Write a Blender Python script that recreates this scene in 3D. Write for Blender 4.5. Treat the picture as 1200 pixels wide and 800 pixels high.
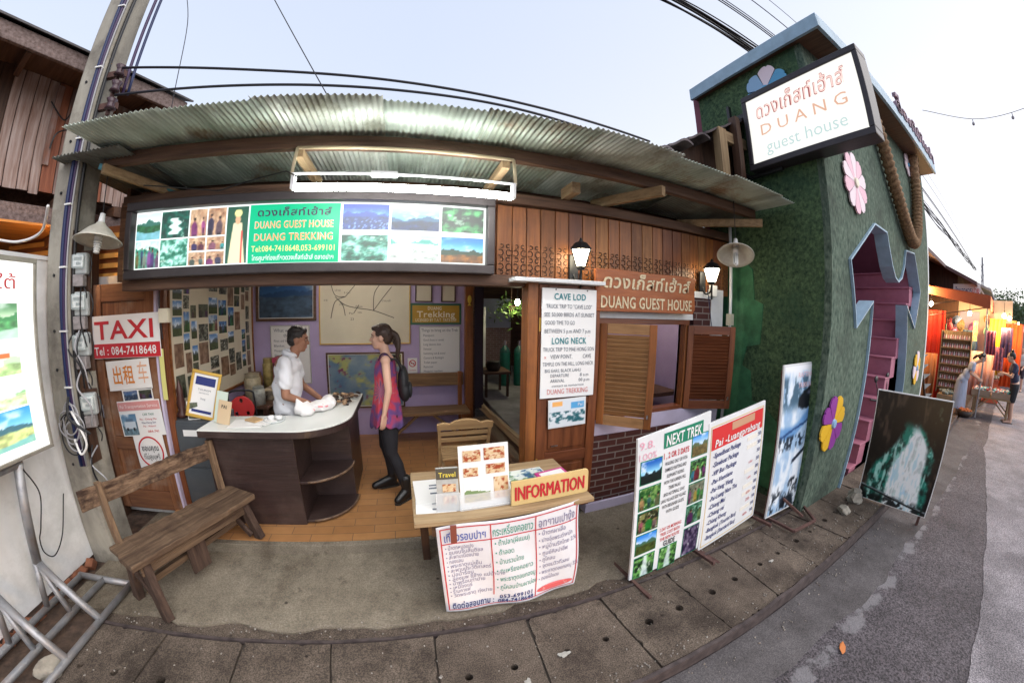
import bpy, bmesh, math, random
import numpy as np
from mathutils import Vector, Matrix, Euler, noise as mnoise
from mathutils.geometry import tessellate_polygon
R = math.radians
PI = math.pi
scn = bpy.context.scene
for o in list(bpy.data.objects): bpy.data.objects.remove(o)
COL = scn.collection

# ------------------------------------------------------------------ camera (fisheye lens held at arm's length), sky, sun, exposure
EYE = 1.94
YAW, PITCH, ROLL = R(17.44), R(-5.0), R(.84)
camd = bpy.data.cameras.new('camera'); camo = bpy.data.objects.new('camera', camd); COL.objects.link(camo)
camd.type = 'PANO'; camd.sensor_fit = 'HORIZONTAL'; camd.sensor_width = 36.0
for holder in (camd, getattr(camd, 'cycles', None)):
    if holder is not None and hasattr(holder, 'panorama_type'):
        holder.panorama_type = 'FISHEYE_LENS_POLYNOMIAL'
        holder.fisheye_fov = R(200)
        fmm = 409.04 * 36.0 / 1200.0
        holder.fisheye_polynomial_k0 = 0.0
        holder.fisheye_polynomial_k1 = -1.0 / fmm
        holder.fisheye_polynomial_k2 = 0.0
        holder.fisheye_polynomial_k3 = 0.05324 / fmm ** 3
        holder.fisheye_polynomial_k4 = 0.0
        break
camd.clip_start = 0.02; camd.clip_end = 3000
def cam_to_world(c):
    x, y, z = c
    x, y = x * math.cos(ROLL) - y * math.sin(ROLL), x * math.sin(ROLL) + y * math.cos(ROLL)
    w = (x, z, y)
    w = (w[0], w[1] * math.cos(PITCH) - w[2] * math.sin(PITCH), w[1] * math.sin(PITCH) + w[2] * math.cos(PITCH))
    return Vector((w[0] * math.cos(YAW) + w[1] * math.sin(YAW), -w[0] * math.sin(YAW) + w[1] * math.cos(YAW), w[2]))
_r, _u, _f = cam_to_world((1, 0, 0)), cam_to_world((0, 1, 0)), cam_to_world((0, 0, 1))
camo.matrix_world = Matrix(((_r.x, _u.x, -_f.x, 0), (_r.y, _u.y, -_f.y, 0), (_r.z, _u.z, -_f.z, EYE), (0, 0, 0, 1)))
scn.camera = camo

SUN_EL, SUN_AZ = R(42), R(140)          # sun veiled by high cloud, behind the camera to the right
world = bpy.data.worlds.new('World'); scn.world = world; world.use_nodes = True
nt = world.node_tree; nt.nodes.clear()
sky = nt.nodes.new('ShaderNodeTexSky'); sky.sky_type = 'NISHITA'; sky.sun_disc = False
sky.sun_elevation = SUN_EL; sky.sun_rotation = SUN_AZ; sky.altitude = 500; sky.air_density = 1.0; sky.dust_density = 2.0; sky.ozone_density = 2.0
hsv = nt.nodes.new('ShaderNodeHueSaturation'); hsv.inputs['Saturation'].default_value = 0.55
veil = nt.nodes.new('ShaderNodeMix'); veil.data_type = 'RGBA'; veil.inputs[0].default_value = 0.62
veil.inputs['B'].default_value = (4.95, 5.6, 6.95, 1)     # thin high cloud over the whole sky
bg = nt.nodes.new('ShaderNodeBackground'); bg.inputs['Strength'].default_value = 0.10
wo = nt.nodes.new('ShaderNodeOutputWorld')
# the haze of the veil warms towards the evening horizon down the street (+X)
wtc = nt.nodes.new('ShaderNodeTexCoord'); wsp = nt.nodes.new('ShaderNodeSeparateXYZ'); nt.links.new(wtc.outputs['Generated'], wsp.inputs[0])
def wmath(op, a, b_):
    q = nt.nodes.new('ShaderNodeMath'); q.operation = op; q.use_clamp = True
    for i_, s_ in enumerate((a, b_)):
        if isinstance(s_, (int, float)): q.inputs[i_].default_value = s_
        else: nt.links.new(s_, q.inputs[i_])
    return q.outputs[0]
east = wmath('POWER', wmath('ADD', wmath('MULTIPLY', wsp.outputs[0], .72), .28), 1.5); lowz = wmath('SUBTRACT', 1.15, wmath('MULTIPLY', wsp.outputs[2], 1.05))
wv = nt.nodes.new('ShaderNodeMix'); wv.data_type = 'RGBA'; wv.inputs['A'].default_value = veil.inputs['B'].default_value; wv.inputs['B'].default_value = (7.9, 7.45, 7.25, 1)
nt.links.new(wmath('MULTIPLY', east, lowz), wv.inputs[0]); nt.links.new(wv.outputs['Result'], veil.inputs['B'])
nt.links.new(sky.outputs[0], hsv.inputs['Color']); nt.links.new(hsv.outputs[0], veil.inputs['A'])
nt.links.new(veil.outputs['Result'], bg.inputs[0]); nt.links.new(bg.outputs[0], wo.inputs[0])
sund = bpy.data.lights.new('sun', 'SUN'); suno = bpy.data.objects.new('sun', sund); COL.objects.link(suno)
sund.energy = 1.5; sund.angle = R(75); sund.color = (1.0, .93, .86)
suno.rotation_euler = Vector((-math.sin(SUN_AZ) * math.cos(SUN_EL), -math.cos(SUN_AZ) * math.cos(SUN_EL), -math.sin(SUN_EL))).to_track_quat('-Z', 'Y').to_euler()
scn.view_settings.view_transform = 'Standard'; scn.view_settings.look = 'None'
scn.view_settings.exposure = 0.96; scn.view_settings.gamma = 1.0; scn.view_settings.use_curve_mapping = False
try:
    scn.render.engine = 'CYCLES'
    scn.cycles.use_denoising = True; scn.cycles.denoiser = 'OPENIMAGEDENOISE'
    scn.cycles.max_bounces = 7; scn.cycles.diffuse_bounces = 4; scn.cycles.sample_clamp_indirect = 4.0; scn.cycles.sample_clamp_direct = 0
    scn.cycles.caustics_reflective = False; scn.cycles.caustics_refractive = False
except Exception: pass

# ------------------------------------------------------------------ materials
def lin(c):
    return tuple((x / 12.92 if x <= .04045 else ((x + .055) / 1.055) ** 2.4) for x in c)
MATS = {}
def _base(name):
    m = bpy.data.materials.new(name); m.use_nodes = True
    n = m.node_tree; b = n.nodes['Principled BSDF']
    MATS[name] = m
    return m, n, b
def _inp(b, k, v):
    if k in b.inputs: b.inputs[k].default_value = v
def mat(name, c, rough=.6, var=.25, scale=6, metal=0, bump=.15, bscale=40, c2=None, spec=.4, stretch=None, detail=6, dirt=0, dscale=1.3, dcol=None):
    """Principled with a two-colour noise, an optional dirt layer and a fine bump, all in the object's own coordinates."""
    if name in MATS: return MATS[name]
    m, n, b = _base(name)
    c2 = c2 or tuple(max(0, x * (1 - var)) for x in c); c1 = tuple(min(1, x * (1 + var * .5)) for x in c) if var else c
    tc = n.nodes.new('ShaderNodeTexCoord'); mp = n.nodes.new('ShaderNodeMapping')
    mp.inputs['Scale'].default_value = stretch or (1, 1, 1)
    n.links.new(tc.outputs['Object'], mp.inputs[0])
    nz = n.nodes.new('ShaderNodeTexNoise'); nz.inputs['Scale'].default_value = scale; nz.inputs['Detail'].default_value = detail; nz.inputs['Roughness'].default_value = .62
    n.links.new(mp.outputs[0], nz.inputs['Vector'])
    rp = n.nodes.new('ShaderNodeValToRGB'); rp.color_ramp.elements[0].position = .32; rp.color_ramp.elements[1].position = .68
    rp.color_ramp.elements[0].color = (*c2, 1); rp.color_ramp.elements[1].color = (*c1, 1)
    n.links.new(nz.outputs[0], rp.inputs[0])
    out = rp.outputs[0]
    if dirt:
        n2 = n.nodes.new('ShaderNodeTexNoise'); n2.inputs['Scale'].default_value = dscale; n2.inputs['Detail'].default_value = 9; n2.inputs['Roughness'].default_value = .7
        n.links.new(tc.outputs['Object'], n2.inputs['Vector'])
        r2 = n.nodes.new('ShaderNodeValToRGB'); r2.color_ramp.elements[0].position = .48; r2.color_ramp.elements[1].position = .66
        r2.color_ramp.elements[0].color = (0, 0, 0, 1); r2.color_ramp.elements[1].color = (dirt, dirt, dirt, 1)
        n.links.new(n2.outputs[0], r2.inputs[0])
        mx = n.nodes.new('ShaderNodeMix'); mx.data_type = 'RGBA'
        n.links.new(r2.outputs[0], mx.inputs[0]); n.links.new(out, mx.inputs['A']); mx.inputs['B'].default_value = (*(dcol or tuple(x * .4 for x in c)), 1)
        out = mx.outputs['Result']
    n.links.new(out, b.inputs['Base Color'])
    b.inputs['Roughness'].default_value = rough; b.inputs['Metallic'].default_value = metal
    _inp(b, 'Specular IOR Level', spec)
    if bump:
        n3 = n.nodes.new('ShaderNodeTexNoise'); n3.inputs['Scale'].default_value = bscale; n3.inputs['Detail'].default_value = 5
        n.links.new(mp.outputs[0], n3.inputs['Vector'])
        bp = n.nodes.new('ShaderNodeBump'); bp.inputs['Strength'].default_value = bump; bp.inputs['Distance'].default_value = .01
        n.links.new(n3.outputs[0], bp.inputs['Height']); n.links.new(bp.outputs[0], b.inputs['Normal'])
    return m
def wood(name, c, c2, axis='x', rough=.55, scale=2.2, bump=.25, dirt=0, dcol=None, spec=.3):
    s = {'x': (1, 14, 14), 'y': (14, 1, 14), 'z': (14, 14, 1)}[axis]
    return mat(name, c, rough, 0, scale, c2=c2, bump=bump, bscale=6, stretch=s, dirt=dirt, dscale=2.2, dcol=dcol, spec=spec)
def plain(name, c, rough=.5, metal=0, spec=.4):
    if name in MATS: return MATS[name]
    m, n, b = _base(name)
    b.inputs['Base Color'].default_value = (*c, 1); b.inputs['Roughness'].default_value = rough; b.inputs['Metallic'].default_value = metal
    _inp(b, 'Specular IOR Level', spec)
    return m
def glow(name, c, s):
    if name in MATS: return MATS[name]
    m, n, b = _base(name)
    b.inputs['Base Color'].default_value = (*[min(.12, x * .15) for x in c], 1)
    _inp(b, 'Emission Color', (*c, 1)); _inp(b, 'Emission Strength', s)
    return m
def printed(name, rough=.4, emit=0):
    """Colours of a printed picture, read from the mesh's own colour attribute."""
    if name in MATS: return MATS[name]
    m, n, b = _base(name)
    at = n.nodes.new('ShaderNodeAttribute'); at.attribute_name = 'Col'
    if not emit: n.links.new(at.outputs['Color'], b.inputs['Base Color'])
    b.inputs['Roughness'].default_value = rough
    if emit and 'Emission Color' in b.inputs:
        n.links.new(at.outputs['Color'], b.inputs['Emission Color']); b.inputs['Emission Strength'].default_value = emit
        b.inputs['Base Color'].default_value = (.08, .08, .08, 1)
    return m
def glass(name, c=(.9, .95, .95), rough=.05, alpha=.25):
    if name in MATS: return MATS[name]
    m, n, b = _base(name)
    b.inputs['Base Color'].default_value = (*c, 1); b.inputs['Roughness'].default_value = rough
    b.inputs['Alpha'].default_value = alpha
    return m

def groundmat(name, base, dark, stain, speck=.5, spot=.35, scale=3.0, rough=.88, grit=120, gritc=(.05, .3), bump=.55):
    """weathered ground: two tones, big stains, pale and dark grit, small dark spots"""
    m, n, b = _base(name); tc = n.nodes.new('ShaderNodeTexCoord'); L = n.links.new
    def noise(sc, det=8, ro=.65):
        q = n.nodes.new('ShaderNodeTexNoise'); q.inputs['Scale'].default_value = sc; q.inputs['Detail'].default_value = det; q.inputs['Roughness'].default_value = ro; L(tc.outputs['Object'], q.inputs['Vector']); return q.outputs[0]
    def ramp(s_, a, c, ca=(0, 0, 0), cc=(1, 1, 1)):
        q = n.nodes.new('ShaderNodeValToRGB'); q.color_ramp.elements[0].position = a; q.color_ramp.elements[1].position = c; q.color_ramp.elements[0].color = (*ca, 1); q.color_ramp.elements[1].color = (*cc, 1); L(s_, q.inputs[0]); return q.outputs[0]
    def mix(f, a, c, typ='MIX'):
        q = n.nodes.new('ShaderNodeMix'); q.data_type = 'RGBA'; q.blend_type = typ
        if isinstance(f, float): q.inputs[0].default_value = f
        else: L(f, q.inputs[0])
        for k, s_ in (('A', a), ('B', c)):
            if isinstance(s_, tuple): q.inputs[k].default_value = (*s_, 1)
            else: L(s_, q.inputs[k])
        return q.outputs['Result']
    col = ramp(noise(scale, 12, .7), .33, .67, dark, base)
    col = mix(ramp(noise(scale * .45, 10, .72), .50, .64, (0, 0, 0), (.8, .8, .8)), col, stain)
    col = mix(ramp(noise(scale * 2.7, 10, .7), .58, .66, (0, 0, 0), (.55, .55, .55)), col, stain)
    g1 = noise(grit, 2, .5); lo, hi = gritc
    col = mix(speck, col, mix(1.0, col, ramp(g1, .36, .66, (lo, lo, lo), (1.6, 1.55, 1.5)), 'MULTIPLY'))
    vo = n.nodes.new('ShaderNodeTexVoronoi'); vo.inputs['Scale'].default_value = scale * 3.2; L(tc.outputs['Object'], vo.inputs['Vector'])
    sx_ = n.nodes.new('ShaderNodeSeparateColor'); L(vo.outputs['Color'], sx_.inputs[0])
    near = ramp(vo.outputs['Distance'], .06, .13, (1, 1, 1), (0, 0, 0)); pick = ramp(sx_.outputs[0], 1 - spot, 1 - spot + .02)
    col = mix(mix(1.0, near, pick, 'MULTIPLY'), col, tuple(x * .35 for x in dark))
    L(col, b.inputs['Base Color']); b.inputs['Roughness'].default_value = rough; _inp(b, 'Specular IOR Level', .25)
    bp = n.nodes.new('ShaderNodeBump'); bp.inputs['Strength'].default_value = bump; bp.inputs['Distance'].default_value = .008
    L(mix(.5, g1, noise(scale * 6, 6)), bp.inputs['Height']); L(bp.outputs[0], b.inputs['Normal']); return m

# ------------------------------------------------------------------ mesh builder
def basis(zdir, up=Vector((0, 0, 1))):
    z = Vector(zdir).normalized()
    if abs(z.dot(up)) > .98: up = Vector((0, 1, 0))
    x = up.cross(z).normalized(); y = z.cross(x)
    return Matrix((x, y, z)).transposed()
class G:
    def __init__(s): s.v = []; s.f = []
    def add(s, vs, fs):
        k = len(s.v); s.v += [tuple(v) for v in vs]; s.f += [tuple(i + k for i in f) for f in fs]; return s
    def box(s, c, d, rot=None):
        c = Vector(c); hx, hy, hz = d[0] / 2, d[1] / 2, d[2] / 2
        vs = [Vector((x, y, z)) for x in (-hx, hx) for y in (-hy, hy) for z in (-hz, hz)]
        if rot is not None: vs = [rot @ v for v in vs]
        return s.add([c + v for v in vs], [(0, 1, 3, 2), (4, 6, 7, 5), (0, 4, 5, 1), (2, 3, 7, 6), (0, 2, 6, 4), (1, 5, 7, 3)])
    def lohi(s, a, b): return s.box([(a[i] + b[i]) / 2 for i in range(3)], [abs(b[i] - a[i]) for i in range(3)])
    def bar(s, p, q, w, h, up=(0, 0, 1)):
        p, q = Vector(p), Vector(q); m = basis(q - p, Vector(up))
        return s.box((p + q) / 2, (w, h, (q - p).length), m)
    def cyl(s, p, q, r0, r1=None, n=12, cap=True):
        p, q = Vector(p), Vector(q); r1 = r0 if r1 is None else r1; m = basis(q - p)
        vs = []
        for c, r in ((p, r0), (q, r1)):
            vs += [c + m @ Vector((r * math.cos(2 * PI * i / n), r * math.sin(2 * PI * i / n), 0)) for i in range(n)]
        fs = [(i, (i + 1) % n, n + (i + 1) % n, n + i) for i in range(n)]
        if cap: fs += [tuple(reversed(range(n))), tuple(range(n, 2 * n))]
        return s.add(vs, fs)
    def tube(s, pts, r, n=8, cap=True):
        pts = [Vector(p) for p in pts]; rr = r if isinstance(r, (list, tuple)) else [r] * len(pts)
        vs = []; prev = None
        for i, p in enumerate(pts):
            t = (pts[min(i + 1, len(pts) - 1)] - pts[max(i - 1, 0)])
            t = t.normalized() if t.length > 1e-9 else Vector((0, 0, 1))
            x = (Vector((0, 0, 1)).cross(t) if abs(t.z) < .95 else Vector((0, 1, 0)).cross(t)) if prev is None else (prev - t * prev.dot(t))
            x.normalize(); prev = x; y = t.cross(x)
            vs += [p + x * rr[i] * math.cos(2 * PI * k / n) + y * rr[i] * math.sin(2 * PI * k / n) for k in range(n)]
        fs = []
        for i in range(len(pts) - 1):
            fs += [(i * n + k, i * n + (k + 1) % n, (i + 1) * n + (k + 1) % n, (i + 1) * n + k) for k in range(n)]
        if cap: fs += [tuple(reversed(range(n))), tuple(range((len(pts) - 1) * n, len(pts) * n))]
        return s.add(vs, fs)
    def lathe(s, prof, c=(0, 0, 0), n=24, axis=None, cap=False):
        c = Vector(c); m = basis(axis) if axis is not None else Matrix.Identity(3)
        vs = []
        for r, z in prof: vs += [c + m @ Vector((r * math.cos(2 * PI * i / n), r * math.sin(2 * PI * i / n), z)) for i in range(n)]
        fs = []
        for k in range(len(prof) - 1):
            fs += [(k * n + i, k * n + (i + 1) % n, (k + 1) * n + (i + 1) % n, (k + 1) * n + i) for i in range(n)]
        if cap: fs += [tuple(reversed(range(n))), tuple(range((len(prof) - 1) * n, len(prof) * n))]
        return s.add(vs, fs)
    def ell(s, c, r, nu=16, nv=10, rot=None):
        c = Vector(c); vs = [Vector((0, 0, r[2]))]
        for j in range(1, nv):
            t = PI * j / nv
            vs += [Vector((r[0] * math.sin(t) * math.cos(2 * PI * i / nu), r[1] * math.sin(t) * math.sin(2 * PI * i / nu), r[2] * math.cos(t))) for i in range(nu)]
        vs.append(Vector((0, 0, -r[2])))
        fs = [(0, 1 + i, 1 + (i + 1) % nu) for i in range(nu)]
        for j in range(nv - 2):
            a = 1 + j * nu
            fs += [(a + i, a + nu + i, a + nu + (i + 1) % nu, a + (i + 1) % nu) for i in range(nu)]
        a = 1 + (nv - 2) * nu; e = len(vs) - 1
        fs += [(a + i, e, a + (i + 1) % nu) for i in range(nu)]
        if rot is not None: vs = [rot @ v for v in vs]
        return s.add([c + v for v in vs], fs)
    def quad(s, a, b, c, d): return s.add([a, b, c, d], [(0, 1, 2, 3)])
    def plate(s, outline, y0, y1, holes=()):
        """A plate with an (x, z) outline and holes, from y0 (front) to y1."""
        loops = [outline] + list(holes); flat = [p for l in loops for p in l]; N = len(flat)
        tri = tessellate_polygon([[Vector((x, z, 0)) for x, z in l] for l in loops])
        vs = [(x, y0, z) for x, z in flat] + [(x, y1, z) for x, z in flat]
        fs = []
        for t in tri:
            a, b, c = [flat[i] for i in t]
            if (b[0] - a[0]) * (c[1] - a[1]) - (b[1] - a[1]) * (c[0] - a[0]) < 0: t = (t[0], t[2], t[1])
            fs.append(tuple(t)); fs.append((t[0] + N, t[2] + N, t[1] + N))
        k = 0
        for l in loops:
            n = len(l)
            fs += [(k + i, k + N + i, k + N + (i + 1) % n, k + (i + 1) % n) for i in range(n)]
            k += n
        return s.add(vs, fs)
    def slab(s, outline, z0, z1):
        """A flat slab with an (x, y) outline between z0 and z1."""
        g = G().plate(outline, z0, z1)
        return s.add([(x, z, y) for x, y, z in g.v], g.f)
    def mesh(s, name, fix=True):
        me = bpy.data.meshes.new(name); me.from_pydata(s.v, [], s.f); me.update()
        if fix:
            bm = bmesh.new(); bm.from_mesh(me); bmesh.ops.recalc_face_normals(bm, faces=bm.faces); bm.to_mesh(me); bm.free()
        return me
    def build(s, name, m, parent=None, smooth=False, bevel=0, fix=True, loc=None, rot=None):
        me = s.mesh(name, fix); o = bpy.data.objects.new(name, me); COL.objects.link(o)
        if isinstance(m, (list, tuple)):
            for q in m: me.materials.append(q)
        elif m is not None: me.materials.append(m)
        if parent is not None: o.parent = parent
        if loc is not None: o.location = loc
        if rot is not None: o.rotation_euler = rot
        if smooth:
            for p in me.polygons: p.use_smooth = True
        if bevel:
            md = o.modifiers.new('bevel', 'BEVEL'); md.width = bevel; md.segments = 2; md.limit_method = 'ANGLE'; md.angle_limit = R(40)
        return o
def smooth_by_angle(o, deg=40):
    me = o.data
    for p in me.polygons: p.use_smooth = True
    bm = bmesh.new(); bm.from_mesh(me)
    for e in bm.edges:
        e.smooth = not (len(e.link_faces) == 2 and e.calc_face_angle(0) > R(deg))
    bm.to_mesh(me); bm.free(); return o

# ------------------------------------------------------------------ things, labels, copies
def tag(o, label, cat, group=None, kind=None):
    if label: o['label'] = label
    if cat: o['category'] = cat
    if group: o['group'] = group
    if kind: o['kind'] = kind
    return o
def thing(name, label, cat, loc=(0, 0, 0), rot=(0, 0, 0), group=None):
    o = bpy.data.objects.new(name, None); COL.objects.link(o); o.empty_display_size = .1
    o.location = loc; o.rotation_euler = rot
    return tag(o, label, cat, group)
def struct(o): o['kind'] = 'structure'; return o
def dup(root, label=None, group=None, loc=None, rot=None):
    def cp(o, par):
        c = o.copy(); COL.objects.link(c)
        if par is not None: c.parent = par
        for ch in [x for x in bpy.data.objects if x.parent == o]: cp(ch, c)
        return c
    c = cp(root, None)
    if label: c['label'] = label
    if group: c['group'] = group
    if loc is not None: c.location = loc
    if rot is not None: c.rotation_euler = rot
    return c

# ------------------------------------------------------------------ lettering
def letter_verts(s, bold=0.0, res=2, shear=0.0):
    cu = bpy.data.curves.new('letters', 'FONT'); cu.body = s; cu.size = 1; cu.offset = bold; cu.resolution_u = res; cu.shear = shear; cu.space_character = 1 + min(.10, bold * 4)
    cu.align_x = 'LEFT'
    ob = bpy.data.objects.new('letters', cu); me = ob.to_mesh()
    v = np.empty(len(me.vertices) * 3, 'f'); me.vertices.foreach_get('co', v); v = v.reshape(-1, 3)[:, :2].copy()
    f = [tuple(p.vertices) for p in me.polygons]
    ob.to_mesh_clear(); bpy.data.objects.remove(ob); bpy.data.curves.remove(cu)
    return v, f
def lettering(parent, m, items, y=-.004, ext=0, name='lettering'):
    """items: (text, x, z, height, [width], [align], [bold], [slant]) in the parent's own x-z plane; one mesh."""
    g = G()
    for it in items:
        s, x, z, h = it[:4]; w = it[4] if len(it) > 4 else None; al = it[5] if len(it) > 5 else 'C'; bold = it[6] if len(it) > 6 else 0; sh = it[7] if len(it) > 7 else 0
        rise = it[8] if len(it) > 8 else 0
        v, f = letter_verts(s, min(bold, .018), shear=sh)
        if not len(v): continue
        lo, hi = v.min(0), v.max(0); k = h / .72
        v = v * k; lo, hi = lo * k, hi * k
        if w: v[:, 0] = (v[:, 0] - lo[0]) * (w / max(1e-6, hi[0] - lo[0])); W = w
        else: v[:, 0] -= lo[0]; W = hi[0] - lo[0]
        ox = x - W / 2 if al == 'C' else (x if al == 'L' else x - W)
        vs = [(ox + a, y, z + b - h / 2 + rise * (a - W / 2)) for a, b in v]
        if ext:
            N = len(vs); cnt = {}
            for q in f:
                for i in range(len(q)):
                    e = (q[i], q[(i + 1) % len(q)]); cnt[tuple(sorted(e))] = cnt.get(tuple(sorted(e)), 0) + 1
            fs = list(f)
            for q in f:
                for i in range(len(q)):
                    e = (q[i], q[(i + 1) % len(q)])
                    if cnt[tuple(sorted(e))] == 1: fs.append((e[1], e[0], e[0] + N, e[1] + N))
            vs = vs + [(a, b + ext, c) for a, b, c in vs]
            g.add(vs, fs)
        else: g.add(vs, f)
    return g.build(name, m, parent, fix=False)

# ------------------------------------------------------------------ printed pictures (colour attributes on small grids)
def vnoise(h, w, n, rng):
    a = rng.random((n + 2, n + 2)); ys = np.linspace(0, n, h, endpoint=False); xs = np.linspace(0, n, w, endpoint=False)
    yi, xi = ys.astype(int), xs.astype(int); fy, fx = ys - yi, xs - xi
    fy, fx = (fy * fy * (3 - 2 * fy))[:, None], (fx * fx * (3 - 2 * fx))[None]
    A, B, Cc, D = a[yi][:, xi], a[yi][:, xi + 1], a[yi + 1][:, xi], a[yi + 1][:, xi + 1]
    return (A * (1 - fx) + B * fx) * (1 - fy) + (Cc * (1 - fx) + D * fx) * fy
def fbm(h, w, n, rng, oct=4):
    s = np.zeros((h, w)); k = 1; t = 0
    for i in range(oct): s += vnoise(h, w, min(n * 2 ** i, max(h, w)), rng) * k; t += k; k *= .55
    return s / t
def streak(h, w, ny, nx, rng):
    out = np.zeros((h, w)); t = 0
    for k, wt in ((1, 1), (2, .6), (3, .4)):
        a = rng.random((ny * k + 2, nx * k + 2)); ys = np.linspace(0, ny * k, h, endpoint=False); xs = np.linspace(0, nx * k, w, endpoint=False); yi, xi = ys.astype(int), xs.astype(int); fy, fx = (ys - yi)[:, None], (xs - xi)[None]
        fy, fx = fy * fy * (3 - 2 * fy), fx * fx * (3 - 2 * fx)
        out += wt * ((a[yi][:, xi] * (1 - fx) + a[yi][:, xi + 1] * fx) * (1 - fy) + (a[yi + 1][:, xi] * (1 - fx) + a[yi + 1][:, xi + 1] * fx) * fy); t += wt
    return out / t
def mixc(a, b, t): t = np.asarray(t)[..., None]; return np.asarray(a) * (1 - t) + np.asarray(b) * t
def sm(a, b, x): t = np.clip((x - a) / (b - a), 0, 1); return t * t * (3 - 2 * t)
def P_land(h, w, rng, sky1=(.25, .5, .85), sky2=(.8, .9, 1), hill=(.1, .3, .25), ground=(.15, .4, .15), hz=.55, water=None):
    y, x = np.mgrid[0:h, 0:w]; y = y / h; x = x / w
    img = mixc(sky1, sky2, sm(0, hz, y))
    cl = fbm(h, w, 3, rng); img = mixc(img, (1, 1, 1), sm(.5, .75, cl) * .7)
    r = hz - .12 + (fbm(4, w, 4, rng)[0] - .5) * .35
    img = mixc(img, hill, sm(0, .02, y - r[None]) * .9)
    g = np.asarray(ground) * (0.5 + fbm(h, w, 10, rng)[..., None])
    img = mixc(img, g, sm(0, .04, y - hz - (fbm(4, w, 5, rng)[1] - .5)[None] * .12))
    if water is not None: img = mixc(img, water, sm(0, .03, y - hz - .18 - .1 * np.sin(x * 3)) * (.6 + .4 * fbm(h, w, 6, rng)))
    return img
def P_jungle(h, w, rng, a=(.05, .15, .08), b=(.45, .7, .35), n=8):
    f = fbm(h, w, n, rng); img = mixc(a, b, sm(.3, .75, f)); return mixc(img, (.9, .95, .9), sm(.68, .8, fbm(h, w, n, rng)) * .7)
def P_fall(h, w, rng):
    img = P_jungle(h, w, rng); y, x = np.mgrid[0:h, 0:w]; y = y / h; x = x / w
    c = .5 + .1 * (fbm(h, 4, 3, rng)[:, :1] - .5); d = np.abs(x - c) - .06 - .12 * y
    return mixc(img, (.88, .93, .95), sm(.06, -.04, d) * (.6 + .4 * fbm(h, w, 14, rng)))
def P_people(h, w, rng, base=None, n=4):
    img = base if base is not None else mixc((.2, .25, .2), (.6, .6, .5), fbm(h, w, 5, rng))
    y, x = np.mgrid[0:h, 0:w]; y = y / h; x = x / w
    base = img
    for i in range(n):
        cx = (i + .5 + rng.uniform(-.25, .25)) / n; top = rng.uniform(.25, .45); c = (rng.random(3) * .5 + .1) * (.5 + rng.random() * .7)
        bw = min(.16, .42 / n)
        sc = rng.uniform(.6, 1.25); bw *= sc; wid = bw * (.35 + .65 * sm(top + .05, top + .22 * sc, y) - .25 * sm(top + .45 * sc, top + .6 * sc, y)); lean = cx + .06 * rng.uniform(-1, 1) * (y - top)
        img = mixc(img, c, .92 * sm(.03, -.03, np.abs(x - lean) - wid) * sm(top + .05, top + .10, y) * sm(top + .85 * sc, top + .72 * sc, y)); img = mixc(img, c * .35, .9 * sm(.02, -.02, np.abs(np.abs(x - lean) - bw * .3) - bw * .2) * sm(top + .45 * sc, top + .5 * sc, y) * sm(1.0, .93, y))
        hd = ((x - cx) / (bw * .42)) ** 2 + ((y - top) / (.065 * sc)) ** 2
        img = mixc(img, (.55, .38, .28), sm(1.2, .7, hd)); img = mixc(img, (.07, .06, .05), sm(1.2, .7, ((x - cx) / (bw * .45)) ** 2 + ((y - top + .035) / (.045 * sc)) ** 2))
    return np.clip(img * (.72 + .5 * fbm(h, w, 9, rng)[..., None]), 0, 1)
def P_town(h, w, rng):
    img = P_land(h, w, rng, (.15, .3, .6), (.4, .6, .85), (.12, .28, .5), (.15, .25, .4), .45)
    sp = rng.random((h, w)); y = np.mgrid[0:h, 0:w][0] / h
    return mixc(img, (.75, .8, .85), (sp > .85) * sm(.45, .7, y) * .8)
def picture(parent, img, x, z, w, h, m, y=-.003, name='picture', curve=None):
    """img rows run from top; x, z is the centre."""
    H, W = img.shape[:2]
    xs = np.linspace(x - w / 2, x + w / 2, W); zs = np.linspace(z + h / 2, z - h / 2, H)
    X, Z = np.meshgrid(xs, zs); Y = np.full_like(X, y)
    if curve is not None: Y = Y + curve(X, Z)
    v = np.stack([X, Y, Z], -1).reshape(-1, 3)
    idx = np.arange(H * W).reshape(H, W)
    f = np.stack([idx[1:, :-1], idx[1:, 1:], idx[:-1, 1:], idx[:-1, :-1]], -1).reshape(-1, 4)
    me = bpy.data.meshes.new(name); me.from_pydata(v.tolist(), [], f.tolist())
    c = np.clip(img, 0, 1).reshape(-1, 3); c = np.where(c <= .04045, c / 12.92, ((c + .055) / 1.055) ** 2.4)
    at = me.color_attributes.new('Col', 'FLOAT_COLOR', 'POINT'); at.data.foreach_set('color', np.concatenate([c, np.ones((len(c), 1))], 1).astype('f').ravel())
    me.materials.append(m); o = bpy.data.objects.new(name, me); COL.objects.link(o); o.parent = parent
    return o
def RNG(s): return np.random.default_rng(s)

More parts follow.
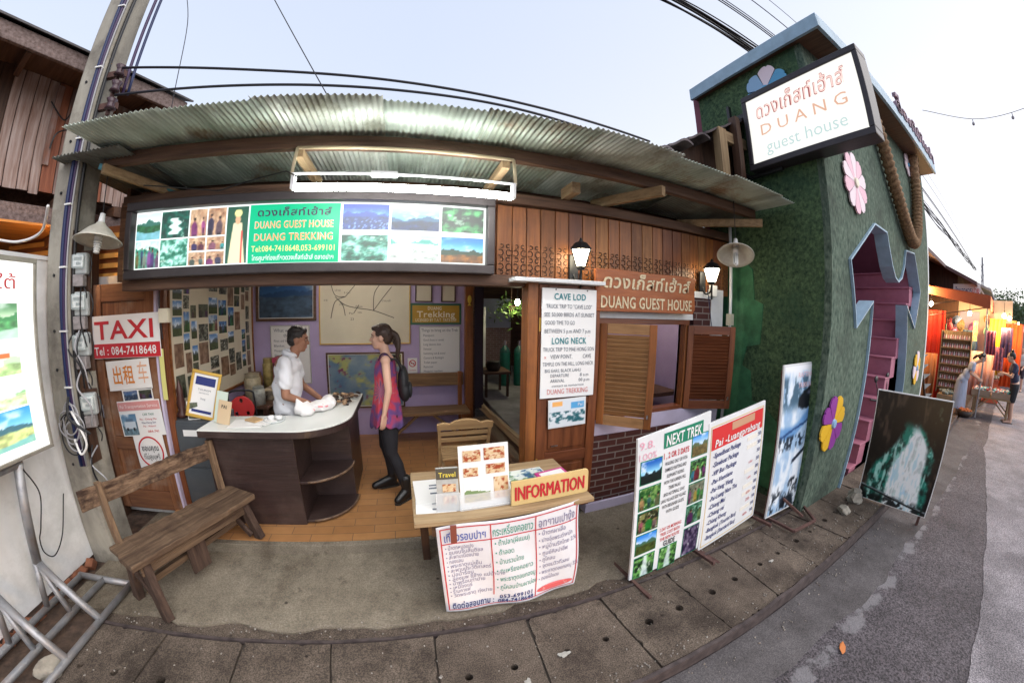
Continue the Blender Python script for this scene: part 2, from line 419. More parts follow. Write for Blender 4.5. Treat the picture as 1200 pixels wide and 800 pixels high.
# ------------------------------------------------------------------ one continuous skin from many closed solids
def skin(name, g, m, parent=None, voxel=.008, smooth=6, factor=.5, loc=None):
    me = g.mesh('tmp'); o = bpy.data.objects.new('tmp', me); COL.objects.link(o)
    r = o.modifiers.new('r', 'REMESH'); r.mode = 'VOXEL'; r.voxel_size = voxel
    if smooth: s_ = o.modifiers.new('s', 'SMOOTH'); s_.factor = factor; s_.iterations = smooth
    dg = bpy.context.evaluated_depsgraph_get(); dg.update()
    out = bpy.data.meshes.new_from_object(o.evaluated_get(dg)); out.name = name
    bpy.data.objects.remove(o); bpy.data.meshes.remove(me)
    for p in out.polygons: p.use_smooth = True
    out.materials.clear(); out.materials.append(m)
    ob = bpy.data.objects.new(name, out); COL.objects.link(ob)
    if parent is not None: ob.parent = parent
    if loc is not None: ob.location = loc
    return ob
def cap(g, p, q, r0, r1=None, n=12):
    r1 = r0 if r1 is None else r1
    g.cyl(p, q, r0, r1, n); g.ell(p, (r0,) * 3, n, 8); g.ell(q, (r1,) * 3, n, 8); return g
# ------------------------------------------------------------------ palette
def brick(name, c1, c2, mortar, bw, bh, ms=.012, plane='xz', rough=.75, bump=.4, off=.5, dirt=.4):
    m, n, b = _base(name)
    tc = n.nodes.new('ShaderNodeTexCoord'); sp = n.nodes.new('ShaderNodeSeparateXYZ'); cb = n.nodes.new('ShaderNodeCombineXYZ')
    n.links.new(tc.outputs['Object'], sp.inputs[0])
    n.links.new(sp.outputs[{'x': 0, 'y': 1, 'z': 2}[plane[0]]], cb.inputs[0]); n.links.new(sp.outputs[{'x': 0, 'y': 1, 'z': 2}[plane[1]]], cb.inputs[1])
    t = n.nodes.new('ShaderNodeTexBrick'); n.links.new(cb.outputs[0], t.inputs[0])
    t.inputs['Color1'].default_value = (*c1, 1); t.inputs['Color2'].default_value = (*c2, 1); t.inputs['Mortar'].default_value = (*mortar, 1)
    t.inputs['Scale'].default_value = 1; t.inputs['Brick Width'].default_value = bw; t.inputs['Row Height'].default_value = bh; t.inputs['Mortar Size'].default_value = ms
    t.offset = off
    nz = n.nodes.new('ShaderNodeTexNoise'); nz.inputs['Scale'].default_value = 9; nz.inputs['Detail'].default_value = 8
    n.links.new(tc.outputs['Object'], nz.inputs['Vector'])
    mx = n.nodes.new('ShaderNodeMix'); mx.data_type = 'RGBA'; mx.blend_type = 'MULTIPLY'; mx.inputs[0].default_value = dirt
    n.links.new(t.outputs[0], mx.inputs['A']); n.links.new(nz.outputs[0], mx.inputs['B']); n.links.new(mx.outputs['Result'], b.inputs['Base Color'])
    bp = n.nodes.new('ShaderNodeBump'); bp.inputs['Strength'].default_value = bump; bp.inputs['Distance'].default_value = .01; bp.invert = True
    n.links.new(t.outputs['Fac'], bp.inputs['Height']); n.links.new(bp.outputs[0], b.inputs['Normal'])
    b.inputs['Roughness'].default_value = rough; _inp(b, 'Specular IOR Level', .3)
    return m
concrete = groundmat('pad concrete', (.255, .222, .172), (.155, .130, .098), (.088, .070, .050), .45, .22, 2.3, .85, 110, (.5, .3), .4)
slabm = groundmat('paving concrete', (.158, .126, .100), (.062, .047, .038), (.034, .025, .020), .68, .34, 3.0, .9, 130, (.3, .3), .6)
edge_m = mat('dark steel edging', (.085, .065, .062), .7, .4, 14, c2=(.04, .03, .03), bump=.4, metal=.2)
polec = mat('pole concrete', (.34, .32, .27), .85, .3, 4, c2=(.2, .185, .16), bump=.3, bscale=50, dirt=.75, dscale=3, dcol=(.11, .095, .08), stretch=(1, 1, .35))
earth = mat('earth', (.11, .07, .05), .95, .4, 12, c2=(.04, .028, .022), bump=.8, bscale=40)
rust = mat('rusty steel', (.13, .07, .06), .75, .4, 18, c2=(.07, .035, .03), bump=.3, metal=.3)
steel = mat('painted steel', (.42, .43, .45), .45, .2, 14, c2=(.25, .25, .27), bump=.1, metal=.5, dirt=.6, dscale=7, dcol=(.2, .13, .09))
galv = mat('galvanised sheet', (.50, .56, .49), .5, .3, 5, c2=(.30, .35, .29), bump=.08, metal=.15, dirt=.6, dscale=2.3, dcol=(.22, .23, .18), stretch=(1, .25, 1))
galv_v = [galv] + [mat('galvanised sheet tone %d' % i, c, r_, .3, 5, c2=c2, bump=.08, metal=.15, dirt=.9, dscale=ds, dcol=dc, stretch=(1, .22, 1)) for i, (c, c2, r_, ds, dc) in enumerate((((.44, .50, .43), (.26, .31, .25), .5, 3.1, (.20, .145, .085)), ((.55, .58, .52), (.36, .39, .33), .45, 1.7, (.17, .16, .11)), ((.40, .44, .36), (.24, .27, .21), .55, 2.6, (.22, .13, .07))))]
galv_old = mat('old galvanised sheet', (.17, .18, .16), .6, .3, 5, c2=(.09, .095, .085), bump=.1, metal=.3, dirt=.6, dscale=2.3, dcol=(.08, .05, .035), stretch=(1, .25, 1))
orange_wood_z = wood('varnished wood upright', (.33, .115, .030), (.16, .052, .015), 'z', .42, spec=.4, dirt=.45, dcol=(.10, .04, .016), scale=1.6)
orange_wood_x = wood('varnished wood', (.34, .125, .036), (.17, .058, .018), 'x', .42, spec=.4, dirt=.45, dcol=(.10, .04, .016), scale=1.6)
red_wood_z = wood('red stained wood upright', (.235, .075, .027), (.11, .033, .013), 'z', .42, spec=.4, dirt=.45, dcol=(.07, .022, .010), scale=1.6)
red_wood_x = wood('red stained wood', (.21, .065, .026), (.11, .032, .014), 'x', .38, spec=.45)
dark_wood_x = wood('dark wood', (.145, .078, .048), (.06, .031, .02), 'x', .55)
dark_wood_z = wood('dark wood upright', (.09, .045, .028), (.04, .02, .013), 'z', .55)
dark_wood_y = wood('dark wood along', (.14, .075, .047), (.06, .031, .02), 'y', .55)
raw_wood_x = wood('raw wood', (.36, .25, .14), (.2, .13, .07), 'x', .7)
raw_wood_y = wood('raw wood along', (.36, .25, .14), (.2, .13, .07), 'y', .7)
raw_wood_z = wood('raw wood upright', (.36, .25, .14), (.2, .13, .07), 'z', .7)
old_wood_x = wood('weathered bench wood', (.17, .11, .068), (.05, .028, .018), 'x', .8, bump=.5, dirt=.7, dcol=(.05, .028, .018))
old_wood_z = wood('weathered bench wood upright', (.085, .052, .038), (.03, .017, .013), 'z', .8, bump=.5)
grey_wood_z = wood('grey weathered boards', (.36, .27, .25), (.14, .075, .055), 'z', .85, bump=.5, dirt=.6, dcol=(.28, .09, .04))
grey_wood_y = wood('grey weathered beam', (.26, .20, .19), (.10, .07, .062), 'y', .85, bump=.4)
purple = mat('lilac painted wall', (.43, .35, .56), .75, .08, 2.5, bump=.06, dirt=.25, dscale=1.5, dcol=(.33, .26, .42))
lilac_trim = mat('lilac trim paint', (.58, .52, .68), .65, .1, 5, bump=.06, dirt=.3, dcol=(.35, .3, .4))
cream = mat('cream ceiling paint', (.62, .56, .42), .8, .1, 3, bump=.05)
white = plain('white plastic', (.8, .8, .79), .4)
white_rough = mat('white paint', (.72, .73, .74), .6, .08, 3, bump=.05, dirt=.35, dscale=2, dcol=(.5, .5, .5))
paper = plain('paper', (.78, .77, .75), .55)
black = plain('black plastic', (.015, .015, .017), .4)
near_black = plain('black lettering', (.02, .02, .03), .5)
navy = plain('navy lettering', (.02, .03, .16), .5)
green_ink = plain('green lettering', (.01, .18, .11), .5)
red_ink = plain('red lettering', (.52, .025, .035), .45)
gold = plain('gold paint', (.62, .38, .08), .35, .6)
chrome = plain('chrome', (.7, .7, .72), .2, 1)
turf = mat('green turf cloth', (.075, .125, .058), 1, .5, 26, c2=(.012, .032, .018), bump=1, bscale=60, dirt=.8, dscale=2.3, dcol=(.028, .070, .040), detail=12)
turf_front = mat('faded turf cloth', (.125, .165, .125), 1, .5, 24, c2=(.018, .042, .030), bump=1, bscale=30, dirt=.8, dscale=2.1, dcol=(.042, .058, .045), stretch=(1, 1, .5), detail=12)
green_paint = mat('bright green paint', (.050, .19, .085), .7, .3, 5, c2=(.03, .12, .055), bump=.4, bscale=60, dirt=.7, dscale=3, dcol=(.022, .07, .035), detail=10)
blue_paint = mat('light blue paint', (.30, .43, .54), .55, .18, 6, bump=.05, dirt=.3, dcol=(.2, .33, .45))
pink_paint = mat('pink stair paint', (.40, .145, .205), .6, .15, 5, bump=.05)
maroon = mat('maroon paint', (.15, .035, .06), .7, .15, 5, bump=.05)
print_m = printed('photo print', .35)
print_lit = printed('backlit print', .5, .78); _inp(print_lit.node_tree.nodes['Principled BSDF'], 'Specular IOR Level', .15)
print_dim = printed('street billboard print', .3, .72)

# ------------------------------------------------------------------ ground, road, paving (the setting)
g = G(); g.quad((-900, -900, -.16), (900, -900, -.16), (900, 900, -.16), (-900, 900, -.16)); struct(g.build('ground', earth))
m, n, b = _base('asphalt')
tc = n.nodes.new('ShaderNodeTexCoord')
def _noise(sc, det=4, ro=.6):
    q = n.nodes.new('ShaderNodeTexNoise'); q.inputs['Scale'].default_value = sc; q.inputs['Detail'].default_value = det; q.inputs['Roughness'].default_value = ro
    n.links.new(tc.outputs['Object'], q.inputs['Vector']); return q
def _ramp(src, a, b_, ca, cb_):
    q = n.nodes.new('ShaderNodeValToRGB'); q.color_ramp.elements[0].position = a; q.color_ramp.elements[1].position = b_
    q.color_ramp.elements[0].color = (*ca, 1); q.color_ramp.elements[1].color = (*cb_, 1); n.links.new(src, q.inputs[0]); return q
fine = _ramp(_noise(75, 3, .7).outputs[0], .40, .62, (.022, .019, .022), (.155, .138, .15))
big = _ramp(_noise(1.3, 10, .72).outputs[0], .38, .64, (.62, .58, .60), (1.12, 1.08, 1.10))
mx = n.nodes.new('ShaderNodeMix'); mx.data_type = 'RGBA'; mx.blend_type = 'MULTIPLY'; mx.inputs[0].default_value = 1
n.links.new(fine.outputs[0], mx.inputs['A']); n.links.new(big.outputs[0], mx.inputs['B'])
def _m(op, a, c, cl=False):
    q = n.nodes.new('ShaderNodeMath'); q.operation = op; q.use_clamp = cl
    for i_, s_ in enumerate((a, c)):
        if isinstance(s_, (int, float)): q.inputs[i_].default_value = s_
        else: n.links.new(s_, q.inputs[i_])
    return q.outputs[0]
pos = n.nodes.new('ShaderNodeSeparateXYZ'); n.links.new(tc.outputs['Object'], pos.inputs[0])
# a broken line of dried cement slurry beside the gutter, and wide worn tracks
off_ = _m('DIVIDE', _m('SUBTRACT', pos.outputs[1], .40), .11); band = _m('POWER', 2.718, _m('MULTIPLY', _m('MULTIPLY', off_, off_), -1.0))
slurry = _ramp(_m('ADD', _m('MULTIPLY', band, .26), _m('MULTIPLY', _noise(3.1, 10, .72).outputs[0], .9)), .672, .745, (0, 0, 0), (.7, .7, .7))
m3 = n.nodes.new('ShaderNodeMix'); m3.data_type = 'RGBA'; n.links.new(slurry.outputs[0], m3.inputs[0]); n.links.new(mx.outputs['Result'], m3.inputs['A']); m3.inputs['B'].default_value = (.22, .21, .22, 1)
crack = n.nodes.new('ShaderNodeTexVoronoi'); crack.feature = 'DISTANCE_TO_EDGE'; crack.inputs['Scale'].default_value = 1.1
wv_ = n.nodes.new('ShaderNodeVectorMath'); wv_.operation = 'ADD'; wn = _noise(4.0, 6, .7); n.links.new(tc.outputs['Object'], wv_.inputs[0]); n.links.new(wn.outputs['Color'], wv_.inputs[1]); n.links.new(wv_.outputs[0], crack.inputs['Vector'])
ck = _ramp(crack.outputs['Distance'], .004, .012, (.35, .35, .35), (1, 1, 1)); m4 = n.nodes.new('ShaderNodeMix'); m4.data_type = 'RGBA'; m4.blend_type = 'MULTIPLY'; m4.inputs[0].default_value = .75
n.links.new(m3.outputs['Result'], m4.inputs['A']); n.links.new(ck.outputs[0], m4.inputs['B']); n.links.new(m4.outputs['Result'], b.inputs['Base Color'])
bp = n.nodes.new('ShaderNodeBump'); bp.inputs['Strength'].default_value = .8; bp.inputs['Distance'].default_value = .012
n.links.new(_noise(95, 3).outputs[0], bp.inputs['Height']); n.links.new(bp.outputs[0], b.inputs['Normal']); b.inputs['Roughness'].default_value = .8
asphalt = m
g = G(); g.lohi((-200, -9, -.155), (500, .868, -.10)); struct(g.build('road', asphalt))
def blob(cx, cy, rx, ry, seed, n=60, rough=.45):
    rg = random.Random(seed); ph = [rg.uniform(0, 6.28) for _ in range(9)]
    out = []
    for i in range(n):
        a = 2 * PI * i / n; k = 1 + rough * sum(math.sin((j + 2) * a + ph[j]) / (j + 2) for j in range(7)) + rg.uniform(-.05, .05)
        out.append((cx + rx * k * math.cos(a), cy + ry * k * math.sin(a)))
    return out
road_pale = groundmat('worn pale road', (.30, .28, .30), (.17, .157, .172), (.125, .115, .125), .75, .12, 2.0, .8, 85, (.35, .3), .7)
gutter_m = groundmat('smooth gutter strip', (.125, .115, .118), (.075, .068, .07), (.055, .049, .049), .55, .15, 2.6, .82, 120, (.4, .3), .4)
def fr1(x, seed):   # ragged line
    return sum(mnoise.noise(Vector((x * f, seed, 0))) / f ** .8 for f in (1.1, 2.7, 6.1, 14.3, 31.0)) 
edge = []; x = 1.0
while x < 420:
    edge.append((x, -.50 + .085 * (min(x, 9) - 2.0) + .05 * fr1(x, 3.3))); x += .035 if x < 9 else (.3 if x < 40 else 8)
g = G(); g.slab(edge + [(420, -8.9), (1.0, -8.9)], -.0995, -.096); struct(g.build('road_lane', road_pale))
edge = []; x = -8.0
while x < 11:
    edge.append((x, .52 - .02 * x + .07 * fr1(x, 8.1))); x += .04
g = G(); g.slab(edge + [(11, .865), (-8, .865)], -.0998, -.0975); struct(g.build('gutter_strip', gutter_m))
# paving slabs over the drain, each with two lifting holes
g = G(); rg = random.Random(8); cut = G()
xs = [-2.33 + .585 * i for i in range(24)]
for i in range(len(xs) - 1):
    a, b_ = xs[i], xs[i + 1]; t = rg.uniform(-.03, .03); zt = rg.uniform(-.006, .006); sk = .03 * math.sin(i * 1.7)
    q = [(a + .006 - sk, .905), (b_ - .006 - .03 * math.sin((i + 1) * 1.7), .905), (b_ - .006 + .03 * math.sin((i + 1) * 1.7), 1.575), (a + .006 + sk, 1.575)]
    out = []
    for e_ in range(4):
        A_, B_ = Vector(q[e_]), Vector(q[(e_ + 1) % 4]); N_ = Vector((-(B_ - A_).y, (B_ - A_).x)).normalized()
        for k_ in range(22):
            t_ = k_ / 22; p_ = A_.lerp(B_, t_); j_ = .006 * fr1(p_.x * 2 + p_.y * 3, i + e_ * 9.1) + (rg.uniform(.008, .02) if rg.random() < .07 else 0) + (.018 if k_ == 0 and rg.random() < .4 else 0); out.append(tuple(p_ + N_ * max(-.004, j_)))
    g.slab(out, -.10, zt)
    for s_ in (-1, 1):
        cx = (a + b_) / 2 + s_ * .13; cut.cyl((cx, 1.24 + rg.uniform(-.01, .01), -.2), (cx, 1.24, .1), .026 + rg.uniform(-.004, .005), n=14)
so = g.build('pavement', slabm); co = cut.build('cutter', None)
md = so.modifiers.new('holes', 'BOOLEAN'); md.object = co; md.operation = 'DIFFERENCE'; md.solver = 'EXACT'
dg = bpy.context.evaluated_depsgraph_get(); dg.update(); me = bpy.data.meshes.new_from_object(so.evaluated_get(dg))
so.modifiers.clear(); so.data = me; bpy.data.objects.remove(co); struct(so)
md = so.modifiers.new('bevel', 'BEVEL'); md.width = .006; md.segments = 2; md.limit_method = 'ANGLE'
g = G(); g.lohi((-2.33, .905, -.14), (11.1, 1.575, -.105)); struct(g.build('drain_bottom', earth))
g = G()
for i in range(1, len(xs) - 1): sk = .03 * math.sin(i * 1.7); g.bar((xs[i] - sk, .91, -.03), (xs[i] + sk, 1.57, -.03), .05, .03)
struct(g.build('joint_dirt', mat('joint dirt', (.062, .050, .040), .95, .4, 30, c2=(.03, .024, .02), bump=.6)))
# grit and crumbs lying on the paving and along the kerb
g = G(); rg = random.Random(44)
for i in range(900):
    x = rg.uniform(-2.2, 6.5); k = rg.random(); y = rg.choice((rg.uniform(.91, 1.57), 1.63 + abs(rg.gauss(0, .05)), .84 - abs(rg.gauss(0, .10)), rg.uniform(.93, 1.0))); z = .004 if y > .9 else -.095
    r_ = rg.uniform(.002, .006) * (1.6 if k < .06 else 1); g.box((x, y, z + r_ * .4), (r_ * 2, r_ * 1.6, r_ * 1.2), Euler((rg.random() * 3, rg.random() * 3, rg.random() * 3)).to_matrix())
tag(g.build('grit', mat('grit', (.34, .31, .27), .9, .6, 60, c2=(.10, .08, .07), bump=0)), 'grit and crumbs scattered on the paving and along the kerb', 'grit', kind='stuff')
def ragged(x0, x1, y0, y1, z0, z1, step=.12, amp=.004, seed=1):
    rg = random.Random(seed); n_ = max(2, int((x1 - x0) / step)); vs = []; g = G()
    for i in range(n_ + 1):
        x = x0 + (x1 - x0) * i / n_; d = rg.uniform(-amp, amp); e = rg.uniform(-amp, amp)
        vs += [(x, y0 + d, z0), (x, y1 + d, z0), (x, y1 + d, z1 + e), (x, y0 + d, z1 + e)]
    fs = []
    for i in range(n_):
        for k in range(4): fs.append((i * 4 + k, i * 4 + (k + 1) % 4, (i + 1) * 4 + (k + 1) % 4, (i + 1) * 4 + k))
    fs += [(0, 1, 2, 3), (n_ * 4 + 3, n_ * 4 + 2, n_ * 4 + 1, n_ * 4)]
    return g.add(vs, fs)
struct(ragged(-2.33, 11.1, .873, .900, -.16, .010, seed=4).build('kerb', edge_m))
struct(ragged(-2.3, 3.6, 1.580, 1.600, -.08, .014, amp=.003, seed=6).build('drain_rail', edge_m))
struct(ragged(-2.3, 3.6, 1.602, 1.66, -.1, -.006, amp=.006, seed=7, step=.05).build('drain_rim', slabm))
g = G(); rg = random.Random(2); e1 = []
for i in range(70): e1.append((-2.7 + 6.3 * i / 69, 1.70 + rg.uniform(-.02, .02) + .02 * math.sin(i * .9)))
g.slab(e1 + [(3.6, 2.75), (-2.7, 3.1)], -.12, .004); struct(g.build('forecourt', concrete))
g = G(); g.lohi((-2.7, 1.655, -.13), (3.6, 2.7, -.012)); struct(g.build('forecourt_bed', slabm))
g = G(); g.lohi((-8, .9, -.15), (-2.335, 3.2, -.03)); struct(g.build('bare_earth', earth))
tile = brick('floor tiles', (.50, .25, .10), (.40, .19, .075), (.23, .13, .07), .36, .115, .004, 'xy', .28, .15, .5, .35)
g = G(); g.lohi((-2.4, 2.55, -.1), (1.2, 5.3, .1)); fl = struct(g.build('tiled_floor', tile))
g = G(); g.lohi((-2.4, 2.49, -.1), (.95, 2.549, .094)); struct(g.build('floor_step', concrete, bevel=.006))

# ------------------------------------------------------------------ the guest house
gh = thing('guest_house', 'timber and lilac painted guest house office open to the street under the tin awning', 'building', (0, 0, 0))
def part(name, m, f, parent=None, bevel=0, smooth=False):
    q = G(); f(q); return q.build(name, m, parent if parent is not None else gh, smooth, bevel)
def bx(a, b_): return lambda q: q.lohi(a, b_)
part('back_wall', purple, bx((-2.45, 5.15, .1), (.90, 5.27, 2.55)))
part('side_wall', purple, bx((-2.42, 3.06, .1), (-2.3, 5.15, 2.55)))
part('ceiling', cream, bx((-2.45, 2.86, 2.5), (1.1, 5.3, 2.56)))
part('lintel', dark_wood_x, bx((-2.42, 2.66, 2.135), (.94, 2.82, 2.225)), bevel=.006)
part('upper_wall', dark_wood_x, bx((-2.6, 2.80, 2.225), (.72, 2.86, 2.90)))
part('rear_upper_wall', dark_wood_x, bx((-2.6, 4.30, 2.57), (3.55, 4.36, 3.17)))
part('side_infill', dark_wood_y, bx((-2.62, 2.87, 2.57), (-2.58, 4.3, 3.17)))
part('top_beam', dark_wood_x, bx((-2.5, 2.70, 2.83), (3.5, 2.80, 2.92)), bevel=.006)
part('post', red_wood_z, bx((-2.292, 3.0, .1), (-2.235, 3.06, 2.49)), bevel=.006)
part('post', orange_wood_z, bx((.86, 5.0, .1), (.975, 5.12, 2.5)), bevel=.006)
part('door_jamb', orange_wood_z, bx((.945, 2.60, .1), (1.035, 2.76, 2.17)), bevel=.006)
part('roof', dark_wood_x, bx((-2.6, 2.87, 3.18), (3.55, 9.6, 3.26)))
# carved fascia boards over door and window, each board its own width
fas = part('fascia', red_wood_z, bx((.70, 2.78, 2.17), (3.45, 2.83, 2.83)))
rg = random.Random(12); x = .72; k = 0
plank_b = wood('honey brown board', (.38, .17, .06), (.2, .08, .027), 'z', .45, dirt=.5, dcol=(.12, .05, .02)); plank_c = wood('deep brown board', (.22, .085, .03), (.12, .042, .016), 'z', .42, dirt=.5, dcol=(.30, .13, .05))
carv = G()
while x < 3.42:
    w = rg.uniform(.122, .142); z0 = 2.178 + rg.uniform(-.004, .004); z1 = 2.815
    bm_ = rg.choice((orange_wood_z, orange_wood_z, red_wood_z, plank_b, plank_c)) if k > 2 else orange_wood_z
    hx = x + w / 2
    part('fascia_board', bm_, bx((x, 2.735 + rg.uniform(-.003, .003), z0), (x + w - .007, 2.762, z1)), fas, bevel=.004)
    for dz, r_ in ((2.30, .026), (2.36, .018), (2.415, .026), (2.47, .016), (2.255, .014)):
        for s_ in (-1, 1):
            pts = [(hx + s_ * (.012 + r_ * (1 - math.cos(t)) * .9), 2.732, dz + r_ * math.sin(t)) for t in [i * PI * 1.5 / 7 - PI * .75 for i in range(8)]]
            carv.tube(pts, .0042, 4)
    x += w; k += 1
carv.build('carving', dark_wood_z, fas)
part('ledge', white_rough, bx((.80, 2.50, 2.168), (1.60, 2.735, 2.20)), bevel=.005)
# side threshold and low boarded wall towards the courtyard
low = part('low_wall', dark_wood_y, lambda q: q.bar((1.13, 5.1, .29), (1.26, 2.95, .29), .38, .05, (0, 0, 1)))
part('coping', raw_wood_y, lambda q: q.bar((1.10, 5.12, .50), (1.24, 2.93, .50), .10, .05, (1, 0, 0)), low, bevel=.005)
# folded door leaf beside the doorway
dl = thing('door_leaf', None, None); dl.parent = gh; dl.location = (1.04, 2.60, .13)
def dpart(nm, a, b_, mm, bev=.004, par=None): return part(nm, mm, bx(a, b_), par or dl, bev)
W, H = .57, 2.03
dpart('stile', (0, 0, 0), (.085, .045, H), red_wood_z); dpart('stile', (W - .085, 0, 0), (W, .045, H), red_wood_z)
for z0, z1 in ((0, .16), (.50, .60), (1.02, 1.08), (1.93, H)): dpart('rail', (.086, .002, z0), (W - .086, .043, z1), red_wood_x)
for z0, z1 in ((.161, .499), (.601, 1.019), (1.081, 1.929)):
    dpart('panel', (.086, .018, z0), (W - .086, .034, z1), red_wood_z); dpart('panel_moulding', (.115, .008, z0 + .03), (W - .115, .0175, z1 - .03), red_wood_z, .006)
dpart('hinge', (.002, -.006, 1.65), (.018, -.0005, 1.76), gold, 0); dpart('hinge', (.002, -.006, .45), (.018, -.0005, .56), gold, 0); dpart('handle', (.14, -.012, .66), (.20, -.0005, .668), chrome, 0)
# brick apron, lilac window wall
bricks = brick('dark red bricks', (.105, .034, .028), (.075, .024, .022), (.24, .2, .19), .20, .068, .007, 'xz')
ap = part('brick_wall', bricks, lambda q: q.plate([(1.61, .10), (3.12, .10), (3.12, .70), (2.98, .80), (1.61, .80)], 2.655, 2.76))
part('plinth', lilac_trim, bx((1.60, 2.63, -.05), (3.42, 2.75, .10)), bevel=.004)
part('window_wall', lilac_trim, lambda q: q.plate([(1.61, .1), (3.36, .1), (3.36, 2.2), (1.61, 2.2)], 2.765, 2.80, [[(1.68, .97), (2.74, .97), (2.74, 1.84), (1.68, 1.84)]]))
part('sill', lilac_trim, lambda q: q.plate([(1.61, .801), (2.98, .801), (3.12, .701), (3.36, .701), (3.36, .95), (1.61, .95)], 2.67, 2.764), bevel=.005)
part('brick_pier', bricks, bx((2.86, 2.69, 1.30), (3.13, 2.764, 2.13)))
part('white_pier', white_rough, bx((3.131, 2.68, .952), (3.34, 2.764, 2.24)), bevel=.004)
part('pier_cap', white_rough, bx((2.84, 2.67, 2.131), (3.13, 2.764, 2.2)), bevel=.004)
tr = [(1.62, 1.895), (2.86, 1.895), (2.86, 1.955)]
tr += [(2.86 - .07 * (1 - math.cos(a)), 1.925 + .06 * math.sin(a)) for a in [i * PI / 16 for i in range(1, 9)]] + [(1.62, 1.985)]
part('window_trim', white_rough, lambda q: q.plate(tr, 2.70, 2.764), bevel=.004)
win = thing('window', None, None); win.parent = gh; win.location = (0, 0, 0)
for a, b_ in (((1.64, 2.69, 1.845), (2.80, 2.80, 1.893)), ((1.64, 2.69, .951), (1.68, 2.80, 1.844)), ((2.74, 2.69, .951), (2.80, 2.80, 1.844)), ((1.681, 2.69, .951), (2.739, 2.80, .99))):
    part('window_frame', red_wood_x if b_[0] - a[0] > .5 else orange_wood_z, bx(a, b_), win, .004)
def shutter(hx, hy, ang, w, z0, z1, side, mz, mx_):
    s = thing('shutter', None, None); s.parent = gh; s.location = (hx, hy, z0); s.rotation_euler = (0, 0, ang)
    h = z1 - z0; t = .035; b0 = .065
    for a, b_ in (((0, 0), (b0, h)), ((w - b0, 0), (w, h))): part('stile', mz, bx((a[0], -t / 2, a[1]), (b_[0], t / 2, b_[1])), s, .003)
    for a, b_ in ((0, .09), (h - .09, h)): part('rail', mx_, bx((b0 + .001, -t / 2 + .001, a), (w - b0 - .001, t / 2 - .001, b_)), s, .003)
    q = G(); nl = 19
    for i in range(nl):
        z = .10 + (h - .2) * (i + .5) / nl
        q.box((w / 2, 0, z), (w - 2 * b0, .006, (h - .2) / nl * 1.25), Matrix.Rotation(R(32) * side, 3, 'X'))
    q.build('louvre', mx_, s)
    part('bolt', chrome, bx((w - .045, -t / 2 - .012, .1), (w - .03, -t / 2 - .0005, .135)), s)
    return s
s1 = shutter(1.66, 2.665, R(-44), .50, .93, 1.85, 1, orange_wood_z, wood('pale louvre wood', (.40, .22, .10), (.24, .125, .055), 'x', .5, dirt=.4, dcol=(.14, .07, .03))); s1['label'] = 'open louvred shutter swung out on the left, pale varnish'
s2 = shutter(2.77, 2.685, R(-27), .55, .95, 1.84, 1, red_wood_z, red_wood_x); s2['label'] = 'open louvred shutter swung out on the right, dark red stain'
# the room behind the window
part('window_room', purple, lambda q: (q.lohi((1.66, 4.3, .1), (3.5, 4.38, 2.5)), q.lohi((1.60, 2.82, .1), (1.655, 4.3, 2.5)), q.lohi((3.45, 2.82, .1), (3.5, 4.3, 2.5)), q.lohi((1.66, 2.83, .08), (3.44, 4.29, .1))))
part('window_room_ceiling', cream, bx((1.60, 2.83, 2.42), (3.5, 4.38, 2.5)))
part('dado', cream, bx((1.67, 4.28, 1.86), (3.44, 4.299, 2.3)))
part('table_top', dark_wood_x, bx((1.8, 3.3, .92), (3.3, 4.25, .97)))
# courtyard behind
struct(part('courtyard_floor', mat('courtyard concrete', (.24, .23, .22), .8, .3, 3, c2=(.14, .13, .125), bump=.2, dirt=.4), bx((1.29, 2.9, .38), (6, 9.4, .46))))
part('courtyard_wall', dark_wood_x, lambda q: (q.lohi((.981, 9.0, .46), (6, 9.1, 3.1)), q.lohi((.98, 5.3, .1), (1.06, 8.999, 3.1))))
part('curtain', plain('dark curtain', (.02, .012, .02), .9), bx((.985, 4.92, .5), (1.11, 4.95, 2.3))); part('curtain', plain('dark curtain', (.02, .012, .02), .9), bx((1.02, 2.80, .5), (1.06, 2.95, 2.3)))
part('courtyard_ceiling', mat('blue tarpaulin', (.03, .03, .09), .8, .2, 3), bx((1.0, 5.2, 2.75), (6, 9, 2.8)))

# ------------------------------------------------------------------ tin awning over the forecourt
aw = thing('tin_awning', 'corrugated galvanised tin awning on a dark beam over the office front', 'awning', (0, 0, 0))
def corr(x0, x1, y0, y1, z0, z1, pitch=.0385, amp=.0078, ny=6, seed=0, th=.0015):
    rg = random.Random(seed); n_ = int((x1 - x0) / pitch * 8); vs = []; g = G()
    for j in range(ny + 1):
        t = j / ny
        for i in range(n_ + 1):
            x = x0 + (x1 - x0) * i / n_; ph = 2 * PI * x / pitch
            e = (.008 * math.sin(x * 3.1 + seed) + .005 * math.sin(x * 7.7 + seed) + .010 * mnoise.noise(Vector((x * 5, seed, 0)))) * (1 - t)
            vs.append((x + .004 * (1 - t) * math.sin(seed * 3), y0 + (y1 - y0) * t + e * (1 - t), z0 + (z1 - z0) * t + amp * math.sin(ph) + e * .8))
    fs = []
    W_ = n_ + 1
    for j in range(ny):
        for i in range(n_): fs.append((j * W_ + i, j * W_ + i + 1, (j + 1) * W_ + i + 1, (j + 1) * W_ + i))
    g.add(vs, fs); return g
x = -2.33; k = 0
